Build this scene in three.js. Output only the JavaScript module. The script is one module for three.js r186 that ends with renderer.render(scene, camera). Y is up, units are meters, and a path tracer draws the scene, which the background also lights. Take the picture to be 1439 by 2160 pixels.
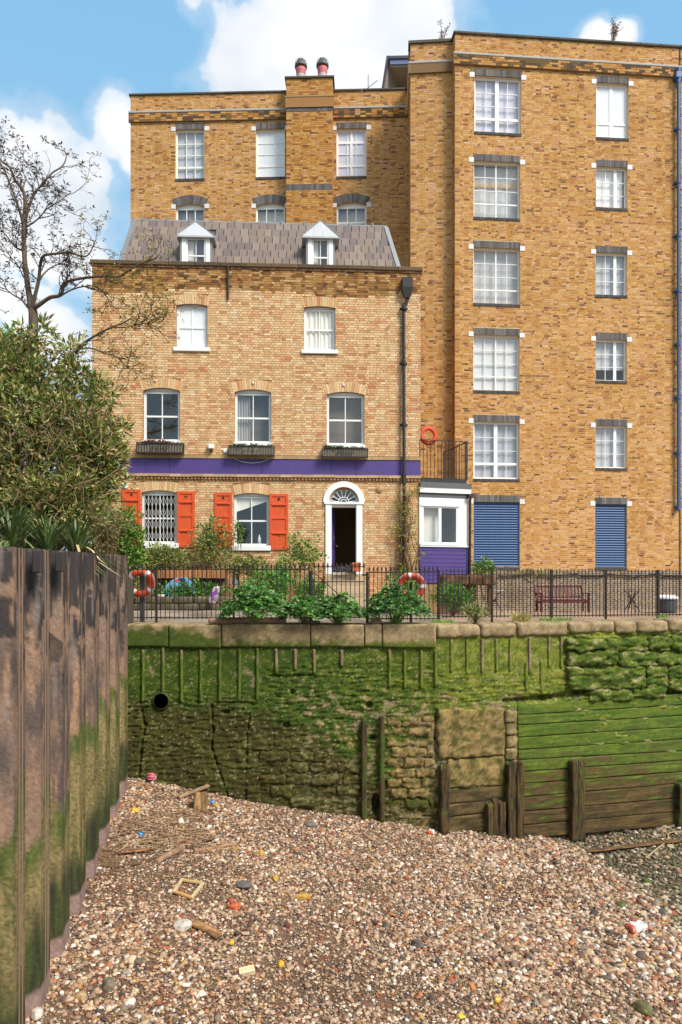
import * as THREE from 'three';
import { ImprovedNoise } from 'three/addons/math/ImprovedNoise.js';
import { mergeVertices, mergeGeometries } from 'three/addons/utils/BufferGeometryUtils.js';

// ---------------------------------------------------------------- camera, sky, sun, exposure
const F = 1500, CX = 719.5, CY = 1238, EYE = 0.82;          // focal length and principal point in picture units, eye height over the terrace
const scene = new THREE.Scene();
const camera = new THREE.PerspectiveCamera(2 * Math.atan(CY / F) * 180 / Math.PI, 1439 / (2 * CY), 0.1, 900);
camera.position.set(0, EYE, 0);
camera.lookAt(0, EYE, -10);
camera.setViewOffset(1439, 2 * CY, 0, 0, 1439, 2160);       // rising-front lens: verticals stay vertical
const renderer = new THREE.WebGLRenderer({ antialias: true });
renderer.toneMapping = THREE.LinearToneMapping;
renderer.toneMappingExposure = 1.75;
renderer.shadowMap.enabled = true;
const SUN = new THREE.Vector3(0.50, 0.74, 0.48).normalize();
const sun = new THREE.DirectionalLight(new THREE.Color(1, 0.95, 0.87), 3.1);
sun.position.copy(SUN).multiplyScalar(60).add(new THREE.Vector3(0, 4, -18));
sun.target.position.set(0, 4, -18);
sun.castShadow = true; sun.shadow.radius = 42; sun.shadow.mapSize.set(2048, 2048);
Object.assign(sun.shadow.camera, { left: -30, right: 30, top: 30, bottom: -30, near: 1, far: 140 });
scene.add(sun, sun.target);

// ---------------------------------------------------------------- numbers
const NZ = new ImprovedNoise();
const noise = (x, y, z = 0) => NZ.noise(x + 31.7, y + 17.3, z + 5.1);
function fbm(x, y, z = 0, oct = 4) { let s = 0, a = 0.5, f = 1; for (let i = 0; i < oct; i++) { s += a * noise(x * f, y * f, z * f + i * 7.7); a *= 0.5; f *= 2.03; } return s; }
function rng(seed) { let a = seed >>> 0; return () => { a = (a + 0x6D2B79F5) >>> 0; let t = a; t = Math.imul(t ^ (t >>> 15), t | 1); t ^= t + Math.imul(t ^ (t >>> 7), t | 61); return ((t ^ (t >>> 14)) >>> 0) / 4294967296; }; }
const hash = (x, y, z = 0) => { const t = Math.sin(x * 127.1 + y * 311.7 + z * 74.7) * 43758.5453; return t - Math.floor(t); };
const clamp = (x, a = 0, b = 1) => Math.min(b, Math.max(a, x));
const sstep = (a, b, x) => { const t = clamp((x - a) / (b - a)); return t * t * (3 - 2 * t); };
const lerp = (a, b, t) => a + (b - a) * t;
const mixc = (a, b, t) => [lerp(a[0], b[0], t), lerp(a[1], b[1], t), lerp(a[2], b[2], t)];
const s2l = (c) => (c <= 0.04045 ? c / 12.92 : Math.pow((c + 0.055) / 1.055, 2.4));
const C = (r, g, b, k = 0.78) => [s2l(r / 255) * k, s2l(g / 255) * k, s2l(b / 255) * k];   // a picture tone as a linear base colour
const V = (x, y, z) => new THREE.Vector3(x, y, z);
const at = (px, py, D) => V((px - CX) / F * D, EYE + (CY - py) / F * D, -D);               // the point at depth D behind a picture position
const interp = (list, x) => { if (x <= list[0][0]) return list[0][1]; for (let i = 1; i < list.length; i++) if (x <= list[i][0]) { const [a, b] = list[i - 1], [c, d] = list[i]; return b + (d - b) * (x - a) / (c - a); } return list[list.length - 1][1]; };

// ---------------------------------------------------------------- the sky: blue air and white cumulus
{
  const W = 4096, H = 2048, data = new Float32Array(W * H * 4), ex = 1 / 1.75;
  const spots = [[650, 60, 6.5], [780, 30, 6], [570, 110, 4.2], [490, 160, 2.6], [840, 60, 4], [700, 140, 4.5], [610, 10, 4.2], [110, 420, 4.6], [165, 390, 2.8], [50, 400, 3.2], [190, 560, 2.4], [50, 500, 3.6], [120, 520, 3.2],
    [258, 270, 2.2], [50, 650, 2.8], [110, 700, 2.4], [150, 760, 2.2], [1265, 82, 1.5], [1310, 66, 1.0], [300, 320, 2.0], [20, 760, 2.6]]
    .map(([x, y, r]) => ({ d: V((x - CX) / F, (CY - y) / F, -1).normalize(), r: r * Math.PI / 180 }));
  for (let j = 0; j < H; j++) {
    const lat = ((j + 0.5) / H - 0.5) * Math.PI, y = Math.sin(lat), cl = Math.cos(lat);
    for (let i = 0; i < W; i++) {
      const o = (j * W + i) * 4; data[o + 3] = 1;
      if (y < -0.02) { data[o] = 0.30 * ex; data[o + 1] = 0.29 * ex; data[o + 2] = 0.27 * ex; continue; }
      const lon = ((i + 0.5) / W - 0.5) * 2 * Math.PI, x = cl * Math.cos(lon), z = cl * Math.sin(lon);
      const k = sstep(0, 0.75, y);
      const r = lerp(0.50, 0.235, k), g = lerp(0.75, 0.53, k), b = lerp(0.93, 0.84, k);
      const n1 = fbm(x * 5, y * 6.5, z * 5, 3), n2 = fbm(x * 17 + 3, y * 19, z * 17, z < -0.28 ? 5 : 3);
      const inView = z < -0.28;
      let field = -1;
      if (inView) for (const s of spots) { const dd = x * s.d.x + y * s.d.y + z * s.d.z; if (dd > 0.9) { const q = 1 - Math.acos(Math.min(1, dd)) / s.r; if (q > field) field = q; } }
      const gen = (n1 * 2.0 + 0.04) * (1 - 0.4 * k);
      const wv = sstep(-0.3, -0.58, z);
      const f = lerp(gen, Math.max(field * 1.1, -0.7), wv) + n1 * 0.45 * wv + n2 * 1.0;
      let a = 0.75 * sstep(0.0, 0.24, f) + 0.25 * sstep(0.15, 0.55, f); a = Math.max(a, 0.25 * sstep(-0.35, 0.1, f));
      const under = clamp(0.5 + 1.6 * fbm(x * 9 + 9, y * 13, z * 9, 3));
      const cr = lerp(0.80, 1.12, under), cg = lerp(0.86, 1.12, under), cb = lerp(0.93, 1.13, under);
      data[o] = lerp(r, cr, a) * ex; data[o + 1] = lerp(g, cg, a) * ex; data[o + 2] = lerp(b, cb, a) * ex;
    }
  }
  const t = new THREE.DataTexture(data, W, H, THREE.RGBAFormat, THREE.FloatType);
  t.mapping = THREE.EquirectangularReflectionMapping; t.magFilter = t.minFilter = THREE.LinearFilter; t.needsUpdate = true;
  scene.background = t; scene.environment = t;
}

// ---------------------------------------------------------------- textures of grain
function dataTex(n, fn, srgb = false) {
  const d = new Uint8Array(n * n * 4);
  for (let j = 0; j < n; j++) for (let i = 0; i < n; i++) { const c = fn(i / n, j / n, i, j), o = (j * n + i) * 4; d[o] = c[0] * 255; d[o + 1] = c[1] * 255; d[o + 2] = c[2] * 255; d[o + 3] = 255; }
  const t = new THREE.DataTexture(d, n, n); t.wrapS = t.wrapT = THREE.RepeatWrapping; t.magFilter = THREE.LinearFilter; t.minFilter = THREE.LinearMipmapLinearFilter; t.generateMipmaps = true;
  if (srgb) t.colorSpace = THREE.SRGBColorSpace; t.needsUpdate = true; return t;
}
const per = (u, v, f, s = 0) => { // noise that repeats after one turn
  const a = u * 6.28318, b = v * 6.28318, R = f / 6.28318; return NZ.noise(Math.cos(a) * R + 40 + s, Math.sin(a) * R + 40 + Math.cos(b) * R, Math.sin(b) * R + 40); };
const R0 = rng(11);
const grainBump = dataTex(512, (u, v) => { const g = clamp(0.5 + 0.35 * per(u, v, 24) + 0.3 * per(u, v, 70, 9) + 0.25 * (R0() - 0.5)); return [g, g, g]; });
const grainTone = dataTex(512, (u, v) => { const g = clamp(0.86 + 0.16 * per(u, v, 14, 3) + 0.16 * per(u, v, 52, 5) + 0.2 * (R0() - 0.5)); return [g, g, g]; });
const woodTone = dataTex(512, (u, v) => { const g = clamp(0.84 + 0.3 * per(u, v * 0.999, 40, 2) * 0.6 + 0.35 * NZ.noise(u * 60, Math.sin(v * 6.283) * 1.5 + 8, 3.3) * 0.6 + 0.1 * (R0() - 0.5)); return [g, g, g]; });
const wornTone = dataTex(512, (u, v) => { const w = per(u, v, 9, 4) + 0.6 * per(u, v, 30, 6), g = clamp(0.9 + 0.10 * w + 0.07 * per(u, v * 0.2, 60, 8) + 0.06 * (R0() - 0.5) - (w > 0.62 ? 0.12 : 0)); return [g, g, g]; });
const rep = (t, s, r = s) => { const c = t.clone(); c.repeat.set(s, r); c.needsUpdate = true; return c; };

// ---------------------------------------------------------------- materials
const std = (o) => new THREE.MeshStandardMaterial({ roughness: 0.85, ...o });
const lin = (c) => new THREE.Color().setRGB(c[0], c[1], c[2]);
const tone1 = rep(grainTone, 1.4), bump1 = rep(grainBump, 2.2);
const vmat = std({ vertexColors: true, roughness: 0.92, map: tone1, bumpMap: bump1, bumpScale: 0.004 });       // masonry with a colour per piece
const vplain = std({ vertexColors: true, roughness: 0.8 });
const paint = (c, rough = 0.55) => std({ color: lin(c), roughness: rough, map: rep(wornTone, 0.45), bumpMap: rep(grainBump, 3), bumpScale: 0.0012 });
const whitePaint = std({ color: lin([0.80, 0.79, 0.76]), roughness: 0.5, bumpMap: rep(grainBump, 3), bumpScale: 0.001 });
const dirtyWhite = paint([0.74, 0.73, 0.70]);
const leadMat = paint(C(150, 150, 152), 0.6);
const blackIron = std({ color: lin([0.018, 0.014, 0.012]), roughness: 0.6, bumpMap: bump1, bumpScale: 0.002 });
const rustIron = paint(C(54, 38, 30, 0.7), 0.8);
const purple = paint(C(92, 70, 146, 0.75), 0.5);
const orangePaint = paint(C(244, 96, 38, 0.75), 0.55);
const bluePaint = paint(C(66, 106, 158, 0.72), 0.5);
const darkGrey = paint(C(105, 105, 106, 0.8), 0.7);
const glass = new THREE.MeshPhysicalMaterial({ color: 0xffffff, transmission: 1, thickness: 0, roughness: 0.015, ior: 1.95, side: THREE.DoubleSide });
const blindMat = std({ color: lin([0.50, 0.50, 0.50]), roughness: 0.95, side: THREE.DoubleSide });
const blindWhite = std({ color: lin([0.80, 0.80, 0.80]), roughness: 0.95, side: THREE.DoubleSide });
const blindLilac = std({ color: lin([0.66, 0.63, 0.70]), roughness: 0.95, side: THREE.DoubleSide });
const curtainMat = std({ color: lin([0.78, 0.75, 0.66]), roughness: 0.95, side: THREE.DoubleSide });
const roomMat = std({ color: lin([0.52, 0.46, 0.34]), roughness: 1, side: THREE.DoubleSide });

// ---------------------------------------------------------------- geometry collector
class GB {
  constructor() { this.p = []; this.n = []; this.c = []; this.t = []; this.i = []; }
  vert(x, y, z, nx, ny, nz, c, u, v) { this.p.push(x, y, z); this.n.push(nx, ny, nz); this.c.push(c[0], c[1], c[2]); this.t.push(u, v); return this.p.length / 3 - 1; }
  quad(a, b, c, d, col) { // counter-clockwise, flat
    const ux = b[0] - a[0], uy = b[1] - a[1], uz = b[2] - a[2], wx = d[0] - a[0], wy = d[1] - a[1], wz = d[2] - a[2];
    let nx = uy * wz - uz * wy, ny = uz * wx - ux * wz, nz = ux * wy - uy * wx; const l = Math.hypot(nx, ny, nz) || 1; nx /= l; ny /= l; nz /= l;
    const ax = Math.abs(nx), ay = Math.abs(ny), az = Math.abs(nz);
    const uv = (q) => (az >= ax && az >= ay ? [q[0], q[1]] : ax >= ay ? [q[2], q[1]] : [q[0], q[2]]);
    const k = [a, b, c, d].map((q) => { const t = uv(q); return this.vert(q[0], q[1], q[2], nx, ny, nz, col, t[0], t[1]); });
    this.i.push(k[0], k[1], k[2], k[0], k[2], k[3]);
  }
  tri(a, b, c, col) {
    const ux = b[0] - a[0], uy = b[1] - a[1], uz = b[2] - a[2], wx = c[0] - a[0], wy = c[1] - a[1], wz = c[2] - a[2];
    let nx = uy * wz - uz * wy, ny = uz * wx - ux * wz, nz = ux * wy - uy * wx; const l = Math.hypot(nx, ny, nz) || 1; nx /= l; ny /= l; nz /= l;
    const k = [a, b, c].map((q) => this.vert(q[0], q[1], q[2], nx, ny, nz, col, q[0], q[1] + q[2])); this.i.push(...k);
  }
  box(x0, x1, y0, y1, z0, z1, col = [1, 1, 1], back = true, ch = 0) {
    if (ch > 0) { // chamfered front edges
      const c = ch;
      this.quad([x0 + c, y0 + c, z1], [x1 - c, y0 + c, z1], [x1 - c, y1 - c, z1], [x0 + c, y1 - c, z1], col);
      this.quad([x0, y0, z1 - c], [x1, y0, z1 - c], [x1 - c, y0 + c, z1], [x0 + c, y0 + c, z1], col);
      this.quad([x0 + c, y1 - c, z1], [x1 - c, y1 - c, z1], [x1, y1, z1 - c], [x0, y1, z1 - c], col);
      this.quad([x0, y0, z1 - c], [x0 + c, y0 + c, z1], [x0 + c, y1 - c, z1], [x0, y1, z1 - c], col);
      this.quad([x1 - c, y0 + c, z1], [x1, y0, z1 - c], [x1, y1, z1 - c], [x1 - c, y1 - c, z1], col);
      z1 -= c;
    } else this.quad([x0, y0, z1], [x1, y0, z1], [x1, y1, z1], [x0, y1, z1], col);
    this.quad([x1, y0, z1], [x1, y0, z0], [x1, y1, z0], [x1, y1, z1], col);
    this.quad([x0, y0, z0], [x0, y0, z1], [x0, y1, z1], [x0, y1, z0], col);
    this.quad([x0, y1, z1], [x1, y1, z1], [x1, y1, z0], [x0, y1, z0], col);
    this.quad([x0, y0, z0], [x1, y0, z0], [x1, y0, z1], [x0, y0, z1], col);
    if (back) this.quad([x1, y0, z0], [x0, y0, z0], [x0, y1, z0], [x1, y1, z0], col);
    return this;
  }
  bar(a, b, w, h, col = [1, 1, 1]) { // a straight bar of section w x h between two points
    const d = b.clone().sub(a), L = d.length(); d.normalize();
    const up = Math.abs(d.y) > 0.95 ? V(0, 0, 1) : V(0, 1, 0), s = d.clone().cross(up).normalize(), u = s.clone().cross(d);
    const P = (t, i, j) => { const q = a.clone().addScaledVector(d, t * L).addScaledVector(s, i * w / 2).addScaledVector(u, j * h / 2); return [q.x, q.y, q.z]; };
    this.quad(P(0, 1, -1), P(1, 1, -1), P(1, 1, 1), P(0, 1, 1), col); this.quad(P(1, -1, -1), P(0, -1, -1), P(0, -1, 1), P(1, -1, 1), col);
    this.quad(P(0, 1, 1), P(1, 1, 1), P(1, -1, 1), P(0, -1, 1), col); this.quad(P(0, -1, -1), P(1, -1, -1), P(1, 1, -1), P(0, 1, -1), col);
    this.quad(P(0, -1, -1), P(0, 1, -1), P(0, 1, 1), P(0, -1, 1), col); this.quad(P(1, 1, -1), P(1, -1, -1), P(1, -1, 1), P(1, 1, 1), col);
    return this;
  }
  tube(pts, rad, seg = 8, col = [1, 1, 1], cap = true) { // a tapered tube through points
    const n = pts.length, start = this.p.length / 3; let prev = null, len = 0;
    for (let k = 0; k < n; k++) {
      const d = pts[Math.min(n - 1, k + 1)].clone().sub(pts[Math.max(0, k - 1)]).normalize();
      let s = prev ? prev.clone().addScaledVector(d, -prev.dot(d)) : (Math.abs(d.y) > 0.9 ? V(1, 0, 0) : V(0, 1, 0)).cross(d); s.normalize(); prev = s;
      const u = d.clone().cross(s), r = typeof rad === 'function' ? rad(k / (n - 1)) : Array.isArray(rad) ? rad[k] : rad; if (k) len += pts[k].distanceTo(pts[k - 1]);
      for (let q = 0; q <= seg; q++) { const an = q / seg * 6.28318, x = Math.cos(an), y = Math.sin(an), N = s.clone().multiplyScalar(x).addScaledVector(u, y), c = typeof col === 'function' ? col(k / (n - 1), q) : col;
        this.vert(pts[k].x + N.x * r, pts[k].y + N.y * r, pts[k].z + N.z * r, N.x, N.y, N.z, c, q / seg * 0.3, len); }
    }
    for (let k = 0; k < n - 1; k++) for (let q = 0; q < seg; q++) { const a = start + k * (seg + 1) + q, b = a + 1, c = a + seg + 1, d = c + 1; this.i.push(a, b, c, b, d, c); }
    if (cap) for (const e of [0, n - 1]) { const d = (e ? pts[n - 1].clone().sub(pts[n - 2]) : pts[0].clone().sub(pts[1])).normalize(), c0 = typeof col === 'function' ? col(e ? 1 : 0, 0) : col, m = this.vert(pts[e].x, pts[e].y, pts[e].z, d.x, d.y, d.z, c0, 0, 0), ring = [];
      for (let q = 0; q <= seg; q++) { const o = (start + e * (seg + 1) + q) * 3; ring.push(this.vert(this.p[o], this.p[o + 1], this.p[o + 2], d.x, d.y, d.z, c0, 0.1, 0.1)); }
      for (let q = 0; q < seg; q++) e ? this.i.push(m, ring[q], ring[q + 1]) : this.i.push(m, ring[q + 1], ring[q]); }
    return this;
  }
  geo() {
    const g = new THREE.BufferGeometry();
    g.setAttribute('position', new THREE.Float32BufferAttribute(this.p, 3)); g.setAttribute('normal', new THREE.Float32BufferAttribute(this.n, 3));
    g.setAttribute('color', new THREE.Float32BufferAttribute(this.c, 3)); g.setAttribute('uv', new THREE.Float32BufferAttribute(this.t, 2)); g.setIndex(this.i);
    return g;
  }
}

// ---------------------------------------------------------------- naming things
const taken = new Map();
const numbered = (n) => { const k = taken.get(n) ?? 0; taken.set(n, k + 1); return k ? n + '_' + String(k).padStart(3, '0') : n; };
const shade = (o) => { o.castShadow = o.receiveShadow = true; return o; };
function tag(o, label, category, group) { o.userData.label = label; o.userData.category = category; if (group) o.userData.group = group; return o; }
function thing(name, label, category, pos = [0, 0, 0], turn = 0, group) {
  const o = new THREE.Group(); o.name = numbered(name); o.position.set(...pos); o.rotation.y = turn; scene.add(o); return tag(o, label, category, group); }
function part(parent, name, g, m) { const o = shade(new THREE.Mesh(g instanceof GB ? g.geo() : g, m)); o.name = name; parent.add(o); return o; }
function single(name, label, category, g, m, pos = [0, 0, 0], group) { const o = part(scene, numbered(name), g, m); o.position.set(...pos); return tag(o, label, category, group); }
function sub(parent, name) { const o = new THREE.Group(); o.name = name; parent.add(o); return o; }
function setting(name, g, m, kind = 'structure') { const o = part(scene, numbered(name), g, m); o.userData.kind = kind; return o; }

// ---------------------------------------------------------------- a facade: a vertical plane in plan, depth = D0 + m (X - X0)
function facade(D0, px0, m) {
  const X0 = (px0 - CX) / F * D0, a = Math.atan(m), ca = Math.cos(a), sa = Math.sin(a);
  const f = { D0, X0, m, a, pos: [X0, 0, -D0],
    uv(px, py, z = 0) { const rx = (px - CX) / F, dx = z * sa, dz = z * ca, x0 = X0 + dx, d0 = D0 - dz, t = (d0 - m * x0) / (1 - m * rx); return [(rx * t - x0) / ca, EYE + (CY - py) / F * t]; },
    rect(l, r, top, bot, z = 0) { const c = (l + r) / 2; return { u0: f.uv(l, 0, z)[0], u1: f.uv(r, 0, z)[0], v0: f.uv(c, bot, z)[1], v1: f.uv(c, top, z)[1], rise: 0 }; },
    world(u, v, z = 0) { return V(X0 + u * ca + z * sa, v, -D0 - u * sa + z * ca); } };
  return f;
}

// ---------------------------------------------------------------- brickwork
const holeSpan = (h, v) => { // the width of an opening at height v, arched tops included
  if (v < h.v0) return null; if (v <= h.v1) return [h.u0, h.u1]; if (!h.rise || v >= h.v1 + h.rise) return null;
  const w = (h.u1 - h.u0) / 2, c = (h.u0 + h.u1) / 2, R = (w * w + h.rise * h.rise) / (2 * h.rise), y = v - h.v1 + R - h.rise, k = Math.sqrt(Math.max(0, R * R - y * y)); return [c - k, c + k]; };
function holePath(h) {
  const p = new THREE.Path(); p.moveTo(h.u0, h.v0); p.lineTo(h.u1, h.v0); p.lineTo(h.u1, h.v1);
  if (h.rise) { const w = (h.u1 - h.u0) / 2, c = (h.u0 + h.u1) / 2, R = (w * w + h.rise * h.rise) / (2 * h.rise), a0 = Math.asin(w / R); for (let k = 1; k < 16; k++) { const a = a0 - 2 * a0 * k / 16; p.lineTo(c + Math.sin(a) * R, h.v1 + h.rise - R + Math.cos(a) * R); } }
  p.lineTo(h.u0, h.v1); p.closePath(); return p; }
function wallSlab(outline, holes, depth) {
  const s = new THREE.Shape(); outline.forEach(([u, v], i) => (i ? s.lineTo(u, v) : s.moveTo(u, v))); s.closePath(); holes.forEach((h) => s.holes.push(holePath(h)));
  const g = new THREE.ExtrudeGeometry(s, { depth, bevelEnabled: false }); g.translate(0, 0, -depth); return g; }
const pick = (pal, r) => { let s = 0; for (const p of pal) s += p[3] ?? 1; let t = r * s; for (const p of pal) { t -= p[3] ?? 1; if (t <= 0) return p; } return pal[pal.length - 1]; };
// lays bricks course by course over a region, leaving out openings; the largest whole bricks become single parts, the rest one mass of real bricks
function layBricks(parent, f, o) {
  const R = rng(o.seed), g = new GB(), course = o.course ?? 0.075, L = o.len ?? 0.225, j = o.joint ?? 0.009, whole = [], flem = o.bond !== 'stretcher';
  const z0 = o.z ?? 0; let row = 0;
  for (let v = o.v0; v < o.v1 - 0.02; v += course, row++) {
    const vt = Math.min(v + course, o.v1), vm = (v + vt) / 2; let u = o.u0 - (row % 2 ? (flem ? L * 0.75 : L * 0.5) : 0) - (flem ? 0 : (row % 3) * 0.011), k = row % 2; const wob = 0;
    const cuts = []; for (const h of o.holes) { const s = holeSpan(h, vm); if (s) cuts.push(s); }
    const lo = o.lo ? Math.max(o.u0, o.lo(vm)) : o.u0, hi = o.hi ? Math.min(o.u1, o.hi(vm)) : o.u1;
    while (u < o.u1) {
      const len = flem ? (k++ % 2 ? L / 2 : L) : L, a = Math.max(u, lo), b = Math.min(u + len, hi); u += len + (R() - 0.5) * 0.006;
      if (b - a < 0.025) continue;
      let pieces = [[a, b]]; for (const [c, d] of cuts) pieces = pieces.flatMap(([x, y]) => (d <= x || c >= y ? [[x, y]] : [[x, c], [d, y]].filter(([m, n]) => n - m > 0.02)));
      for (const [x, y] of pieces) {
        const base = pick(o.palette((x + y) / 2, vm), R()), t = 0.9 + 0.2 * R(), col = [base[0] * t, base[1] * t * (0.98 + 0.04 * R()), base[2] * t];
        const proud = (o.proud ?? 0.007) + R() * (o.uneven ?? 0.003), w = wob;
        const full = y - x > L * 0.93 && pieces.length === 1;
        if (full && o.single) whole.push([x, y, v, vt, proud, base, f.world((x + y) / 2, vm).distanceTo(camera.position)]);
        else g.box(x + j / 2, y - j / 2, v + j / 2 + w, vt - j / 2 + w, z0 - 0.004, z0 + proud, col, false);
        if (full && o.single) whole[whole.length - 1].push(col);
      }
    }
  }
  if (o.single) {
    whole.sort((p, q) => (o.seen ? (o.seen(q) - o.seen(p)) : 0) || p[6] - q[6]);
    const unit = new GB().box(-0.5, 0.5, -0.5, 0.5, 0, 1, [1, 1, 1], false).geo(), mats = new Map();
    whole.forEach((w, i) => {
      const [x, y, v, vt, proud, base, , col] = w;
      if (i >= o.single) { g.box(x + j / 2, y - j / 2, v + j / 2, vt - j / 2, z0 - 0.004, z0 + proud, col, false); return; }
      if (!mats.has(base)) mats.set(base, std({ color: lin(base), roughness: 0.92, map: tone1, bumpMap: bump1, bumpScale: 0.004 }));
      const b = part(parent, 'brick', unit, mats.get(base)); b.position.set((x + y) / 2, (v + vt) / 2, z0 - 0.004); b.scale.set(y - x - j, vt - v - j, proud + 0.004);
    });
  }
  const m = part(parent, o.name ?? 'brickwork', g, vmat); m.userData.kind = 'stuff'; return m;
}
// soldier bricks fanned over an opening
function voussoirs(g, h, height, n, pal, seed, z0 = 0, proud = 0.01, over = 0.0) {
  const R = rng(seed), w = (h.u1 - h.u0) / 2 + over, c = (h.u0 + h.u1) / 2, j = 0.008;
  for (let k = 0; k < n; k++) {
    const col0 = pick(pal, R()), t = 0.88 + 0.24 * R(), col = col0.slice(0, 3).map((q) => q * t), p = proud + R() * 0.004;
    if (!h.rise) { const a = c - w + 2 * w * k / n; g.box(a + j / 2, a + 2 * w / n - j / 2, h.v1, h.v1 + height, z0, z0 + p, col, false); continue; }
    const ww = (h.u1 - h.u0) / 2, Rr = (ww * ww + h.rise * h.rise) / (2 * h.rise), yc = h.v1 + h.rise - Rr, A = Math.asin(Math.min(1, ww / Rr)) * (1 + over), e = 0.004 / Rr;
    const a0 = -A + 2 * A * k / n + e, a1 = -A + 2 * A * (k + 1) / n - e, P = (a, r) => [c + Math.sin(a) * r, yc + Math.cos(a) * r];
    const [p0, p1, p2, p3] = [P(a0, Rr), P(a1, Rr), P(a1, Rr + height), P(a0, Rr + height)];
    const q = (A_, z) => [A_[0], A_[1], z];
    g.quad(q(p0, z0 + p), q(p1, z0 + p), q(p2, z0 + p), q(p3, z0 + p), col); g.quad(q(p0, z0), q(p1, z0), q(p1, z0 + p), q(p0, z0 + p), col);
    g.quad(q(p1, z0), q(p2, z0), q(p2, z0 + p), q(p1, z0 + p), col); g.quad(q(p2, z0), q(p3, z0), q(p3, z0 + p), q(p2, z0 + p), col); g.quad(q(p3, z0), q(p0, z0), q(p0, z0 + p), q(p3, z0 + p), col);
  }
}

// ---------------------------------------------------------------- windows: frame, glazing bars, one pane per light, what hangs behind
const paneGeo = new THREE.PlaneGeometry(1, 1);
function addWindow(parent, h, o = {}) {
  const w = sub(parent, o.name ?? 'window'), z = o.z ?? -0.11, fr = o.frame ?? 0.055, bar = o.bar ?? 0.022, thick = o.thick ?? 0.06, dep = 0.06;
  const g = new GB(), gb = new GB(), W = h.u1 - h.u0, H = h.v1 - h.v0;
  g.box(h.u0, h.u1, h.v0, h.v0 + fr, z - dep, z); g.box(h.u0, h.u1, h.v1 - (o.head ?? fr), h.v1, z - dep, z);
  g.box(h.u0, h.u0 + fr, h.v0 + fr, h.v1 - (o.head ?? fr), z - dep, z); g.box(h.u1 - fr, h.u1, h.v0 + fr, h.v1 - (o.head ?? fr), z - dep, z);
  const iu0 = h.u0 + fr, iu1 = h.u1 - fr, iv0 = h.v0 + fr, iv1 = h.v1 - (o.head ?? fr);
  const cols = o.cols ?? [0.5], rows = o.rows ?? [0.5];      // entries: fraction, or [fraction, thickness, from row fraction]
  const cs = cols.map((c) => (Array.isArray(c) ? c : [c, bar])), rs = rows.map((r) => (Array.isArray(r) ? r : [r, bar]));
  for (const [c, t] of cs) { const x = lerp(iu0, iu1, c); (t > bar ? g : gb).box(x - t / 2, x + t / 2, iv0, iv1, z - dep * 0.8, z - (t > bar ? 0.006 : 0.012)); }
  for (const [r, t] of rs) { const y = lerp(iv0, iv1, r); (t > bar ? g : gb).box(iu0, iu1, y - t / 2, y + t / 2, z - dep * 0.8, z - (t > bar ? 0.004 : 0.010)); }
  part(w, 'frame', g, o.mat ?? whitePaint); if (gb.i.length) part(w, 'glazing_bar', gb, o.mat ?? whitePaint);
  const xs = [0, ...cs.map((c) => c[0]), 1], ys = [0, ...rs.map((r) => r[0]), 1];
  for (let a = 0; a < xs.length - 1; a++) for (let b = 0; b < ys.length - 1; b++) {
    const x0 = lerp(iu0, iu1, xs[a]), x1 = lerp(iu0, iu1, xs[a + 1]), y0 = lerp(iv0, iv1, ys[b]), y1 = lerp(iv0, iv1, ys[b + 1]);
    const p = part(w, 'pane', paneGeo, glass); p.position.set((x0 + x1) / 2, (y0 + y1) / 2, z - dep * 0.45); p.scale.set(x1 - x0, y1 - y0, 1); p.castShadow = false;
    const q = rng(Math.round((x0 + 40) * 977 + (y0 + 9) * 331)); p.rotation.set((q() - 0.5) * 0.004, (q() - 0.5) * 0.004, 0);
  }
  if (o.blind) { // a roller blind or a curtain hanging inside
    const z1 = z - (o.gap ?? 0.13), top = h.v1 - 0.01, bot = lerp(h.v0, h.v1, o.drop ?? 0), b = new GB(), n = o.folds ? 60 : 1;
    const zz = (t) => z1 - (o.folds ? (o.foldDepth ?? 0.05) * (1 + Math.sin(t * o.folds * 6.283 + 0.7 * Math.sin(t * 9))) * 0.5 : 0);
    for (let k = 0; k < n; k++) { const t0 = k / n, t1 = (k + 1) / n, a0 = lerp(h.u0 - 0.05, h.u1 + 0.05, t0 * (o.wide ?? 1)), a1 = lerp(h.u0 - 0.05, h.u1 + 0.05, t1 * (o.wide ?? 1));
      const skew = o.skew ?? 0; b.quad([a0, bot + skew * t0, zz(t0)], [a1, bot + skew * t1, zz(t1)], [a1, top, zz(t1)], [a0, top, zz(t0)], [1, 1, 1]); }
    part(w, o.folds ? 'curtain' : 'blind', b, o.blind);
  }
  return w;
}

// ================================================================ the old brick house
const H = facade(22.7, 540, 0.0525);
const stockCream = [[...C(242, 206, 156, 0.9), 7], [...C(238, 196, 144, 0.9), 8], [...C(232, 186, 134, 0.9), 7], [...C(232, 178, 126, 0.9), 4], [...C(226, 166, 116, 0.9), 2.4], [...C(214, 146, 102, 0.9), 0.8], [...C(206, 160, 110, 0.9), 1.1], [...C(246, 216, 172, 0.9), 2.5]];
const stockYellow = [[...C(196, 146, 78), 4], [...C(176, 124, 62), 4], [...C(206, 160, 96), 3], [...C(140, 96, 52), 3], [...C(190, 120, 66), 2], [...C(110, 78, 48), 1.5], [...C(222, 178, 118), 2]];
const stockRed = [[...C(226, 164, 116, 0.9), 4], [...C(232, 180, 130, 0.9), 6], [...C(214, 146, 104, 0.9), 1.6], [...C(238, 192, 142, 0.9), 5], [...C(196, 144, 102, 0.9), 1]];
const house = thing('brick_house', 'old three-storey brick house with slate mansard roof, orange shutters and purple band', 'house', H.pos, H.a);
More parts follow.
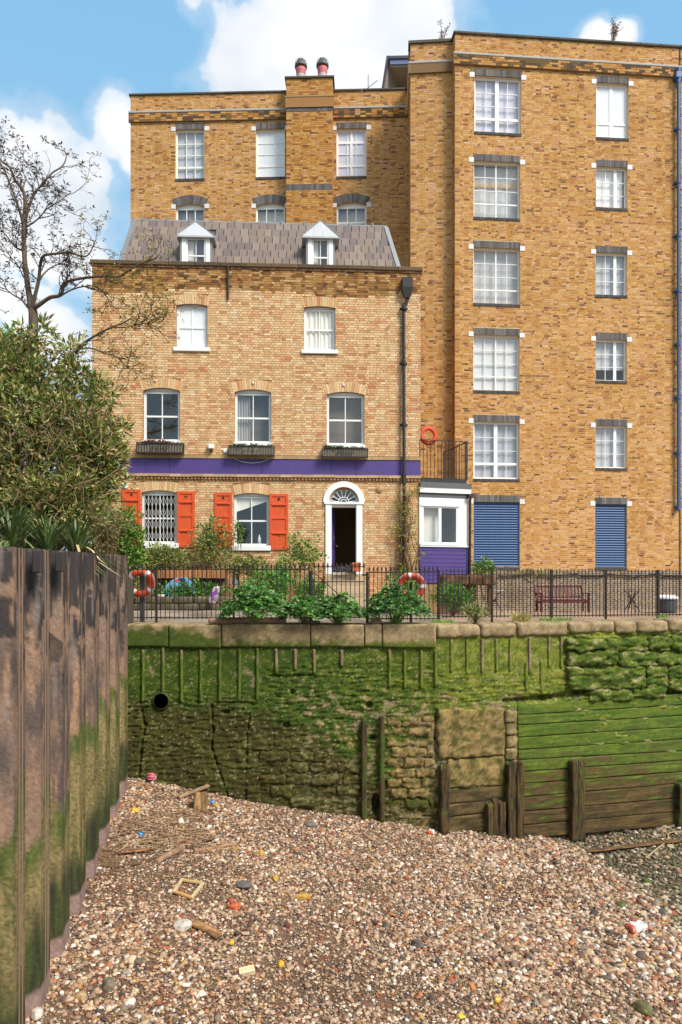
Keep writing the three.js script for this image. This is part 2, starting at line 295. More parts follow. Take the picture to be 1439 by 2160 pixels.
{
  const uL = H.uv(194.5, 700)[0], uR = H.uv(887.5, 700)[0], vTop = 11.0;
  const arch = (l, r, t, b, rise) => { const h = H.rect(l, r, t, b); h.rise = rise; h.v1 -= rise; return h; };
  const second = [arch(372, 437.5, 641, 742, 0.05), arch(641.5, 707, 646, 747, 0.05)];
  const first = [arch(302.5, 379.5, 818, 937, 0.09), arch(495.5, 572, 821.5, 941, 0.09), arch(689.5, 768.5, 826.5, 945, 0.09)];
  const groundW = [arch(299, 373.5, 1034, 1157, 0.08), arch(493.5, 567.5, 1040, 1162, 0.08)];
  const door = H.rect(693, 758, 1064, 1212); door.rise = (door.u1 - door.u0) / 2;
  const holes = [...second, ...first, ...groundW, door];
  part(house, 'wall', wallSlab([[uL, -0.3], [uR, -0.3], [uR, vTop], [uL, vTop]], holes, 0.32), std({ color: lin(C(176, 132, 92)), map: tone1, bumpMap: bump1, bumpScale: 0.005, roughness: 0.95 }));
  // flat arches over the openings
  const vh = [];
  [...second.map((h) => [h, 0.31, 14, 11]), ...first.map((h) => [h, 0.31, 17, 23]), ...groundW.map((h) => [h, 0.31, 16, 37])].forEach(([h, hh, n, s], i) => {
    const va = new GB(); voussoirs(va, h, hh, n, stockCream.slice(0, 6), s + i, 0, 0.010, 0.05); part(house, 'brick_arch', va, vmat); vh.push({ u0: h.u0 - 0.03, u1: h.u1 + 0.03, v0: h.v1, v1: h.v1 + h.rise + 0.29, rise: 0 }); });
  const bandTop = 4.90, bandBot = 4.40;
  vh.push({ u0: -9, u1: 9, v0: bandBot - 0.22, v1: bandTop + 0.12, rise: 0 });
  vh.push({ u0: door.u0 - 0.12, u1: door.u1 + 0.12, v0: door.v0, v1: door.v1, rise: door.rise + 0.14 });
  layBricks(house, H, { seed: 5, u0: uL, u1: uR, v0: -0.3, v1: vTop, holes: [...holes, ...vh], single: 300, joint: 0.012, proud: 0.008,
    seen: (w) => (w[2] > 2.2 && w[0] > -1.6 && w[1] < 4.4 ? 1 : 0),
    palette: (u, v) => { const n = fbm(u * 0.5, v * 0.5, 1, 3); const top = v + 0.35 * n + 0.08 * noise(u * 3, v * 3) > 10.25; return top ? stockYellow : v < 1.5 + n ? stockRed : fbm(u * 0.9 + 7, v * 1.1, 4, 3) > 0.22 ? stockRed : stockCream; } });
  // side and rear walls, roof slab, so that the house is closed
  const sh = new GB(); sh.box(uL, uL + 0.3, -0.3, vTop - 0.25, -6.2, -0.32); sh.box(uR - 0.3, uR, -0.3, vTop - 0.25, -6.2, -0.32); sh.box(uL + 0.3, uR - 0.3, -0.3, vTop - 0.25, -6.2, -5.9);
  part(house, 'side_walls', sh, std({ color: lin(C(190, 142, 92)), map: tone1, bumpMap: bump1, bumpScale: 0.006 }));
  part(house, 'room_wall', new GB().box(uL + 0.3, uR - 0.3, 4.58, 7.74, -2.3, -2.2), roomMat);
  const fl = new GB(); for (const v of [1.18, 4.45, 7.75]) fl.box(uL + 0.3, uR - 0.3, v, v + 0.12, -5.9, -0.33); part(house, 'floors', fl, roomMat);
  const rs = new GB(); rs.box(uL + 0.3, uR - 0.3, vTop - 0.45, vTop - 0.3, -6.2, -0.33); part(house, 'gutter_floor', rs, leadMat);
  // inner partitions that the light from the windows falls on
  const ip = new GB(); ip.box(door.u0 - 0.45, door.u0 - 0.35, 1.3, 4.45, -5.9, -0.33); ip.box(door.u1 + 0.35, door.u1 + 0.45, 1.3, 4.45, -5.9, -0.33); part(house, 'hall_walls', ip, roomMat);
  // coping of the parapet: worn brown stone slabs
  { const cg = [], n = 13, R = rng(3); for (let k = 0; k < n; k++) { const a = lerp(uL - 0.06, uR + 0.06, k / n), b = lerp(uL - 0.06, uR + 0.06, (k + 1) / n), t = 0.8 + 0.4 * R(), y = (R() - 0.5) * 0.012;
    part(house, 'coping_slab', new GB().box(a + 0.004, b - 0.004, vTop + 0.002 + y, vTop + 0.14 + y, -0.36, 0.07, C(110 * t, 88 * t, 62 * t), true, 0.02), vmat); }
    const tl = new GB(); for (let k = 0; k < 96; k++) { const a = lerp(uL - 0.04, uR + 0.04, k / 96), t = 0.75 + 0.5 * R(); tl.box(a + 0.004, a + (uR - uL) / 96 - 0.002, vTop - 0.055 - R() * 0.008, vTop, -0.02, 0.035 + R() * 0.006, C(126 * t, 84 * t, 60 * t)); } part(house, 'tile_creasing', tl, vmat); }
  // string course, purple fascia boards, ledge and dentils
  const sc = new GB(), R = rng(21);
  for (let k = 0; k < 26; k++) { const a = lerp(uL, uR, k / 26), b = lerp(uL, uR, (k + 1) / 26), t = 0.9 + 0.2 * R(); sc.box(a + 0.003, b - 0.003, bandTop + 0.005, bandTop + 0.11, -0.005, 0.045 + 0.004 * R(), C(206 * t, 170 * t, 122 * t)); } part(house, 'string_course', sc, vmat);
  const cuts = [194.5, 308, 358, 504, 553, 699, 751, 846, 887.5].map((x) => H.uv(x, 980)[0]);
  for (let k = 0; k < cuts.length - 1; k++) part(house, 'fascia_board', new GB().box(cuts[k] + 0.006, cuts[k + 1] - 0.006, bandBot + 0.004, bandTop, -0.004, 0.022, [1, 1, 1], true, 0.004), purple);
  const lg = new GB(); for (let k = 0; k < 30; k++) { const a = lerp(uL, uR, k / 30), b = lerp(uL, uR, (k + 1) / 30), t = 0.9 + 0.2 * R(), y = (R() - 0.5) * 0.01; lg.box(a + 0.003, b - 0.003, bandBot - 0.085 + y, bandBot + y, -0.005, 0.10, C(214 * t, 178 * t, 136 * t)); } part(house, 'ledge', lg, vmat);
  const dn = new GB(); for (let k = 0; k < 92; k++) { const a = lerp(uL, uR, k / 92), t = 0.85 + 0.3 * R(); dn.box(a + 0.014, a + 0.088, bandBot - 0.16, bandBot - 0.09, -0.003, 0.07, C(204 * t, 152 * t, 104 * t)); } for (let k = 0; k < 46; k++) { const a = lerp(uL, uR, k / 46), t = 0.85 + 0.3 * R(); dn.box(a + 0.004, a + 0.226, bandBot - 0.225, bandBot - 0.162, -0.003, 0.02, C(206 * t, 158 * t, 106 * t)); } part(house, 'dentil_course', dn, vmat);

  // sash windows
  const sash = (h, o) => {
    const box = { u0: h.u0, u1: h.u1, v0: h.v0 + (o.sillH ?? 0.1), v1: h.v1, rise: 0 };
    const w = addWindow(house, box, { z: -0.10, frame: 0.075, head: 0.07, bar: 0.028, cols: [0.5], rows: [[0.5, 0.055]], ...o });
    const hd = new THREE.Shape(); hd.moveTo(h.u0, h.v1 - 0.02); hd.lineTo(h.u1, h.v1 - 0.02); hd.lineTo(h.u1, h.v1); const n = 12, ww = (h.u1 - h.u0) / 2, Rr = (ww * ww + h.rise * h.rise) / (2 * h.rise), A = Math.asin(ww / Rr);
    for (let k = 1; k < n; k++) { const a = A - 2 * A * k / n; hd.lineTo((h.u0 + h.u1) / 2 + Math.sin(a) * Rr, h.v1 + h.rise - Rr + Math.cos(a) * Rr); } hd.lineTo(h.u0, h.v1);
    const hg = new THREE.ExtrudeGeometry(hd, { depth: 0.05, bevelEnabled: false }); hg.translate(0, 0, -0.15); part(w, 'head_board', hg, whitePaint);
    part(w, 'sill', new GB().box(h.u0 - (o.sillOver ?? 0.09), h.u1 + (o.sillOver ?? 0.09), h.v0 - 0.0, h.v0 + (o.sillH ?? 0.1), -0.2, 0.075, [1, 1, 1], true, 0.012), whitePaint);
    return w; };
  sash(second[0], { blind: blindWhite, gap: 0.03, sillH: 0.12, rows: [[0.5, 0.05]] });
  sash(second[1], { blind: curtainMat, folds: 7, gap: 0.05, sillH: 0.12 });
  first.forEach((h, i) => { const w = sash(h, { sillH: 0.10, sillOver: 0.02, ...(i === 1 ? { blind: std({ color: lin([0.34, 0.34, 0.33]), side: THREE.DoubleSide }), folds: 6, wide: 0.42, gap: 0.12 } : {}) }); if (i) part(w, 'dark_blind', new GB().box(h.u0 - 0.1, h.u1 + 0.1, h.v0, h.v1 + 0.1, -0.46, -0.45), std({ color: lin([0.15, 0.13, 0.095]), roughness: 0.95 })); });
  const gw1 = sash(groundW[0], { sillH: 0.16, sillOver: 0.06 });
  const gw2 = sash(groundW[1], { sillH: 0.16, sillOver: 0.06, blind: curtainMat, drop: 0.66, skew: 0.42, gap: 0.08 });
  { // folding security grille behind the first ground-floor window
    const h = groundW[0], g = new GB(), x0 = h.u0 + 0.08, x1 = h.u1 - 0.08, y0 = h.v0 + 0.22, y1 = h.v1 - 0.08, z = -0.078, n = 8, P = (x, y, k) => V(x, y, z + k * 0.006), rowsN = 4, ph = (y1 - y0) / rowsN;
    for (let k = 0; k <= n; k++) { const x = lerp(x0, x1, k / n); g.box(x - 0.007, x + 0.007, y0, y1, z - 0.004, z + 0.004); }
    for (let k = 0; k < n; k++) for (let r = 0; r < rowsN; r++) { const a = lerp(x0, x1, k / n), b = lerp(x0, x1, (k + 1) / n), m = y0 + r * ph; for (const [s, e] of [[0.1, 0.9], [0.9, 0.1]]) g.bar(P(a, m + s * ph, 1), P(b, m + e * ph, 1), 0.012, 0.006); }
    part(gw1, 'security_grille', g, dirtyWhite); }
  { const g = new THREE.LatheGeometry([[0, 0], [0.05, 0], [0.055, 0.12], [0.05, 0.2], [0.02, 0.25], [0.02, 0.29], [0, 0.29]].map(([x, y]) => new THREE.Vector2(x, y)), 14); const o = part(gw2, 'bottle_on_sill', g, std({ color: lin([0.6, 0.62, 0.63]), roughness: 0.3 })); o.position.set(groundW[1].u1 - 0.32, groundW[1].v0 + 0.24, -0.24); }

  // orange panelled shutters, folded back against the wall
  const shutter = (l, r, t, b, cut) => {
    const h = H.rect(l, r, t, b), s = sub(house, 'shutter'), g = new GB(), W = h.u1 - h.u0, HH = h.v1 - h.v0, st = 0.09, z0 = 0.012, z1 = 0.052;
    const rows = [0, 0.30, 0.57, 0.80, 1];
    g.box(h.u0, h.u0 + st, h.v0, h.v1, z0, z1, [1, 1, 1], true, 0.004); g.box(h.u1 - st, h.u1, h.v0, h.v1, z0, z1, [1, 1, 1], true, 0.004);
    for (const q of rows) { const y = lerp(h.v0, h.v1, q), lo = q === 0 ? y : q === 1 ? y - 0.09 : y - 0.04, hi = q === 0 ? y + 0.1 : q === 1 ? y : y + 0.04; g.box(h.u0 + st, h.u1 - st, lo, hi, z0, z1 - 0.001, [1, 1, 1], true, 0.004); }
    part(s, 'frame', g, orangePaint);
    for (let k = 0; k < 4; k++) { const a = lerp(h.v0, h.v1, rows[k]), b2 = lerp(h.v0, h.v1, rows[k + 1]); part(s, 'panel', new GB().box(h.u0 + st + 0.001, h.u1 - st - 0.001, a + 0.04, b2 - 0.04, z0 + 0.004, z1 - 0.022), orangePaint); }
    const bars = new GB(); for (const q of [0.805, 0.295]) { const y = lerp(h.v0, h.v1, q); bars.box(h.u0 + 0.06, h.u1 - 0.05, y - 0.02, y + 0.02, z1 + 0.001, z1 + 0.02, [1, 1, 1], true, 0.005); } part(s, 'cross_bar', bars, orangePaint);
    const hole = new GB(), cx = (h.u0 + h.u1) / 2, cy = lerp(h.v0, h.v1, 0.905); // cut-out ornament
    const discs = cut === 'club' ? [[0, 0.035], [-0.028, -0.005], [0.028, -0.005]] : cut === 'twin' ? [[-0.03, 0], [0.03, 0]] : [[0, 0.03], [-0.02, 0], [0.02, 0]];
    const og = mergeGeometries([...discs.map(([x, y]) => new THREE.CylinderGeometry(0.024, 0.024, 0.006, 12).rotateX(Math.PI / 2).translate(cx + x, cy + y, 0)), new THREE.BoxGeometry(0.012, 0.07, 0.006).translate(cx, cy - 0.03, 0)]);
    og.translate(0, 0, z1 - 0.018); part(s, 'cut_out', og, std({ color: lin([0.02, 0.015, 0.012]) }));
    return s; };
  shutter(258, 297.5, 1033, 1150, 'spade'); shutter(373.8, 411.5, 1036.5, 1155, 'twin'); shutter(452.5, 490, 1040, 1155, 'spade'); shutter(568.2, 608.5, 1042, 1160, 'club');

  // doorway: white surround, fanlight, open purple door
  {
    const dw = sub(house, 'doorway'), g = new GB(), c = (door.u0 + door.u1) / 2, rI = door.rise, rO = rI + 0.17, yS = door.v1, z1 = 0.06, n = 28;
    g.box(door.u0 - 0.10, door.u0 + 0.10, door.v0, yS - 0.005, -0.2, z1 - 0.006, [1, 1, 1], true, 0.01); g.box(door.u1 - 0.10, door.u1 + 0.10, door.v0, yS - 0.005, -0.2, z1 - 0.006, [1, 1, 1], true, 0.01);
    g.box(door.u0 - 0.14, door.u1 + 0.14, yS - 0.005, yS + 0.07, -0.18, z1 + 0.02, [1, 1, 1], true, 0.01); g.box(door.u0 + 0.1, door.u1 - 0.1, yS - 0.09, yS - 0.006, -0.17, -0.05);
    const P = (a, r, z) => [c + Math.cos(a) * r, yS + 0.07 + Math.sin(a) * r, z];
    for (let k = 0; k < n; k++) { const a = Math.PI * k / n, b = Math.PI * (k + 1) / n, ri = rI - 0.01; g.quad(P(a, ri, z1), P(a, rO, z1), P(b, rO, z1), P(b, ri, z1), [1, 1, 1]); g.quad(P(a, rO, -0.1), P(b, rO, -0.1), P(b, rO, z1), P(a, rO, z1), [1, 1, 1]); g.quad(P(b, ri, -0.2), P(a, ri, -0.2), P(a, ri, z1), P(b, ri, z1), [1, 1, 1]); }
    part(dw, 'surround', g, whitePaint);
    const fan = new GB(), zf = -0.08, Q = (a, r) => V(c + Math.cos(a) * r, yS + 0.07 + Math.sin(a) * r, zf);
    for (let k = 0; k <= 7; k++) { const a = Math.PI * (0.04 + 0.92 * k / 7); fan.bar(Q(a, 0.17), Q(a, rI - 0.03), 0.014, 0.02); }
    for (const r of [0.10, 0.17, rI - 0.03]) for (let k = 0; k < 20; k++) fan.bar(Q(Math.PI * k / 20, r), Q(Math.PI * (k + 1) / 20, r), 0.016, 0.02);
    for (let k = 0; k < 7; k++) { const a0 = Math.PI * (0.04 + 0.92 * k / 7), a1 = Math.PI * (0.04 + 0.92 * (k + 1) / 7); for (let q = 0; q < 6; q++) { const t = (s) => Q(lerp(a0, a1, s), rI - 0.14 + 0.09 * Math.sin(s * Math.PI)); fan.bar(t(q / 6), t((q + 1) / 6), 0.012, 0.018); } }
    part(dw, 'fanlight_bars', fan, whitePaint);
    const gs = new THREE.CircleGeometry(rI - 0.02, 24, 0, Math.PI); gs.translate(c, yS + 0.07, zf - 0.02); part(dw, 'fanlight_glass', gs, glass).castShadow = false;
    const leaf = sub(house, 'door'); leaf.position.set(door.u0 + 0.11, door.v0 + 0.01, -0.22); leaf.rotation.y = 1.36;
    const lw = door.u1 - door.u0 - 0.22, lh = yS - door.v0 - 0.1, lf = new GB(); lf.box(0, lw, 0, lh, -0.045, 0, [1, 1, 1], true, 0.004); for (const [a, b, y0, y1] of [[0.1, 0.45, 0.15, 0.8], [0.55, 0.9, 0.15, 0.8], [0.1, 0.45, 0.95, 1.9], [0.55, 0.9, 0.95, 1.9]]) lf.box(a * lw, b * lw, y0, y1, 0, 0.012, [1, 1, 1], false, 0.006);
    part(leaf, 'leaf', lf, purple); part(leaf, 'letter_plate', new GB().box(lw * 0.4, lw * 0.6, 1.15, 1.3, 0.002, 0.02), std({ color: lin([0.5, 0.46, 0.38]), metalness: 0.8, roughness: 0.35 }));
    part(leaf, 'handle', new THREE.SphereGeometry(0.032, 12, 8).translate(lw * 0.9, 0.95, 0.05), std({ color: lin([0.5, 0.46, 0.38]), metalness: 0.8, roughness: 0.35 }));
    part(house, 'hall_floor', new GB().box(door.u0 - 0.3, door.u1 + 0.3, door.v0 - 0.06, door.v0, -5.8, -0.02), std({ color: lin([0.10, 0.07, 0.05]) }));
    part(house, 'hall_back', new GB().box(door.u0 - 0.34, door.u1 + 0.34, door.v0, 4.4, -3.1, -3.0), std({ color: lin(C(150, 116, 80)), map: tone1 }));
  }
  // mansard roof: slates one by one on a steep slope, lead hips and ridge
  {
    const zb = -0.42, zt = -1.55, b0 = H.uv(250, 551, zb), b1 = H.uv(846, 558, zb), t0 = H.uv(284, 474, zt), t1 = H.uv(814, 474, zt), vb = 11.02, vt = H.uv(540, 474, zt)[1];
    const pt = (s, t) => { const u = lerp(lerp(b0[0], t0[0], t), lerp(b1[0], t1[0], t), s); return [u, lerp(vb, vt, t), lerp(zb, zt, t)]; };
    const roof = sub(house, 'roof');
    const deck = new GB(); deck.quad(pt(0, 0), pt(1, 0), pt(1, 1), pt(0, 1), [1, 1, 1]);
    const bk = (p, z) => [p[0], p[1], z]; deck.quad(pt(1, 0), bk(pt(1, 0), -6), bk(pt(1, 1), -6), pt(1, 1), [1, 1, 1]); deck.quad(bk(pt(0, 0), -6), pt(0, 0), pt(0, 1), bk(pt(0, 1), -6), [1, 1, 1]); deck.quad(pt(0, 1), pt(1, 1), bk(pt(1, 1), -6), bk(pt(0, 1), -6), [1, 1, 1]); deck.quad(bk(pt(1, 0), -6), bk(pt(0, 0), -6), bk(pt(0, 1), -6), bk(pt(1, 1), -6), [1, 1, 1]);
    part(roof, 'deck', deck, std({ color: lin([0.08, 0.075, 0.075]) }));
    const ang = Math.atan2(vt - vb, zb - zt), rowsN = 7, rise = (vt - vb) / rowsN, slope = Math.hypot(vt - vb, zb - zt) / rowsN;
    const slate = new GB().box(-0.5, 0.5, 0, 1, 0, 0.022, [1, 1, 1], true).geo();
    const pal = [C(152, 132, 122, 0.7), C(146, 127, 118, 0.7), C(158, 138, 126, 0.7), C(140, 123, 116, 0.7), C(156, 135, 120, 0.7), C(132, 117, 112, 0.7), C(166, 146, 130, 0.7)].map((c) => std({ color: lin(c), roughness: 0.75, map: tone1, bumpMap: bump1, bumpScale: 0.003 }));
    const Rs = rng(77), dorm = [[383, 443], [649, 703]].map(([l, r]) => [H.uv(l, 530, zb)[0] - 0.03, H.uv(r, 530, zb)[0] + 0.03]);
    for (let r = 0; r < rowsN; r++) {
      const t = r / rowsN, p0 = pt(0, t), p1 = pt(1, t), w = 0.262; let u = p0[0] + 0.05 - (r % 2) * w / 2;
      while (u < p1[0] - 0.02) { const ww = w * (0.93 + 0.14 * Rs()), a = Math.max(u, pt(0, t + 0.5 / rowsN)[0] + 0.02), b = Math.min(u + ww, pt(1, t + 0.5 / rowsN)[0] - 0.02); u += ww;
        if (b - a < 0.05) continue; if (r < 6 && dorm.some(([x, y]) => a > x - 0.06 && b < y + 0.06)) continue;
        const m = part(roof, 'slate', slate, pal[Math.floor(Rs() * pal.length)]); m.position.set((a + b) / 2, lerp(vb, vt, t) - 0.02 + (Rs() - 0.5) * 0.012, lerp(zb, zt, t) + 0.035 + Rs() * 0.008); m.scale.set(b - a - 0.02, slope * 1.16, 1); m.rotation.set(-(Math.PI / 2 - ang) + 0.055, 0, (Rs() - 0.5) * 0.016); }
    }
    const hip = new GB(), L = (s, t, du, dz) => { const p = pt(s, t); return V(p[0] + du, p[1] + 0.02, p[2] + dz); };
    hip.bar(L(0, 0, 0, 0.05), L(0, 1.0, 0, 0.05), 0.16, 0.03); hip.bar(L(1, 0, 0, 0.05), L(1, 1.0, 0, 0.05), 0.16, 0.03); part(roof, 'lead_hip', hip, leadMat);
    const rg = new GB(); rg.tube([L(0, 1, -0.05, 0.02), L(0.5, 1, 0, 0.02), L(1, 1, 0.05, 0.02)], 0.055, 8); for (let k = 0; k < 11; k++) { const p = pt((k + 0.4) / 11, 1); rg.box(p[0] - 0.03, p[0] + 0.03, p[1] - 0.07, p[1] + 0.13, p[2] - 0.02, p[2] + 0.1); } part(roof, 'lead_ridge', rg, leadMat);
    // two dormers
    for (const [l, r, t, b, ax, ay, el, er, ey] of [[383.5, 443, 497, 552, 413, 466, 373, 453, 496], [649.5, 702.5, 499, 557, 676.5, 464, 637, 716, 498]]) {
      const zf = -0.40, q = H.rect(l, r, t, b, zf), d = sub(house, 'dormer'), e0 = H.uv(el, ey, zf + 0.08), e1 = H.uv(er, ey, zf + 0.08), ap = H.uv(ax, ay, zf - 0.35), zB = -1.5;
      const win = { u0: q.u0 + 0.14, u1: q.u1 - 0.14, v0: vb - 0.05, v1: q.v1 - 0.06, rise: 0 };
      const g = new GB(); g.box(q.u0, win.u0, vb - 0.1, q.v1, zf - 0.12, zf); g.box(win.u1, q.u1, vb - 0.1, q.v1, zf - 0.12, zf); g.box(win.u0, win.u1, win.v1, q.v1, zf - 0.12, zf); part(d, 'casing', g, whitePaint);
      const ck = new GB(); ck.box(q.u0 - 0.06, q.u0, vb - 0.1, q.v1, zB, zf - 0.02); ck.box(q.u1, q.u1 + 0.06, vb - 0.1, q.v1, zB, zf - 0.02); part(d, 'cheek', ck, leadMat);
      addWindowTo(d, win, zf - 0.03);
      const rf = new GB(), yE = e0[1], A = [e0[0], yE, zf + 0.10], B = [e1[0], yE, zf + 0.10], P = [ap[0], ap[1], zf - 0.38], Pb = [ap[0], ap[1], zB], Ab = [e0[0], yE, zB], Bb = [e1[0], yE, zB], lo = (p) => [p[0], p[1] - 0.05, p[2]];
      rf.tri(A, B, P, [1, 1, 1]); rf.quad(B, Bb, Pb, P, [1, 1, 1]); rf.quad(Ab, A, P, Pb, [1, 1, 1]); rf.quad(lo(A), lo(B), B, A, [1, 1, 1]); rf.quad(lo(B), lo(Bb), Bb, B, [1, 1, 1]); rf.quad(lo(Ab), lo(A), A, Ab, [1, 1, 1]); rf.quad(lo(Ab), lo(Bb), lo(B), lo(A), [1, 1, 1]); part(d, 'hipped_roof', rf, paint(C(206, 206, 208, 0.8), 0.6));
      const tr = new GB(); tr.tube([V(...A), V(...P)], 0.022, 6); tr.tube([V(...B), V(...P)], 0.022, 6); tr.tube([V(P[0], P[1], P[2]), V(...Pb)], 0.022, 6); part(d, 'roof_roll', tr, leadMat);
    }
  }
  function addWindowTo(d, h, z) { // a small two-over-two sash as parts of the dormer
    const g = new GB(), fr = 0.05; g.box(h.u0, h.u1, h.v0, h.v0 + fr, z - 0.05, z); g.box(h.u0, h.u1, h.v1 - fr, h.v1, z - 0.05, z); g.box(h.u0, h.u0 + fr, h.v0 + fr, h.v1 - fr, z - 0.05, z); g.box(h.u1 - fr, h.u1, h.v0 + fr, h.v1 - fr, z - 0.05, z);
    const c = (h.u0 + h.u1) / 2, m = (h.v0 + h.v1) / 2; g.box(c - 0.012, c + 0.012, h.v0 + fr, h.v1 - fr, z - 0.04, z - 0.01); g.box(h.u0 + fr, h.u1 - fr, m - 0.025, m + 0.025, z - 0.045, z - 0.006); part(d, 'sash_frame', g, whitePaint);
    for (const [a, b] of [[h.u0 + fr, c], [c, h.u1 - fr]]) for (const [e, k] of [[h.v0 + fr, m], [m, h.v1 - fr]]) { const p = part(d, 'pane', paneGeo, glass); p.position.set((a + b) / 2, (e + k) / 2, z - 0.028); p.scale.set(b - a, k - e, 1); p.castShadow = false; }
    part(d, 'curtain', new GB().box(h.u0, h.u0 + (h.u1 - h.u0) * 0.38, h.v0, h.v1, z - 0.16, z - 0.14), curtainMat); part(d, 'blind', new GB().box(h.u0 - 0.1, h.u1 + 0.1, h.v0, h.v1, z - 0.42, z - 0.40), std({ color: lin([0.42, 0.42, 0.44]) }));
  }
  // rainwater goods
  {
    const hx = H.uv(858, 600)[0], px = H.uv(851, 900)[0], g = new GB(), y0 = H.uv(858, 590)[1], y1 = H.uv(858, 612)[1], y2 = H.uv(858, 632)[1];
    g.box(hx - 0.17, hx + 0.17, y1, y0, 0.01, 0.22, [1, 1, 1], true, 0.01); const low = [[hx - 0.17, 0.03], [hx + 0.17, 0.21]];
    g.quad([hx - 0.09, y2, 0.18], [hx + 0.09, y2, 0.18], [hx + 0.19, y1, 0.23], [hx - 0.19, y1, 0.23], [1, 1, 1]); g.quad([hx - 0.09, y2, 0.03], [hx - 0.09, y2, 0.18], [hx - 0.19, y1, 0.23], [hx - 0.19, y1, 0.02], [1, 1, 1]); g.quad([hx + 0.09, y2, 0.18], [hx + 0.09, y2, 0.03], [hx + 0.19, y1, 0.02], [hx + 0.19, y1, 0.23], [1, 1, 1]);
    const dp = sub(house, 'drainpipe'); part(dp, 'hopper', g, blackIron); part(dp, 'outlet', new GB().tube([V(hx, y0 - 0.04, -0.05), V(hx, y0 - 0.06, 0.16)], 0.07, 8), dirtyWhite);
    part(dp, 'pipe', new GB().tube([V(hx, y2 + 0.02, 0.1), V(hx, y2 - 0.1, 0.1), V(px, y2 - 0.34, 0.09), V(px, y2 - 0.5, 0.09), V(px, 5, 0.15), V(px, 4.1, 0.16), V(px, 0.1, 0.12)], 0.052, 10), blackIron);
    const c = new GB(); for (const py of [652, 768, 897, 1005, 1156]) { const y = H.uv(851, py)[1]; c.tube([V(px, y - 0.06, 0.13), V(px, y + 0.06, 0.13)], 0.075, 10); c.box(px - 0.12, px + 0.12, y - 0.025, y + 0.025, 0.0, 0.07); } part(dp, 'collar', c, blackIron);
    const sx = H.uv(481.5, 600)[0]; part(house, 'overflow_pipe', new GB().tube([V(sx, vTop + 0.02, 0.06), V(sx, H.uv(481, 632)[1], 0.06)], 0.034, 8), blackIron);
    const al = part(house, 'alarm_box', new THREE.CylinderGeometry(0.1, 0.1, 0.06, 20).rotateX(Math.PI / 2), whitePaint); al.position.set(...H.uv(265.5, 1024), 0.05);
    const pa = part(house, 'wall_plate', new THREE.LatheGeometry([[0, 0.05], [0.03, 0.05], [0.05, 0.03], [0.08, 0.035], [0.11, 0.02], [0.12, 0]].map(([x, y]) => new THREE.Vector2(x, y)), 18).rotateX(Math.PI / 2), paint(C(190, 150, 105))); pa.position.set(...H.uv(801, 1033), 0.01);
    for (const [x, y] of [[329.5, 803], [534.5, 808], [725.5, 812.5]]) { const t = part(house, 'wall_hook', new THREE.BoxGeometry(0.055, 0.06, 0.05), dirtyWhite); t.position.set(...H.uv(x, y), 0.03); }
    const cp = [482, 495, 510, 530, 552, 570, 586].map((x, k) => { const s = [958, 968, 974, 977, 975, 967, 956][k], q = H.uv(x, s, 0.06); return V(q[0], q[1], 0.06); }); part(house, 'loose_cable', new GB().tube(cp, 0.008, 5), dirtyWhite);
  }
  // steps to the door
  {
    const st = sub(house, 'steps'), c = (door.u0 + door.u1) / 2, n = 6; for (let k = 0; k < n; k++) { const y1 = door.v0 - 0.02 - k * 0.18, wd = 0.62 + k * 0.02, t = 0.9 + 0.16 * noise(k * 3.3, 1); part(st, 'step', new GB().box(c - wd, c + wd, y1 - 0.19, y1, -0.02 + k * 0.0, 0.42 + k * 0.27, C(234 * t, 206 * t, 168 * t), true, 0.02), vmat); } }
}

// ================================================================ things fixed to the house
const boxSoil = std({ color: lin([0.05, 0.035, 0.022]) });
const leafMat = new THREE.MeshPhysicalMaterial({ vertexColors: true, roughness: 0.6, transmission: 0.3, thickness: 0, side: THREE.DoubleSide });
function leaf(g, p, dir, up, len, wid, col, fold = 0.25, bend = 0.2) { // one leaf: two halves folded along the midrib, tip drooping
  const s = dir.clone().cross(up); if (s.lengthSq() < 1e-6) s.set(1, 0, 0); s.normalize(); const n = s.clone().cross(dir).normalize();
  const m = p.clone().addScaledVector(dir, len * 0.45), t = p.clone().addScaledVector(dir, len).addScaledVector(n, -bend * len), l = m.clone().addScaledVector(s, -wid / 2).addScaledVector(n, fold * wid), r = m.clone().addScaledVector(s, wid / 2).addScaledVector(n, fold * wid);
  const A = (v) => [v.x, v.y, v.z]; g.tri(A(p), A(r), A(t), col); g.tri(A(p), A(t), A(l), col); }
const rdir = (R) => { const z = R() * 2 - 1, a = R() * 6.28318, s = Math.sqrt(1 - z * z); return V(Math.cos(a) * s, z, Math.sin(a) * s); };
function tuft(g, R, c, r, n, len, wid, pal, flat = 1) { for (let k = 0; k < n; k++) { const d = rdir(R); d.y = Math.abs(d.y) * 0.8 - 0.1; const p = c.clone().add(V(d.x * r * R(), d.y * r * R() * flat, d.z * r * R())), q = pick(pal, R()), t = 0.75 + 0.5 * R(); leaf(g, p, d.normalize(), V(0, 1, 0), len * (0.7 + 0.6 * R()), wid * (0.7 + 0.6 * R()), [q[0] * t, q[1] * t, q[2] * t]); } }
const freshGreen = [[...C(120, 160, 40, 0.6), 3], [...C(90, 130, 36, 0.6), 3], [...C(150, 180, 60, 0.6), 1]];
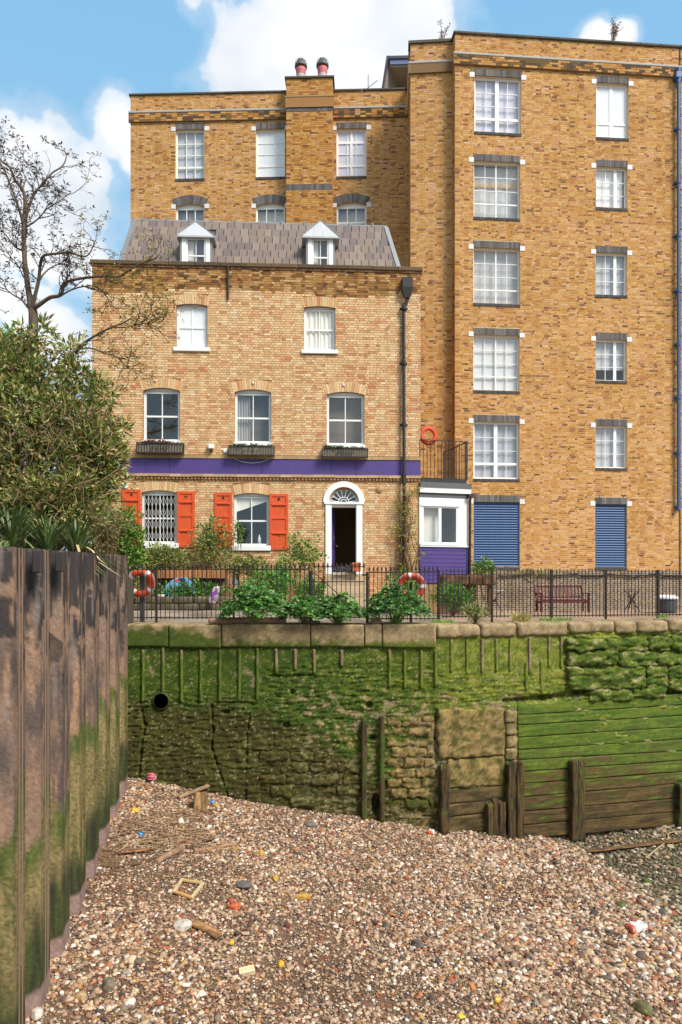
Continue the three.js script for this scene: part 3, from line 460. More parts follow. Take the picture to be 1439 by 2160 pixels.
[[288, 386, 934, 955, 'iron-fronted window box with dry pink plants under the window that mirrors a bare tree', 'dry'], [482, 578.5, 940, 960, 'iron-fronted window box with scroll ornament on the middle first-floor window', 'few'], [680, 776, 945, 964, 'iron-fronted window box with green plants on the first-floor window above the front door', 'green']].forEach(([l, r, t, b, label, kind], i) => {
  const h = H.rect(l, r, t, b, 0.28), o = thing('window_box', label, 'window box', H.pos, H.a, 'window boxes on the first floor'), g = new GB(), z0 = 0.05, z1 = 0.28, R = rng(50 + i);
  part(o, 'trough', new GB().box(h.u0 + 0.02, h.u1 - 0.02, h.v0 + 0.03, h.v1 - 0.03, z0, z1 - 0.03), paint(C(150, 140, 120), 0.9)); part(o, 'soil', new GB().box(h.u0 + 0.04, h.u1 - 0.04, h.v1 - 0.03, h.v1 - 0.015, z0 + 0.01, z1 - 0.05), boxSoil);
  for (const y of [h.v0, h.v1]) { g.bar(V(h.u0, y, z1), V(h.u1, y, z1), 0.02, 0.025); g.bar(V(h.u0, y, 0), V(h.u0, y, z1), 0.02, 0.025); g.bar(V(h.u1, y, 0), V(h.u1, y, z1), 0.02, 0.025); } part(o, 'rail', g, blackIron);
  const bars = new GB(); for (let k = 0; k <= 17; k++) { const u = lerp(h.u0, h.u1, k / 17); if (i === 1 && k > 5 && k < 12 && k !== 9) continue; bars.box(u - 0.007, u + 0.007, h.v0, h.v1, z1 - 0.006, z1 + 0.008); } for (let k = 0; k < 4; k++) { bars.box(h.u0 - 0.006, h.u0 + 0.008, h.v0, h.v1, 0.06 * k + 0.04, 0.06 * k + 0.054); bars.box(h.u1 - 0.008, h.u1 + 0.006, h.v0, h.v1, 0.06 * k + 0.04, 0.06 * k + 0.054); } part(o, 'bar', bars, blackIron);
  const sc = new GB(), c = (h.u0 + h.u1) / 2; for (let k = 0; k < 4; k++) { const x = c + (k - 1.5) * 0.14, y = (h.v0 + h.v1) / 2, pts = []; for (let q = 0; q <= 22; q++) { const a = q * 0.5, rr = 0.015 + 0.0022 * q; pts.push(V(x + Math.cos(a) * rr, y + Math.sin(a) * rr, z1 + 0.012)); } sc.tube(pts, 0.006, 5); } part(o, 'scroll', sc, blackIron);
  const lf = new GB(), pal = kind === 'dry' ? [[...C(205, 150, 130, 0.7), 3], [...C(170, 120, 90, 0.7), 2], [...C(140, 150, 60, 0.6), 1]] : freshGreen;
  for (let k = 0; k < (kind === 'few' ? 12 : 22); k++) { const u = lerp(h.u0 + 0.08, h.u1 - 0.1, kind === 'dry' ? R() * 0.55 + (R() > 0.8 ? 0.35 : 0.1) : R()); tuft(lf, R, V(u, h.v1 + 0.01, 0.14 + R() * 0.1), 0.07, 12, kind === 'dry' ? 0.12 : 0.09, 0.035, pal); } part(o, 'plants', lf, leafMat);
});
{ const o = thing('security_light', 'small white security floodlight on the wall between the first-floor windows', 'light', H.pos, H.a); const [u, v] = H.uv(447, 945); part(o, 'housing', new GB().box(u - 0.09, u + 0.09, v - 0.05, v + 0.1, 0.06, 0.18, [1, 1, 1], true, 0.015), whitePaint); part(o, 'sensor', new THREE.SphereGeometry(0.045, 12, 8).translate(u, v - 0.1, 0.12), blackIron); part(o, 'bracket', new GB().box(u - 0.03, u + 0.03, v - 0.03, v + 0.03, -0.002, 0.06), whitePaint); }
{ const [u, v] = H.uv(476, 952); const o = single('junction_box', 'small white junction box with a cable beside the floodlight', 'box', new GB().box(u - 0.06, u + 0.06, v - 0.055, v + 0.055, 0.004, 0.075, [1, 1, 1], true, 0.012), whitePaint, H.pos); o.rotation.y = H.a; }

// ================================================================ side extension with balcony
const E = facade(22.92, 885, 0.27);
{
  const o = thing('side_extension', 'white and purple boarded side extension with a railed balcony, between house and flats', 'extension', E.pos, E.a);
  const u0 = 0.0, u1 = E.uv(988, 1100)[0], vS = E.uv(936, 1152)[1], vB = E.uv(936, 1231)[1], vW = E.uv(936, 1050)[1];
  const win = E.rect(891, 966, 1068, 1147), dep = 2.9;
  part(o, 'wall', wallSlab([[u0, vS], [u1, vS], [u1, vW], [u0, vW]], [win], 0.1), whitePaint);
  part(o, 'side_walls', new GB().box(u1 - 0.1, u1 - 0.001, -0.2, vW, -dep, -0.101).box(u0 + 0.001, u0 + 0.1, -0.2, vW, -dep, -0.101), whitePaint);
  part(o, 'base', new GB().box(u0, u1, -0.2, vB, -0.12, -0.03, C(176, 140, 92)), vmat); part(o, 'floor', new GB().box(u0 + 0.1, u1 - 0.1, vB, vB + 0.05, -dep, -0.12), roomMat); part(o, 'rear_wall', new GB().box(u0 + 0.1, u1 - 0.1, vB, vW, -2.0, -1.9), std({ color: lin([0.75, 0.74, 0.7]) }));
  addWindow(o, win, { z: -0.01, frame: 0.05, cols: [[0.5, 0.1]], rows: [], mat: whitePaint, blind: std({ color: lin([0.62, 0.61, 0.54]), side: THREE.DoubleSide }), wide: 0.52, gap: 0.25 });
  part(o, 'trim', new GB().box(win.u0 - 0.06, win.u1 + 0.06, win.v1, win.v1 + 0.05, 0.001, 0.03).box(win.u0 - 0.08, win.u1 + 0.08, win.v0 - 0.06, win.v0, 0.001, 0.06), whitePaint);
  const n = 9; for (let k = 0; k < n; k++) { const a = lerp(vB, vS - 0.03, k / n), b = lerp(vB, vS - 0.03, (k + 1) / n); part(o, 'board', new GB().box(u0 + 0.05, u1 - 0.06, a + 0.004, b - 0.004, -0.03, 0.006, [1, 1, 1], true, 0.012), purple); }
  part(o, 'corner_post', new GB().box(u1 - 0.06, u1, vB, vS - 0.03, -0.03, 0.02).box(u0, u0 + 0.05, vB, vS - 0.03, -0.03, 0.02), purple); part(o, 'ledge', new GB().box(u0, u1 + 0.01, vS - 0.03, vS, -0.03, 0.05), whitePaint);
  const y1 = E.uv(936, 1040.5)[1], y2 = E.uv(936, 1029)[1], y3 = E.uv(936, 1019)[1], e = u1 + 0.07;
  part(o, 'lead_apron', new GB().box(u0, u1, vW, y1, -dep, 0.012), darkGrey); part(o, 'white_fascia', new GB().box(u0, e, y1, y2, -dep, 0.07), whitePaint); part(o, 'roof_edge', new GB().box(u0, e + 0.01, y2, y3, -dep, 0.10), darkGrey);
  const fl = E.rect(888, 984, 1010, 1018.5); part(o, 'balcony_floor', new GB().box(fl.u0, u1 - 0.05, y3, y3 + 0.13, -2.4, -0.02), paint(C(60, 58, 58), 0.8));
  const rail = sub(o, 'balcony_railing'), yb = y3 + 0.15, yt = E.uv(936, 929)[1], ue = u1 - 0.04, ub = 0.03, zf = -0.05, zb = -1.9, g = new GB();
  for (const y of [yb, yt]) { g.bar(V(ub, y, zf), V(ue, y, zf), 0.03, 0.025); g.bar(V(ue, y, zf), V(ue, y, zb), 0.03, 0.025); } part(rail, 'rail', g, blackIron);
  part(rail, 'post', new GB().box(ue - 0.03, ue + 0.03, y3 + 0.13, yt + 0.03, zf - 0.03, zf + 0.03).box(ue - 0.02, ue + 0.02, y3 + 0.13, yt, zb - 0.02, zb + 0.02).box(ub - 0.015, ub + 0.015, y3 + 0.13, yt, zf - 0.015, zf + 0.015), blackIron);
  const bg = new GB().box(-0.008, 0.008, 0, yt - yb, -0.008, 0.008).geo(); for (let k = 1; k < 13; k++) { const b = part(rail, 'baluster', bg, rustIron); b.position.set(lerp(ub, ue, k / 13), yb, zf); } for (let k = 1; k < 14; k++) { const b = part(rail, 'baluster', bg, rustIron); b.position.set(ue, yb, lerp(zf, zb, k / 14)); }
  const sc = new GB(); for (const y of [yt - 0.2, yb + 0.2]) for (const s of [-1, 1]) { const pts = []; for (let q = 0; q <= 26; q++) { const a = q * 0.42, rr = 0.02 + 0.0035 * q; pts.push(V(lerp(ub, ue, 0.5) + s * (0.14 + Math.cos(a) * rr), y + Math.sin(a) * rr * 0.6, zf)); } sc.tube(pts, 0.007, 5); } part(rail, 'scroll', sc, rustIron);
  part(o, 'downpipe', new GB().tube([V(u1 + 0.02, y1 - 0.05, 0.12), V(u1 + 0.03, y1 - 0.25, 0.07), V(u1 + 0.03, 0.6, 0.05)], 0.045, 8).box(u1 - 0.05, u1 + 0.11, y1 - 0.12, y1 - 0.01, 0.01, 0.17), blackIron);
}

// ================================================================ the flats: front block with splayed bay, and the block behind the house
const warm = [[...C(222, 162, 88, 0.84), 6], [...C(230, 176, 110, 0.84), 5], [...C(214, 152, 76, 0.84), 6], [...C(204, 140, 74, 0.84), 3], [...C(232, 184, 132, 0.84), 2.8], [...C(180, 116, 66, 0.84), 1.6], [...C(154, 98, 58, 0.84), 0.9], [...C(222, 164, 120, 0.84), 2.6], [...C(124, 84, 60, 0.84), 0.4]];
const amber = [[...C(212, 154, 76, 0.84), 4], [...C(206, 144, 64, 0.84), 4], [...C(194, 128, 58, 0.84), 3], [...C(222, 172, 98, 0.84), 3], [...C(166, 106, 54, 0.84), 1.5], [...C(134, 86, 48, 0.84), 0.8], [...C(212, 156, 104, 0.84), 2]];
const blueBrick = [[...C(116, 108, 106), 3], [...C(130, 122, 118), 3], [...C(100, 94, 94), 2], [...C(140, 132, 126), 1]];
const blotch = (u, v) => { const n = fbm(u * 0.5 + 3, v * 0.6, 2, 4); return hash(u * 7.1, v * 13.3) < clamp(0.35 + 2.6 * n) ? amber : warm; };
const mortar = std({ color: lin(C(240, 204, 150, 0.85)), map: tone1, bumpMap: bump1, bumpScale: 0.004, roughness: 0.95 });
function flatsWindow(bld, f, l, r, t, b, o) { // soldier-brick lintel, white padstones, dark brick sill, casement
  const h = f.rect(l, r, t, b); if (o.rise) { h.rise = o.rise; h.v1 -= o.rise; }
  return h; }
function dressWindow(bld, h, o, seed) {
  const w = o.shutter ? sub(bld, 'shutter') : addWindow(bld, { ...h, v1: h.v1 + (h.rise ?? 0) * 0 }, o), g = new GB();
  if (h.rise) { const s = new THREE.Shape(); const ww = (h.u1 - h.u0) / 2, Rr = (ww * ww + h.rise * h.rise) / (2 * h.rise), A = Math.asin(ww / Rr); s.moveTo(h.u0, h.v1); s.lineTo(h.u1, h.v1); for (let k = 1; k < 12; k++) { const a = A - 2 * A * k / 12; s.lineTo((h.u0 + h.u1) / 2 + Math.sin(a) * Rr, h.v1 + h.rise - Rr + Math.cos(a) * Rr); } s.closePath(); const e = new THREE.ExtrudeGeometry(s, { depth: 0.05, bevelEnabled: false }); e.translate(0, 0, -0.16); part(w, 'head_board', e, whitePaint); }
  voussoirs(g, h, o.rise ? 0.36 : 0.25, o.nl ?? 20, blueBrick, seed, -0.02, 0.034, 0.02); part(w, 'lintel', g, vmat);
  const sg = new GB(), n = Math.round((h.u1 - h.u0) / 0.11), R = rng(seed + 5); if (!o.noSill) { for (let k = 0; k < n; k++) { const a = lerp(h.u0 - 0.01, h.u1 + 0.01, k / n), b = lerp(h.u0 - 0.01, h.u1 + 0.01, (k + 1) / n), t = 0.85 + 0.3 * R(); sg.box(a + 0.003, b - 0.003, h.v0 - 0.10, h.v0 - 0.005, -0.15, 0.03, C(88 * t, 84 * t, 82 * t)); } part(w, 'sill', sg, vmat); }
  if (!o.noPads) for (const s of [-1, 1]) { const u = s < 0 ? h.u0 : h.u1, y = h.v1 + 0.05; part(w, 'padstone', new GB().box(Math.min(u, u + s * 0.19), Math.max(u, u + s * 0.19), y - 0.12, y + 0.06, -0.01, 0.022, [1, 1, 1], true, 0.005), dirtyWhite); }
  if (o.shutter) { // a roller shutter of blue slats
    const dz = -0.09, m = Math.round((h.v1 - h.v0) / 0.092), sl = new GB(), slat = (() => { const q = new GB(), W = h.u1 - h.u0 - 0.1, pts = [[0, 0], [0.006, 0.006], [0.034, 0.018], [0.042, 0.036], [0.034, 0.058], [0.014, 0.078], [0, 0.088]]; for (let k = 0; k < pts.length - 1; k++) q.quad([0, pts[k][1], pts[k][0]], [W, pts[k][1], pts[k][0]], [W, pts[k + 1][1], pts[k + 1][0]], [0, pts[k + 1][1], pts[k + 1][0]], [1, 1, 1]); return q.geo(); })();
    for (let k = 0; k < m; k++) { const s = part(w, 'slat', slat, bluePaint); s.position.set(h.u0 + 0.05, lerp(h.v0, h.v1, k / m), dz); }
    part(w, 'guide', new GB().box(h.u0, h.u0 + 0.05, h.v0, h.v1, dz - 0.05, dz + 0.04).box(h.u1 - 0.05, h.u1, h.v0, h.v1, dz - 0.05, dz + 0.04).box(h.u0 + 0.05, h.u1 - 0.05, h.v0, h.v1, dz - 0.06, dz - 0.03), bluePaint); }
  return w; }
const typeA = { frame: 0.042, bar: 0.019, cols: [0.25, [0.5, 0.042], 0.75], rows: [[0.255, 0.045], 0.5, 0.75] };
const typeB = { frame: 0.065, bar: 0.019, cols: [0.25, [0.5, 0.14], 0.75], rows: [[0.255, 0.09], 0.5, 0.75] };
const typeC = { frame: 0.05, bar: 0.019, cols: [0.335, [0.67, 0.11]], rows: [0.335, 0.67] };
const Q = facade(26.3, 1000, 0.082), S = facade(26.63, 955, -0.07), Bk = facade(29.3, 565, -0.031);
const roofStone = (k) => C(104 * k, 98 * k, 86 * k);
{
  const bld = thing('apartment_building', 'six-storey brick apartment block with white windows, blue pipe and blue ground-floor shutters', 'building', Q.pos, Q.a);
  const u0 = Q.uv(960, 700)[0], u1 = Q.uv(1560, 700)[0], vT = 21.22, vBase = Q.uv(1180, 1203)[1];
  const W = [];
  [[1001, 1099.5, 162, 280, { ...typeB, blind: blindLilac }], [999.5, 1097, 341, 459.5, { ...typeA, blind: std({ color: lin([0.56, 0.56, 0.55]), side: THREE.DoubleSide }), folds: 3, foldDepth: 0.03, gap: 0.25 }], [999, 1097, 523.5, 641, { ...typeA, blind: blindMat, gap: 0.2 }], [999, 1096, 707, 824.5, { ...typeA, blind: std({ color: lin([0.66, 0.66, 0.65]), side: THREE.DoubleSide }), gap: 0.1 }], [999, 1096, 890, 1010, { ...typeB, blind: std({ color: lin([0.42, 0.43, 0.46]), side: THREE.DoubleSide }) }],
    [999, 1096.5, 1059, 1196, { shutter: true, nl: 20 }],
    [1258, 1326, 175.5, 291, { frame: 0.07, bar: 0.03, cols: [[0.5, 0.12]], rows: [[0.27, 0.08]], blind: blindWhite, gap: 0.03, nl: 14 }], [1257.5, 1323.5, 352.5, 439, { ...typeC, blind: blindWhite, wide: 0.9, nl: 14 }], [1257, 1323, 533.5, 622.5, { ...typeC, blind: blindMat, nl: 14 }], [1257, 1322.5, 716.5, 803, { ...typeC, blind: blindMat, drop: 0.3, nl: 14 }], [1256.5, 1323, 898.5, 987, { ...typeC, blind: std({ color: lin([0.46, 0.47, 0.5]), side: THREE.DoubleSide }), nl: 14 }],
    [1255.5, 1322.5, 1063.5, 1197, { shutter: true, nl: 14 }]].forEach(([l, r, t, b, o]) => W.push([flatsWindow(bld, Q, l, r, t, b, o), o]));
  const holes = W.map((w) => w[0]);
  part(bld, 'wall', wallSlab([[u0, -0.2], [u1, -0.2], [u1, vT], [u0, vT]], holes, 0.32), mortar);
  const bandT = Q.uv(1000, 117)[1], bandB = Q.uv(1000, 139)[1];
  const noBrick = [...holes, ...holes.map((h) => ({ u0: h.u0 - 0.01, u1: h.u1 + 0.01, v0: h.v1, v1: h.v1 + 0.25, rise: 0 })), { u0: -20, u1: 20, v0: bandB, v1: bandT, rise: 0 }];
  layBricks(bld, Q, { seed: 61, u0, u1, v0: vBase, v1: vT, holes: noBrick, palette: blotch, single: 300, joint: 0.015, proud: 0.004, seen: (w) => (w[2] > vBase + 0.3 && w[0] > 1.9 && w[1] < 8.2 ? 1 : 0) });
  layBricks(bld, Q, { seed: 62, u0, u1, v0: -0.2, v1: vBase, holes, palette: () => blueBrick, bond: 'stretcher', name: 'base_brickwork', joint: 0.022, proud: 0.004 });
  W.forEach(([h, o], i) => dressWindow(bld, h, o, 200 + i * 9));
  // body of the building
  const sh = new GB(); sh.box(u0, u0 + 0.3, -0.2, vT, -1.1, -0.321); sh.box(u1 - 0.3, u1, -0.2, vT, -9, -0.321); sh.box(u0 + 0.3, u1 - 0.3, -0.2, vT, -3.2, -2.9); for (let k = 1; k < 7; k++) sh.box(u0 + 0.3, u1 - 0.3, k * 3.17 - 0.05, k * 3.17 + 0.1, -2.9, -0.33); part(bld, 'rear_structure', sh, mortar);
  layBricks(bld, { world: (u, v) => Q.world(u0, v, 0) }, { seed: 63, u0: 0.0, u1: 0.62, v0: -0.2, v1: vT, holes: [], palette: () => amber, name: 'return_brickwork' }).applyMatrix4(new THREE.Matrix4().makeRotationY(-Math.PI / 2).setPosition(u0, 0, -0.62));
  // band with weathered flashing, parapet coping
  const bd = new GB(), R = rng(91); for (let k = 0, u = u0 - 0.06; u < u1; k++, u += 0.225) { for (let q = 0; q < 4; q++) { const y = lerp(bandB, bandT - 0.05, q / 4), y2 = lerp(bandB, bandT - 0.05, (q + 1) / 4), s = pick(R() > 0.55 ? amber : [[...C(96, 76, 50), 2], [...C(130, 100, 62), 2]], R()), off = q % 2 ? 0.11 : 0; bd.box(u + off + 0.005, u + off + 0.22, y + 0.005, y2 - 0.005, -0.002, 0.085, s, false); } } part(bld, 'band_bricks', bd, vmat).userData.kind = 'stuff';
  part(bld, 'band', new GB().box(u0 - 0.07, u1, bandB - 0.01, bandT - 0.05, -0.002, 0.076, C(170, 130, 84)), vmat);
  part(bld, 'flashing', new GB().box(u0 - 0.08, u1, bandT - 0.048, bandT + 0.05, -0.002, 0.10, [1, 1, 1], true, 0.02), paint(C(196, 192, 184), 0.8));
  { const n = 14; for (let k = 0; k < n; k++) { const a = lerp(u0 - 0.06, u1, k / n), b = lerp(u0 - 0.06, u1, (k + 1) / n); part(bld, 'coping_slab', new GB().box(a + 0.004, b - 0.004, vT + 0.002, vT + 0.10, -0.4, 0.07, roofStone(0.9 + 0.2 * R()), true, 0.02), vmat); } }
  // splayed bay beside it
  const wS = (u, v, z) => { const w = S.world(u, v, z), dx = w.x - Q.X0, dz = w.z + Q.D0, c = Math.cos(Q.a), s = Math.sin(Q.a); return V(dx * c - dz * s, w.y, dx * s + dz * c); };
  const bay = sub(bld, 'bay'), b0 = S.uv(866, 700)[0], b1 = S.uv(962, 700)[0], p = wS(0, 0, 0), q = wS(1, 0, 0), turn = Math.atan2(-(q.z - p.z), q.x - p.x); bay.position.copy(p); bay.rotation.y = turn;
  part(bay, 'wall', wallSlab([[b0, -0.2], [b1, -0.2], [b1, vT], [b0, vT]], [], 0.3), mortar);
  layBricks(bay, S, { seed: 64, u0: b0, u1: b1, v0: 2.5, v1: vT, holes: [{ u0: -9, u1: 9, v0: bandB, v1: bandT, rise: 0 }], palette: blotch, joint: 0.015, proud: 0.004 });
  part(bay, 'band', new GB().box(b0 - 0.08, b1, bandB - 0.01, bandT - 0.05, 0.0, 0.08, C(150, 116, 76)), vmat); part(bay, 'flashing', new GB().box(b0 - 0.09, b1, bandT - 0.048, bandT + 0.05, 0, 0.10, [1, 1, 1], true, 0.02), paint(C(196, 192, 184), 0.8)); part(bay, 'coping', new GB().box(b0 - 0.08, b1, vT + 0.002, vT + 0.1, -0.36, 0.07, roofStone(1)), vmat);
  // its long side running back to the rear block
  part(bay, 'return_wall', new GB().box(b0, b0 + 0.3, -0.2, vT, -3.4, -0.301).box(b0 - 0.08, b0 + 0.01, bandB, bandT, -3.0, 0.08).box(b0 - 0.07, b0 + 0.32, vT + 0.002, vT + 0.1, -3.2, -0.37), mortar);
  layBricks(bay, S, { seed: 65, u0: 0, u1: 3.0, v0: 8, v1: vT, holes: [{ u0: -9, u1: 9, v0: bandB, v1: bandT, rise: 0 }], palette: () => warm, name: 'return_brickwork' }).applyMatrix4(new THREE.Matrix4().makeRotationY(-Math.PI / 2).setPosition(b0, 0, -3.0));
  // blue rainwater pipe
  { const dp = sub(bld, 'rainwater_pipe'), ux = Q.uv(1427, 500)[0], yt = Q.uv(1427, 150)[1], yb = Q.uv(1427, 1078)[1], g = new GB(); g.box(ux - 0.16, ux + 0.16, yt - 0.42, yt - 0.18, 0.02, 0.27, [1, 1, 1], true, 0.02); g.tube([V(ux, yt - 0.2, 0.14), V(ux, yt, 0.14)], 0.09, 10); g.tube([V(ux, yt - 0.42, 0.14), V(ux, yt - 0.55, 0.14)], (t) => lerp(0.13, 0.07, t), 10); part(dp, 'hopper', g, bluePaint);
    part(dp, 'pipe', new GB().tube([V(ux, yt - 0.5, 0.14), V(ux, (yt + yb) / 2, 0.14), V(ux, yb + 0.2, 0.14), V(ux, yb, 0.2)], 0.062, 10), bluePaint);
    const c = new GB(); for (const py of [276, 388, 500, 616, 728, 840, 956, 1070]) { const y = Q.uv(1427, py)[1]; c.tube([V(ux, y - 0.07, 0.14), V(ux, y + 0.07, 0.14)], 0.085, 10); c.box(ux - 0.13, ux + 0.13, y - 0.03, y + 0.03, 0.01, 0.1); } part(dp, 'collar', c, bluePaint); }
  part(bld, 'cable', new GB().tube([V(Q.uv(1434, 700)[0], vT, 0.03), V(Q.uv(1434, 700)[0], 0.4, 0.03)], 0.016, 5), rustIron);
  { const mj = new GB(); for (const [x0, x1, y] of [[963, 1439, 317]]) { } for (const py of [305, 488, 672, 855, 1042]) for (const px of [1010, 1040, 1080, 1265, 1315]) { const [u, v] = Q.uv(px, py + (px - 1000) * 0.02); mj.box(u - 0.008, u + 0.008, v - 0.05, v + 0.05, 0.002, 0.014); } part(bld, 'weep_slots', mj, blackIron); }
}
{
  const bld = thing('rear_apartment_block', 'brick apartment block with a chimney stack rising behind the slate roof', 'building', Bk.pos, Bk.a);
  const u0 = Bk.uv(275.5, 400)[0], u1 = Bk.uv(885, 400)[0], vT = Bk.uv(560, 197)[1], vLo = 6;
  const W = []; [[370.5, 431.5, 273, 377], [540, 601, 272, 373.5], [710, 773, 271, 372.5]].forEach(([l, r, t, b], i) => W.push([Bk.rect(l, r, t, b), i < 2 ? { frame: 0.06, bar: 0.03, cols: [0.34, 0.67], rows: [[0.24, 0.07], 0.5, 0.75], blind: i ? blindWhite : blindMat, gap: i ? 0.03 : 0.1, nl: 14 } : { frame: 0.07, bar: 0.03, cols: [0.34, [0.5, 0.1], 0.67], rows: [[0.24, 0.1], 0.5, [0.76, 0.1]], blind: blindLilac, gap: 0.04, nl: 14 }]));
  [[371, 431.5, 430, 520], [540, 601, 428.5, 520], [710.5, 773, 427, 520]].forEach(([l, r, t, b], i) => { const h = Bk.rect(l, r, t, b); h.rise = 0.13; h.v1 -= 0.13; W.push([h, { frame: 0.06, bar: 0.03, cols: [0.34, 0.67], rows: [0.3, [0.62, 0.06]], blind: i === 1 ? curtainMat : blindMat, gap: 0.3, nl: 18, rise: 0.13 }]); });
  const holes = W.map((w) => w[0]);
  part(bld, 'wall', wallSlab([[u0, -0.2], [u1, -0.2], [u1, vT], [u0, vT]], holes, 0.32), mortar);
  const bT = Bk.uv(400, 237)[1], bB = Bk.uv(400, 257)[1], cs0 = Bk.uv(604, 300, 0.5)[0], cs1 = Bk.uv(701.5, 300, 0.5)[0];
  layBricks(bld, Bk, { seed: 71, u0, u1, v0: vLo, v1: vT, holes: [...holes, ...holes.map((h) => ({ u0: h.u0 - 0.02, u1: h.u1 + 0.02, v0: h.v1, v1: h.v1 + (h.rise ? 0.45 : 0.25), rise: 0 })), { u0: -20, u1: 20, v0: bB, v1: bT, rise: 0 }, { u0: cs0, u1: cs1, v0: 0, v1: 40, rise: 0 }], palette: blotch, joint: 0.015, proud: 0.004, single: 150, seen: (w) => (w[2] > 14 ? 1 : 0) });
  W.forEach(([h, o], i) => dressWindow(bld, h, o, 400 + i * 9));
  const sh = new GB(); sh.box(u0, u0 + 0.3, -0.2, vT, -7, -0.321).box(u1 - 0.3, u1, -0.2, vT, -7, -0.321).box(u0 + 0.3, u1 - 0.3, -0.2, vT, -2.8, -2.5).box(u0 + 0.3, u1 - 0.3, vT - 0.7, vT - 0.5, -2.5, -0.33).box(u0 + 0.3, u1 - 0.3, 15.6, 15.75, -2.5, -0.33); part(bld, 'rear_structure', sh, mortar);
  const R = rng(93);
  const pieces = [[u0 - 0.06, cs0], [cs1, u1]];
  for (const [a0, a1] of pieces) {
    const bd = new GB(); for (let u = a0; u < a1 - 0.2; u += 0.225) for (let q = 0; q < 4; q++) { const y = lerp(bB, bT - 0.05, q / 4), y2 = lerp(bB, bT - 0.05, (q + 1) / 4), s = pick(R() > 0.5 ? amber : [[...C(96, 76, 50), 2], [...C(140, 106, 62), 2]], R()); bd.box(u + 0.005, u + 0.22, y + 0.005, y2 - 0.005, 0.0, 0.085, s, false); } part(bld, 'band_bricks', bd, vmat).userData.kind = 'stuff';
    part(bld, 'band', new GB().box(a0, a1, bB - 0.01, bT - 0.05, -0.002, 0.078, C(160, 122, 80)), vmat); part(bld, 'flashing', new GB().box(a0, a1, bT - 0.048, bT + 0.05, -0.002, 0.11, [1, 1, 1], true, 0.02), paint(C(196, 192, 184), 0.8));
    const n = Math.max(2, Math.round((a1 - a0) / 1.2)); for (let k = 0; k < n; k++) part(bld, 'coping_slab', new GB().box(lerp(a0, a1, k / n) + 0.004, lerp(a0, a1, (k + 1) / n) - 0.004, vT + 0.002, vT + 0.09, -0.4, 0.06, roofStone(0.9 + 0.2 * R()), true, 0.02), vmat);
  }
  // chimney breast, stack and pots
  const ch = sub(bld, 'chimney'), zc = 0.5, cT = Bk.uv(653, 166, zc)[1], cB2 = Bk.uv(653, 227, zc)[1], cB3 = Bk.uv(653, 388, zc)[1];
  const f2 = { world: (u, v) => Bk.world(u, v, zc) };
  part(ch, 'core', new GB().box(cs0, cs1, 4, cT, -0.9, zc, C(214, 176, 124)), vmat);
  layBricks(ch, f2, { seed: 72, u0: cs0, u1: cs1, v0: vLo, v1: cT, z: zc + 0.001, holes: [{ u0: -20, u1: 20, v0: cB2 - 0.16, v1: cB2 + 0.06, rise: 0 }, { u0: -20, u1: 20, v0: cB3 - 0.26, v1: cB3 + 0.02, rise: 0 }], palette: () => amber });
  layBricks(ch, f2, { seed: 73, u0: 0, u1: 1.4, v0: vLo, v1: cT, holes: [], palette: () => amber, name: 'side_brickwork' }).applyMatrix4(new THREE.Matrix4().makeRotationY(Math.PI / 2).setPosition(cs1, 0, zc));
  const g = new GB(); voussoirs(g, { u0: cs0, u1: cs1, v1: cB3 - 0.25, rise: 0 }, 0.23, 17, blueBrick, 5, zc, 0.014); voussoirs(g, { u0: cs0, u1: cs1, v1: cB2 - 0.15, rise: 0 }, 0.14, 9, blueBrick, 6, zc, 0.014); part(ch, 'blue_brick_band', g, vmat);
  part(ch, 'ledge', new GB().box(cs0 - 0.04, cs1 + 0.05, cB2 + 0.0, cB2 + 0.05, -0.3, zc + 0.05, C(180, 140, 96)).box(cs0 - 0.03, cs1 + 0.04, cB2 + 0.05, cB2 + 0.42, -0.3, zc + 0.035, C(186, 134, 76)).box(cs0 - 0.04, cs1 + 0.05, cB2 + 0.42, cB2 + 0.46, -0.3, zc + 0.05, C(190, 160, 120)), vmat);
  part(ch, 'cap', new GB().box(cs0 - 0.06, cs1 + 0.07, cT, cT + 0.09, -1.0, zc + 0.07, roofStone(1.1), true, 0.02), vmat);
  for (const px of [635, 680.5]) { const pot = sub(bld, 'chimney_pot'), [u] = Bk.uv(px, 150, 0.1); pot.position.set(u, cT + 0.09, 0.1);
    part(pot, 'shaft', new THREE.LatheGeometry([[0.2, 0], [0.185, 0.32], [0.19, 0.33]].map(([x, y]) => new THREE.Vector2(x, y)), 20), paint(C(206, 196, 190), 0.7)); part(pot, 'red_sleeve', new THREE.LatheGeometry([[0.19, 0.33], [0.205, 0.5], [0.215, 0.66], [0.0, 0.66]].map(([x, y]) => new THREE.Vector2(x, y)), 20), paint(C(228, 122, 128), 0.7));
    part(pot, 'cowl', new THREE.LatheGeometry([[0.0, 0.62], [0.24, 0.62], [0.26, 0.68], [0.25, 0.76], [0.19, 0.8], [0.17, 0.92], [0.08, 0.98], [0, 0.99]].map(([x, y]) => new THREE.Vector2(x, y)), 18), paint(C(96, 96, 96), 0.6)); const wr = new GB(); for (let k = 0; k < 10; k++) { const a = k * 0.628; wr.tube([V(Math.cos(a) * 0.24, 0.68, Math.sin(a) * 0.24), V(Math.cos(a) * 0.235, 0.9, Math.sin(a) * 0.235), V(Math.cos(a) * 0.05, 1.02, Math.sin(a) * 0.05)], 0.008, 4); } part(pot, 'wire_guard', wr, blackIron); }
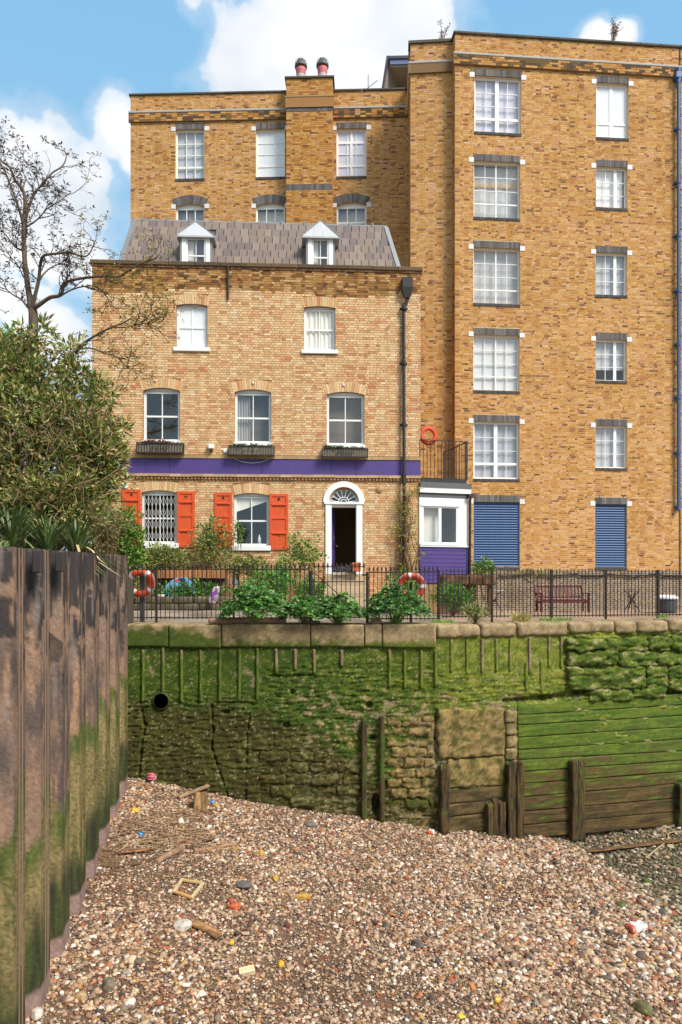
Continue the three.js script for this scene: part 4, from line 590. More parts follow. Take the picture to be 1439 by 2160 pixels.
  // rooftop plant room with dark eaves, and an aerial
  const pr = sub(bld, 'penthouse'), zP = -3.4, zR = -2.0, xR = Bk.uv(915, 150, zP)[0], q0 = Bk.uv(842, 150, zP)[0], yE = Bk.uv(840, 117, zR)[1], x0 = Bk.uv(816, 150, zR)[0], yL = Bk.uv(808, 190, zR)[1], xL = Bk.uv(806, 190, zR)[0];
  part(pr, 'wall', new GB().box(q0, xR, vT - 1, yE - 0.34, zP - 3, zP), paint(C(196, 176, 172), 0.8)); part(pr, 'soffit', new GB().box(x0 + 0.12, xR, yE - 0.42, yE - 0.34, zP - 3, zR - 0.1), paint(C(150, 138, 130), 0.8)); part(pr, 'fascia', new GB().box(x0 + 0.14, xR, yE - 0.34, yE - 0.12, zP - 3, zR - 0.05), paint(C(110, 120, 170), 0.6)); part(pr, 'roof', new GB().box(x0, xR, yE - 0.12, yE, zP - 3, zR), paint(C(64, 66, 74), 0.6)); part(pr, 'gable_edge', new GB().bar(V(x0 + 0.04, yE - 0.06, zR), V(xL, yL - 0.1, zR - 0.1), 0.1, 0.2), paint(C(60, 62, 70), 0.6)); part(pr, 'sloping_eave', (() => { const g = new GB(); g.quad([xL, yL - 0.1, zR - 0.12], [q0, yL - 0.1, zP + 0.01], [q0, yE - 0.4, zP + 0.01], [x0 + 0.1, yE - 0.2, zR - 0.12], [1, 1, 1]); return g; })(), paint(C(150, 138, 130), 0.8));
  const an = sub(bld, 'aerial'), [ua, va2] = Bk.uv(777, 188, -1); part(an, 'mast', new GB().tube([V(ua, va2 - 0.6, -1), V(ua, va2 + 0.6, -1)], 0.022, 6), paint(C(180, 160, 150), 0.6)); part(an, 'boom', new GB().tube([V(ua - 0.25, va2 - 0.05, -1.1), V(ua + 0.4, va2 + 0.22, -0.8)], 0.012, 5), blackIron);
}

// ================================================================ terrace, fence, furniture
const WL = facade(15.77, 275, -0.055), WR = facade(15.40, 925, 0.2);       // the two faces of the river wall
const wallD = (X) => { const l = 15.77 - 0.055 * (X - WL.X0), r = 15.40 + 0.2 * (X - WR.X0); return X < WR.X0 ? l : r; };
const terraceY = (X, D) => (X < 2.4 ? 0.2 * sstep(wallD(X) + 1.4, wallD(X) + 3.6, D) : 0) - 0.03 + 0.02 * fbm(X * 1.3, D * 1.3, 2, 3);
function sheet(x0, x1, d0, d1, step, yf, cf) {
  const g = new THREE.BufferGeometry(), p = [], c = [], u = [], id = [], nx = Math.round((x1 - x0) / step), nd = Math.round((d1(0) - d0(0)) / step);
  for (let j = 0; j <= nd; j++) for (let i = 0; i <= nx; i++) { const X = lerp(x0, x1, i / nx), D = lerp(d0(X), d1(X), j / nd), y = yf(X, D); p.push(X, y, -D); u.push(X, D); c.push(...cf(X, D, y)); }
  for (let j = 0; j < nd; j++) for (let i = 0; i < nx; i++) { const a = j * (nx + 1) + i; id.push(a, a + 1, a + nx + 2, a, a + nx + 2, a + nx + 1); }
  g.setAttribute('position', new THREE.Float32BufferAttribute(p, 3)); g.setAttribute('color', new THREE.Float32BufferAttribute(c, 3)); g.setAttribute('uv', new THREE.Float32BufferAttribute(u, 2)); g.setIndex(id); g.computeVertexNormals(); return g; }
const groundMat = std({ vertexColors: true, roughness: 0.97, map: rep(grainTone, 2.5), bumpMap: rep(grainBump, 5), bumpScale: 0.01 });
setting('terrace', sheet(-9, 15, (X) => wallD(X) + 0.35, (X) => wallD(X) + 14, 0.14, terraceY, (X, D) => { const n = fbm(X * 1.1, D * 1.1, 7, 4); return X > 2.4 ? mixc(C(206, 172, 142), C(150, 118, 90), clamp(0.35 + 1.4 * n)) : mixc(C(196, 176, 154), C(120, 104, 78), clamp(0.35 + 1.5 * n)); }), groundMat);

const FL = facade(16.62, 275, -0.055), FR = facade(16.23, 925, 0.2);
function picket(h, tip, w = 0.016) { const g = new GB(); g.box(-w / 2, w / 2, 0, h, -w / 2, w / 2); if (tip) { const y = h, s = 0.026; g.box(-0.013, 0.013, y, y + 0.018, -0.013, 0.013); const A = [[-s, y + 0.05, 0], [0, y + 0.05, s * 0.6], [s, y + 0.05, 0], [0, y + 0.05, -s * 0.6]], T = [0, y + 0.14, 0], B = [0, y + 0.015, 0]; for (let k = 0; k < 4; k++) { g.tri(A[k], A[(k + 1) % 4], T, [1, 1, 1]); g.tri(A[(k + 1) % 4], A[k], B, [1, 1, 1]); } } return g.geo(); }
function fenceRun(o, f, x0, x1, gap, topRail, botRail, tipY, baseY, posts, tips) {
  const vT = f.uv((x0 + x1) / 2, topRail)[1], vB = f.uv((x0 + x1) / 2, botRail)[1], vTip = f.uv((x0 + x1) / 2, tipY)[1], u0 = f.uv(x0, 1250)[0], u1 = f.uv(x1, 1250)[0], g = picket(vTip - (tips ? 0.13 : 0) - (vB - 0.04), tips);
  for (const v of [vT, vB]) part(o, 'rail', new GB().box(u0, u1, v - 0.012, v + 0.012, -0.02, 0.02), rustIron);
  const n = Math.round((u1 - u0) / gap); for (let k = 0; k <= n; k++) { const p = part(o, 'picket', g, rustIron); p.position.set(lerp(u0, u1, k / n), vB - 0.04, 0); p.rotation.z = 0.01 * noise(k * 1.7, x0); p.rotation.x = 0.012 * noise(k * 2.1, x0 + 9); }
  for (const [px, w, up] of posts) { const u = f.uv(px, 1250)[0]; part(o, 'post', new GB().box(u - w / 2, u + w / 2, -0.1, vT + (up ?? 0.06), -w / 2, w / 2, [1, 1, 1], true, 0.006), rustIron); }
}
{ const o = thing('iron_fence', 'rusty iron railing fence to the left of the gate, above the tall coping stones', 'fence', FL.pos, FL.a); fenceRun(o, FL, 262, 652, 0.108, 1201, 1303, 1189, 1309, [[330, 0.05], [493, 0.04, 0.02]], true); }
{ const o = thing('iron_fence', 'short iron railing run between the gate and the orange life ring by the drainpipe', 'fence', FL.pos, FL.a); fenceRun(o, FL, 779, 923, 0.098, 1207, 1305, 1194, 1309, [[926, 0.05, 0.05]], true); }
{ const o = thing('iron_fence', 'long iron railing fence in front of the maroon bench and blue shutters', 'fence', FR.pos, FR.a); fenceRun(o, FR, 934, 1540, 0.094, 1213, 1298, 1201, 1306, [[1038, 0.045, 0.13], [1163, 0.045, 0.13], [1278, 0.045, 0.13], [1388, 0.045, 0.13], [1492, 0.045, 0.13]], false); }
{
  const o = thing('iron_gate', 'iron gate with spear-headed bars and a diagonal brace before the door steps', 'gate', FL.pos, FL.a);
  const v = (py) => FL.uv(713, py)[1], u = (px) => FL.uv(px, 1250)[0], g = new GB();
  for (const py of [1195.5, 1227, 1302]) part(o, 'rail', new GB().box(u(661), u(769), v(py) - 0.012, v(py) + 0.012, -0.018, 0.018), rustIron);
  const pk = picket(v(1186) - 0.13 - v(1305), true, 0.018); for (let k = 0; k <= 11; k++) { const p = part(o, 'bar', pk, rustIron); p.position.set(lerp(u(663), u(768), k / 11), v(1305), 0); }
  part(o, 'brace', new GB().bar(V(u(663), v(1208), 0.025), V(u(769), v(1302), 0.025), 0.014, 0.02), rustIron);
  part(o, 'post', new GB().box(u(653), u(659.5), -0.1, v(1204), -0.035, 0.035, [1, 1, 1], true, 0.008), blackIron); part(o, 'post', new GB().box(u(772), u(778), -0.1, v(1206), -0.035, 0.035, [1, 1, 1], true, 0.008), blackIron);
  part(o, 'latch', new GB().box(u(764), u(772), v(1215), v(1211), 0.02, 0.04), blackIron);
}
// life rings
const ringOrange = std({ color: lin(C(236, 84, 44, 0.8)), roughness: 0.6, bumpMap: rep(grainBump, 2), bumpScale: 0.002, map: rep(grainTone, 1) });
function lifeRing(label, p, size, bands, tilt, turn, bandMat) {
  const o = thing('life_ring', label, 'life ring', [p.x, p.y, p.z], turn, 'orange life rings'), r = size * 0.385, t = size * 0.115; o.rotation.z = tilt;
  const g = new THREE.TorusGeometry(r, t, 14, 48); g.scale(1, 1, 0.75); part(o, 'ring', g, ringOrange);
  for (let k = 0; k < bands; k++) { const b = new THREE.TorusGeometry(r, t * 1.03, 12, 8, 0.3); b.rotateZ(k * Math.PI / 2 + 0.6); b.scale(1, 1, 0.76); part(o, 'band', b, bandMat); }
  const rp = new GB(), pts = []; for (let k = 0; k <= 40; k++) { const a = k / 40 * 6.283, s = Math.sin(a * 2 + 0.3); pts.push(V(Math.cos(a) * (r + t + 0.012 * Math.abs(s)), Math.sin(a) * (r + t + 0.012 * Math.abs(s)), 0)); } rp.tube(pts, 0.007, 5); part(o, 'rope', rp, bands ? dirtyWhite : ringOrange); return o; }
{ const p = at(297, 1230, 16.78); lifeRing('scuffed orange life ring with pale bands, behind the railings next to the sheet piles', p, 0.66, 4, 0.2, 0, dirtyWhite); const s = thing('ring_post', 'short grey post with a white bracket holding the life ring by the sheet piles', 'post', [p.x, -0.05, p.z - 0.13]); part(s, 'post', new GB().box(-0.05, 0.05, 0, 1.2, -0.04, 0.04), paint(C(92, 92, 96))); part(s, 'bracket', new GB().box(-0.16, 0.16, 1.2, 1.26, -0.03, 0.1), whitePaint); }
{ const p = at(868, 1238, 16.42); lifeRing('orange life ring with white bands behind the railings at the foot of the drainpipe', p, 0.66, 4, 0.9, 0, whitePaint); const s = thing('ring_post', 'low iron stake carrying the life ring by the drainpipe', 'post', [p.x, -0.05, p.z - 0.12]); part(s, 'post', new GB().box(-0.03, 0.03, 0, 0.95, -0.03, 0.03), rustIron); part(s, 'hook', new GB().box(-0.03, 0.03, 0.92, 0.98, 0, 0.1), rustIron); }
{ const w = E.world(0.28, 0, -0.16), p = at(904, 919, -w.z); lifeRing('plain orange life ring hung on the balcony railing', p, 0.62, 0, 0.3, 0.27, whitePaint); }

// bench
{
  const p = at(1181, 1290, 24.5), o = thing('park_bench', 'slatted maroon wooden bench against the grey brick base wall', 'bench', [p.x, -0.035, p.z], 0.10), m = paint(C(112, 36, 36, 0.7), 0.6), W = 1.66, bl = (g) => part(o, 'leg', g, m);
  for (const s of [-1, 1]) { bl(new GB().box(s * W / 2 - 0.035, s * W / 2 + 0.035, 0, 0.62, 0.42, 0.49, [1, 1, 1], true, 0.006)); const b = new GB(); b.bar(V(s * W / 2, 0, 0), V(s * W / 2, 0.45, 0.0), 0.06, 0.06); b.bar(V(s * W / 2, 0.45, 0.0), V(s * W / 2, 0.93, -0.14), 0.06, 0.06); bl(b); part(o, 'armrest', new GB().box(s * W / 2 - 0.045, s * W / 2 + 0.045, 0.62, 0.66, -0.03, 0.52, [1, 1, 1], true, 0.008), m); part(o, 'side_rail', new GB().box(s * W / 2 - 0.025, s * W / 2 + 0.025, 0.3, 0.38, 0.03, 0.42), m); }
  for (let k = 0; k < 5; k++) part(o, 'seat_slat', new GB().box(-W / 2 + 0.036, W / 2 - 0.036, 0.40, 0.425, 0.03 + k * 0.093, 0.03 + k * 0.093 + 0.078, [1, 1, 1], true, 0.004), m);
  part(o, 'seat_rail', new GB().box(-W / 2 + 0.036, W / 2 - 0.036, 0.32, 0.40, 0.44, 0.47), m);
  const bs = new GB(); for (const [y, h] of [[0.5, 0.06], [0.86, 0.08]]) bs.bar(V(-W / 2 + 0.03, y, -0.02 - (y - 0.45) * 0.29), V(W / 2 - 0.03, y, -0.02 - (y - 0.45) * 0.29), 0.03, h); part(o, 'back_rail', bs, m);
  for (let k = 0; k < 13; k++) { const x = lerp(-W / 2 + 0.12, W / 2 - 0.12, k / 12), g = new GB(); g.bar(V(x, 0.5, -0.03), V(x, 0.86, -0.135), 0.055, 0.018); part(o, 'back_slat', g, m); }
}
function bistro(label, px, py, top, turn, topMat) {
  const D = 24.4, p = at(px, py, D), o = thing('bistro_table', label, 'table', [p.x, -0.035, p.z], turn), H2 = 0.73, g = new GB();
  if (top) part(o, 'tabletop', new THREE.CylinderGeometry(0.35, 0.35, 0.022, 32).translate(0, H2, 0), topMat);
  for (let k = 0; k < (top ? 3 : 4); k++) { const a = k * 6.283 / (top ? 3 : 4) + 0.4, pts = [[0.30, 0], [0.2, 0.14], [0.07, 0.34], [0.05, 0.42], [0.12, 0.58], [0.26, H2 - 0.012]].map(([r, y]) => V(Math.cos(a) * r, y, Math.sin(a) * r)); const c = new THREE.CatmullRomCurve3(pts).getPoints(16); part(o, 'leg', new GB().tube(c, 0.017, 6), blackIron); }
  if (top) part(o, 'hub', new THREE.CylinderGeometry(0.05, 0.05, 0.08, 10).translate(0, 0.38, 0), blackIron); else { part(o, 'stretcher', new GB().tube([V(-0.16, 0.38, 0), V(0.16, 0.38, 0)], 0.016, 6).tube([V(0, 0.38, -0.16), V(0, 0.38, 0.16)], 0.016, 6), blackIron); const ring = new THREE.TorusGeometry(0.27, 0.014, 6, 28).rotateX(Math.PI / 2).translate(0, H2 - 0.01, 0); part(o, 'top_ring', ring, blackIron); } }
bistro('small round bistro table with a pale top and curved black legs', 1042, 1288, true, 0.2, paint(C(214, 208, 204)));
bistro('black curved-leg table base without a tabletop beyond the bench', 1333, 1290, false, 0.5);
{ const p = at(1406, 1292, 23.3), o = thing('waste_bin', 'squat dark grey tub with a shallow white lid behind the railings', 'bin', [p.x, -0.035, p.z]); part(o, 'tub', new THREE.LatheGeometry([[0, 0], [0.25, 0], [0.29, 0.06], [0.3, 0.47], [0.28, 0.47]].map(([x, y]) => new THREE.Vector2(x, y)), 24), paint(C(78, 78, 84), 0.6)); part(o, 'lid', new THREE.LatheGeometry([[0.345, 0.46], [0.36, 0.5], [0.34, 0.54], [0.22, 0.59], [0, 0.6]].map(([x, y]) => new THREE.Vector2(x, y)), 28), whitePaint); }

// stones shaped by rounding and roughening a block; colour given point by point
function stone(w, h, d, o) {
  const n = (s) => Math.max(2, Math.min(60, Math.round(s / (o.cell ?? 0.05)))), b = new THREE.BoxGeometry(w, h, d, n(w), n(h), n(d)); b.deleteAttribute('uv'); b.deleteAttribute('normal'); const g = mergeVertices(b, 1e-5), P = g.attributes.position, r = Math.min(o.round ?? 0.04, w / 2.2, h / 2.2, d / 2.2), S = o.seed ?? 0, A = o.amp ?? 0.012, fx = o.fx ?? 5, fy = o.fy ?? 5;
  const q = V(0, 0, 0), c = V(0, 0, 0), col = [], uv = [];
  for (let i = 0; i < P.count; i++) {
    q.fromBufferAttribute(P, i); c.set(clamp(q.x, -w / 2 + r, w / 2 - r), clamp(q.y, -h / 2 + r, h / 2 - r), clamp(q.z, -d / 2 + r, d / 2 - r)); const dlt = q.clone().sub(c), L = dlt.length();
    if (L > 1e-6) { dlt.multiplyScalar(1 / L); const k = Math.min(L, r) ; q.copy(c).addScaledVector(dlt, k); } else dlt.set(0, 0, 1);
    const e = A * (fbm(q.x * fx + S, q.y * fy + S * 0.7, q.z * 5 + S, 4) * 2 + (o.ridge ? o.ridge * Math.abs(noise(q.x * fx * 3 + S, q.y * fy * 3, S)) : 0)); q.addScaledVector(dlt, e);
    if (o.shape) o.shape(q, w, h, d); P.setXYZ(i, q.x, q.y, q.z); { const cc = o.color(q.x, q.y, q.z, dlt), t = 0.78 + 0.44 * hash(q.x * 61 + S, q.y * 67, q.z * 53); col.push(cc[0] * t, cc[1] * t, cc[2] * t); } uv.push(q.x + S, q.y + q.z * 0.7);
  }
  g.setAttribute('color', new THREE.Float32BufferAttribute(col, 3)); g.setAttribute('uv', new THREE.Float32BufferAttribute(uv, 2)); g.computeVertexNormals(); return g; }
const stoneMat = std({ vertexColors: true, roughness: 0.95, map: rep(grainTone, 2.2), bumpMap: rep(grainBump, 3.5), bumpScale: 0.012 });
const woodMat = std({ vertexColors: true, roughness: 0.9, map: rep(grainTone, 1.6, 0.5), bumpMap: rep(grainBump, 2.5), bumpScale: 0.006 });

// garden odds and ends on the terrace
{
  const Y = 0.16, Pb = at(385, 1285, 19.6), x0 = at(262, 1270, 19.6).x, x1 = at(486, 1270, 19.6).x;
  const o = thing('raised_bed', 'low raised garden bed of grey stone blocks behind the railings left of the gate', 'planter'); const R = rng(7);
  for (let r = 0; r < 2; r++) { let x = x0 - r * 0.2; while (x < x1) { const w = 0.42 + 0.2 * R(), t = 0.85 + 0.3 * R(); const m = part(o, 'block', stone(w - 0.012, 0.2, 0.22, { seed: R() * 50, cell: 0.07, round: 0.025, color: (a, b, c) => mixc(C(150 * t, 134 * t, 108 * t), C(96, 88, 58), clamp(0.4 + 2 * fbm(a * 4 + x, b * 4, c))) }), stoneMat); m.position.set(x + w / 2, Y + 0.1 + r * 0.19, -19.7); x += w; } }
  part(o, 'soil', new GB().box(x0, x1, Y, 0.50, -21.6, -19.78, [0.05, 0.036, 0.02]), vplain);
  const g2 = thing('garden_wall', 'low garden wall topped with upright orange bricks behind the raised bed', 'wall'), a = at(326, 1210, 21.1).x, b = at(473, 1210, 21.1).x, yt = EYE + (CY - 1201) / F * 21.1, n = 19; part(g2, 'wall', new GB().box(a, b, 0.1, yt - 0.27, -21.75, -21.45, C(120, 92, 64)), vmat);
  for (let k = 0; k < n; k++) { const t = 0.8 + 0.35 * R(); part(g2, 'brick', new GB().box(lerp(a, b, k / n) + 0.006, lerp(a, b, (k + 1) / n) - 0.006, yt - 0.27 + R() * 0.01, yt - R() * 0.015, -21.78, -21.12, C(202 * t, 138 * t, 88 * t), true, 0.008), vmat); }
  const w2 = thing('garden_wall', 'short garden wall with a rough brown stone trough top below the purple boards', 'wall'), c0 = at(932, 1220, 21.6).x, c1 = at(1047, 1220, 21.6).x, y2 = EYE + (CY - 1213.5) / F * 21.6; part(w2, 'wall', new GB().box(c0, at(1004, 1220, 22.1).x, -0.1, y2 - 0.3, -22.2, -22.0, C(126, 92, 66)).box(c1 - 0.16, c1 - 0.02, -0.1, y2 - 0.3, -22.2, -22.0, C(126, 92, 66)), vmat);
  for (let k = 0; k < 4; k++) { const m = part(w2, 'stone', stone((c1 - c0) / 4 - 0.01, 0.29, 0.5, { seed: k * 7 + 3, cell: 0.05, round: 0.03, amp: 0.02, color: (x, y, z) => mixc(C(150, 104, 72), C(92, 70, 46), clamp(0.5 + 2.4 * fbm(x * 6 + k * 5, y * 6, z))) }), stoneMat); m.position.set(lerp(c0, c1, (k + 0.5) / 4), y2 - 0.15, -21.85); }
  // upturned blue board
  { const c = at(378, 1257, 20.5), s = new THREE.Shape(); s.moveTo(-0.46, 0); s.quadraticCurveTo(-0.46, 0.42, -0.1, 0.58); s.lineTo(0.2, 0.6); s.quadraticCurveTo(0.42, 0.45, 0.46, 0.1); s.lineTo(0.36, 0); s.closePath(); const t = thing('blue_board', 'curved pale blue painted board with a dark stripe leaning in the raised bed', 'board', [c.x, 0.5, c.z], 0.05); t.rotation.x = -0.2; const e = { depth: 0.03, bevelEnabled: true, bevelSize: 0.008, bevelThickness: 0.006, bevelSegments: 1 };
    part(t, 'panel', new THREE.ExtrudeGeometry(s, e), paint(C(112, 168, 204, 0.75), 0.5)); const q = new THREE.Shape(); q.moveTo(-0.02, 0.58); q.lineTo(0.14, 0.58); q.lineTo(0.4, 0.06); q.lineTo(0.22, 0.03); q.closePath(); part(t, 'stripe', new THREE.ExtrudeGeometry(q, { depth: 0.006, bevelEnabled: false }).translate(0, 0, 0.038), paint(C(24, 34, 60), 0.5)); const r2 = new THREE.Shape(); r2.moveTo(-0.18, 0.53); r2.lineTo(0.0, 0.56); r2.lineTo(-0.06, 0.44); r2.closePath(); part(t, 'red_patch', new THREE.ExtrudeGeometry(r2, { depth: 0.006, bevelEnabled: false }).translate(0, 0, 0.038), paint(C(220, 70, 50), 0.5)); }
  { const c = at(339, 1258, 19.75); single('white_tub', 'small white plastic tub on the raised bed wall', 'tub', new THREE.LatheGeometry([[0, 0], [0.09, 0], [0.115, 0.11], [0.105, 0.11], [0.085, 0.015], [0, 0.015]].map(([x, y]) => new THREE.Vector2(x, y)), 16), whitePaint, [c.x, 0.5, c.z]); }
  { const c = at(452, 1262, 19.4); const g = stone(0.24, 0.5, 0.14, { seed: 4, cell: 0.035, round: 0.07, amp: 0.03, shape: (q, w, h) => { q.x += 0.12 * Math.pow(q.y / h + 0.5, 2) - 0.03; q.x *= 1 - 0.25 * Math.abs(q.y / h); }, color: (x, y) => (fbm(x * 7, y * 7, 3) + y * 0.5 > 0.02 ? C(140, 90, 168) : C(216, 200, 190)) }); const o2 = single('plastic_sack', 'purple and white plastic sack slumped against the raised bed', 'sack', g, std({ vertexColors: true, roughness: 0.45 }), [c.x, 0.6, c.z]); o2.rotation.z = -0.12; }
  { const c = at(752, 1218, 22.3); const t = thing('terracotta_pot', 'square terracotta pot standing on the top door step', 'pot', [c.x, 1.30, c.z], 0.06); part(t, 'body', new GB().box(-0.13, 0.13, 0, 0.27, -0.13, 0.13, C(214, 116, 78), true, 0.012), vmat); part(t, 'rim', new GB().box(-0.145, 0.145, 0.215, 0.275, -0.145, 0.145, C(220, 124, 84), true, 0.01), vmat); part(t, 'soil', new GB().box(-0.11, 0.11, 0.276, 0.285, -0.11, 0.11, [0.04, 0.03, 0.02]), vplain); }
  { const c = at(724, 1208, 22.35); single('bin_bag', 'crumpled dark grey bag lying on the door threshold', 'bag', stone(0.5, 0.2, 0.3, { seed: 12, cell: 0.03, round: 0.1, amp: 0.045, fx: 9, fy: 9, color: () => [0.05, 0.05, 0.055] }), std({ vertexColors: true, roughness: 0.35 }), [c.x, 1.38, c.z]); }
  // loose timbers and urn on the coping
  const timber = (name, label, cat, px0, px1, py, h, col, D) => { const A = at(px0, py, D), B = at(px1, py, D), w = A.distanceTo(B); const m = single(name, label, cat, stone(w, h, 0.2, { seed: px0, cell: 0.06, round: 0.02, amp: 0.008, fx: 1.5, fy: 9, color: (x, y) => { const t = 0.85 + 0.4 * fbm(x * 2 + px0, y * 20, 1); return C(col[0] * t, col[1] * t, col[2] * t); } }), woodMat, [(A.x + B.x) / 2, 0.004 + h / 2, A.z]); m.rotation.y = 0.055; return m; };
  timber('timber_baulk', 'long pinkish weathered timber lying along the coping in front of the left fence', 'timber', 441, 604, 1308, 0.125, [206, 164, 132], 15.75);
  timber('timber_baulk', 'short pale timber offcut on the coping between two leafy green plants', 'timber', 636, 676, 1310, 0.07, [196, 160, 130], 15.75);
  { const c = at(793, 1315, 15.62); const g = new THREE.LatheGeometry([[0, 0], [0.155, 0], [0.16, 0.03], [0.115, 0.075], [0.095, 0.13], [0.1, 0.2], [0.13, 0.225], [0.135, 0.255], [0.11, 0.26], [0.09, 0.2], [0, 0.2]].map(([x, y]) => new THREE.Vector2(x, y)), 24); single('clay_urn', 'small weathered clay urn standing on the coping stones', 'urn', g, std({ color: lin(C(158, 124, 100)), map: rep(grainTone, 3), bumpMap: rep(grainBump, 4), bumpScale: 0.008 }), [c.x, 0.008, c.z]); }
  { const pts = [...Array(40)].map((_, k) => { const x = lerp(1050, 1540, k / 39), q = Q.uv(x, 1214 + 2.5 * Math.sin(k * 0.9) + 1.5 * Math.sin(k * 2.3), 0.06), w = Q.world(q[0], q[1], 0.06); return w; }); single('wall_cable', 'dark sagging cable running along the top of the grey brick base wall', 'cable', new GB().tube(pts, (t) => 0.022 + 0.012 * Math.abs(Math.sin(t * 60)), 6), rustIron); }
  { const c = at(498, 1250, 19.2), t = thing('wooden_stake', 'weathered wooden stake with a blue cap behind the left fence', 'stake', [c.x, 0.05, c.z]); part(t, 'shaft', new GB().tube([V(0, 0, 0), V(-0.03, 0.9, 0)], 0.055, 8, C(176, 146, 116)), woodMat); part(t, 'cap', new THREE.CylinderGeometry(0.075, 0.08, 0.12, 10).translate(-0.032, 0.9, 0), paint(C(108, 130, 150))); }
}

// ================================================================ river wall
const toPx = (w) => [CX + w.x / -w.z * F, CY - (w.y - EYE) / -w.z * F];
const baseY = [[-9, -3.2], [-4.6, -3.41], [-1.24, -3.98], [1.86, -4.36], [4.03, -4.66], [5.8, -4.74], [8.0, -4.64], [14, -4.6]];
const ridgeX = [[1700, 1040], [1752, 1120], [1790, 1205], [1850, 1310], [1990, 1460], [2160, 1660]];
const beachBase = (X, D) => interp(baseY, X) - 0.099 * (15.8 - Math.min(D, 17));
const mudAt = (X, D) => { const y = beachBase(X, D), px = CX + X / D * F, py = CY + (EYE - y) / D * F; return sstep(-15, 55, px - interp(ridgeX, py) + 25 * noise(X * 1.5, D * 1.5)); };
const beachY = (X, D) => beachBase(X, D) + 0.10 * fbm(X * 0.7, D * 0.7, 3, 3) + 0.03 * fbm(X * 3, D * 3, 5, 3) - 0.10 * mudAt(X, D);
function onBeach(px, py) { const rx = (px - CX) / F, ry = (CY - py) / F; let lo = 5, hi = 19; for (let k = 0; k < 40; k++) { const m = (lo + hi) / 2; if (EYE + ry * m < beachY(rx * m, m)) hi = m; else lo = m; } return V(rx * lo, beachY(rx * lo, lo), -lo); }

const riverWall = thing('river_wall', 'tall mossy river wall with stone coping, timber battens and plank revetment above the beach', 'wall');
const moss = (a) => C(lerp(70, 168, a), lerp(98, 170, a), lerp(4, 56, a), 0.72), wet = C(96, 78, 28, 0.75), tan = C(206, 174, 112, 0.75), stoneGrey = C(150, 138, 108, 0.75);
function wallColour(px, py) {
  const n1 = fbm(px * 0.012, py * 0.012, 1, 4), n2 = fbm(px * 0.05, py * 0.06, 2, 4), n3 = noise(px * 0.3, py * 0.35, 3);
  const right = sstep(560, 1150, px); let c = moss(clamp(0.10 + 0.6 * right + 1.1 * n2 + 0.35 * n3));
  const low = sstep(-22, 30, py - interp([[275, 1478], [540, 1482], [700, 1560], [800, 1640], [960, 1660], [1100, 1640], [1440, 1600]], px) + 55 * n1 + 45 * n2); c = mixc(c, mixc(wet, mixc(C(62, 54, 14, 0.75), C(88, 100, 20, 0.7), clamp(0.4 + 3 * n1)), clamp(0.5 + 2 * n2 + 0.5 * n3)), low * 0.82);
  const bare = sstep(0.15, 0.24, n2 + 0.12 * noise(px * 0.14, py * 0.2, 19) + 0.5 * n1 + 0.10 * n3 + 0.22 * sstep(560, 700, px) * sstep(1420, 1500, py) - 0.15 + 0.14 * sstep(780, 930, px) * sstep(1480, 1530, py)); c = mixc(c, mixc(tan, stoneGrey, clamp(0.5 + 3 * n3 * 0.3 + n1)), bare * (1 - 0.35 * low));
  const bright = sstep(0.22, 0.34, fbm(px * 0.03 + 9, py * 0.09, 6, 3) + 0.10 * right); c = mixc(c, C(176, 178, 100, 0.7), bright * 0.5 * (1 - low)); const sp = hash(Math.round(px / 2.4), Math.round(py / 2.4)), t = 0.66 + 0.68 * hash(px * 1.3, py * 1.7); if (sp > 0.965) c = mixc(c, C(214, 200, 150), 0.6); return [c[0] * t, c[1] * t, c[2] * t]; }
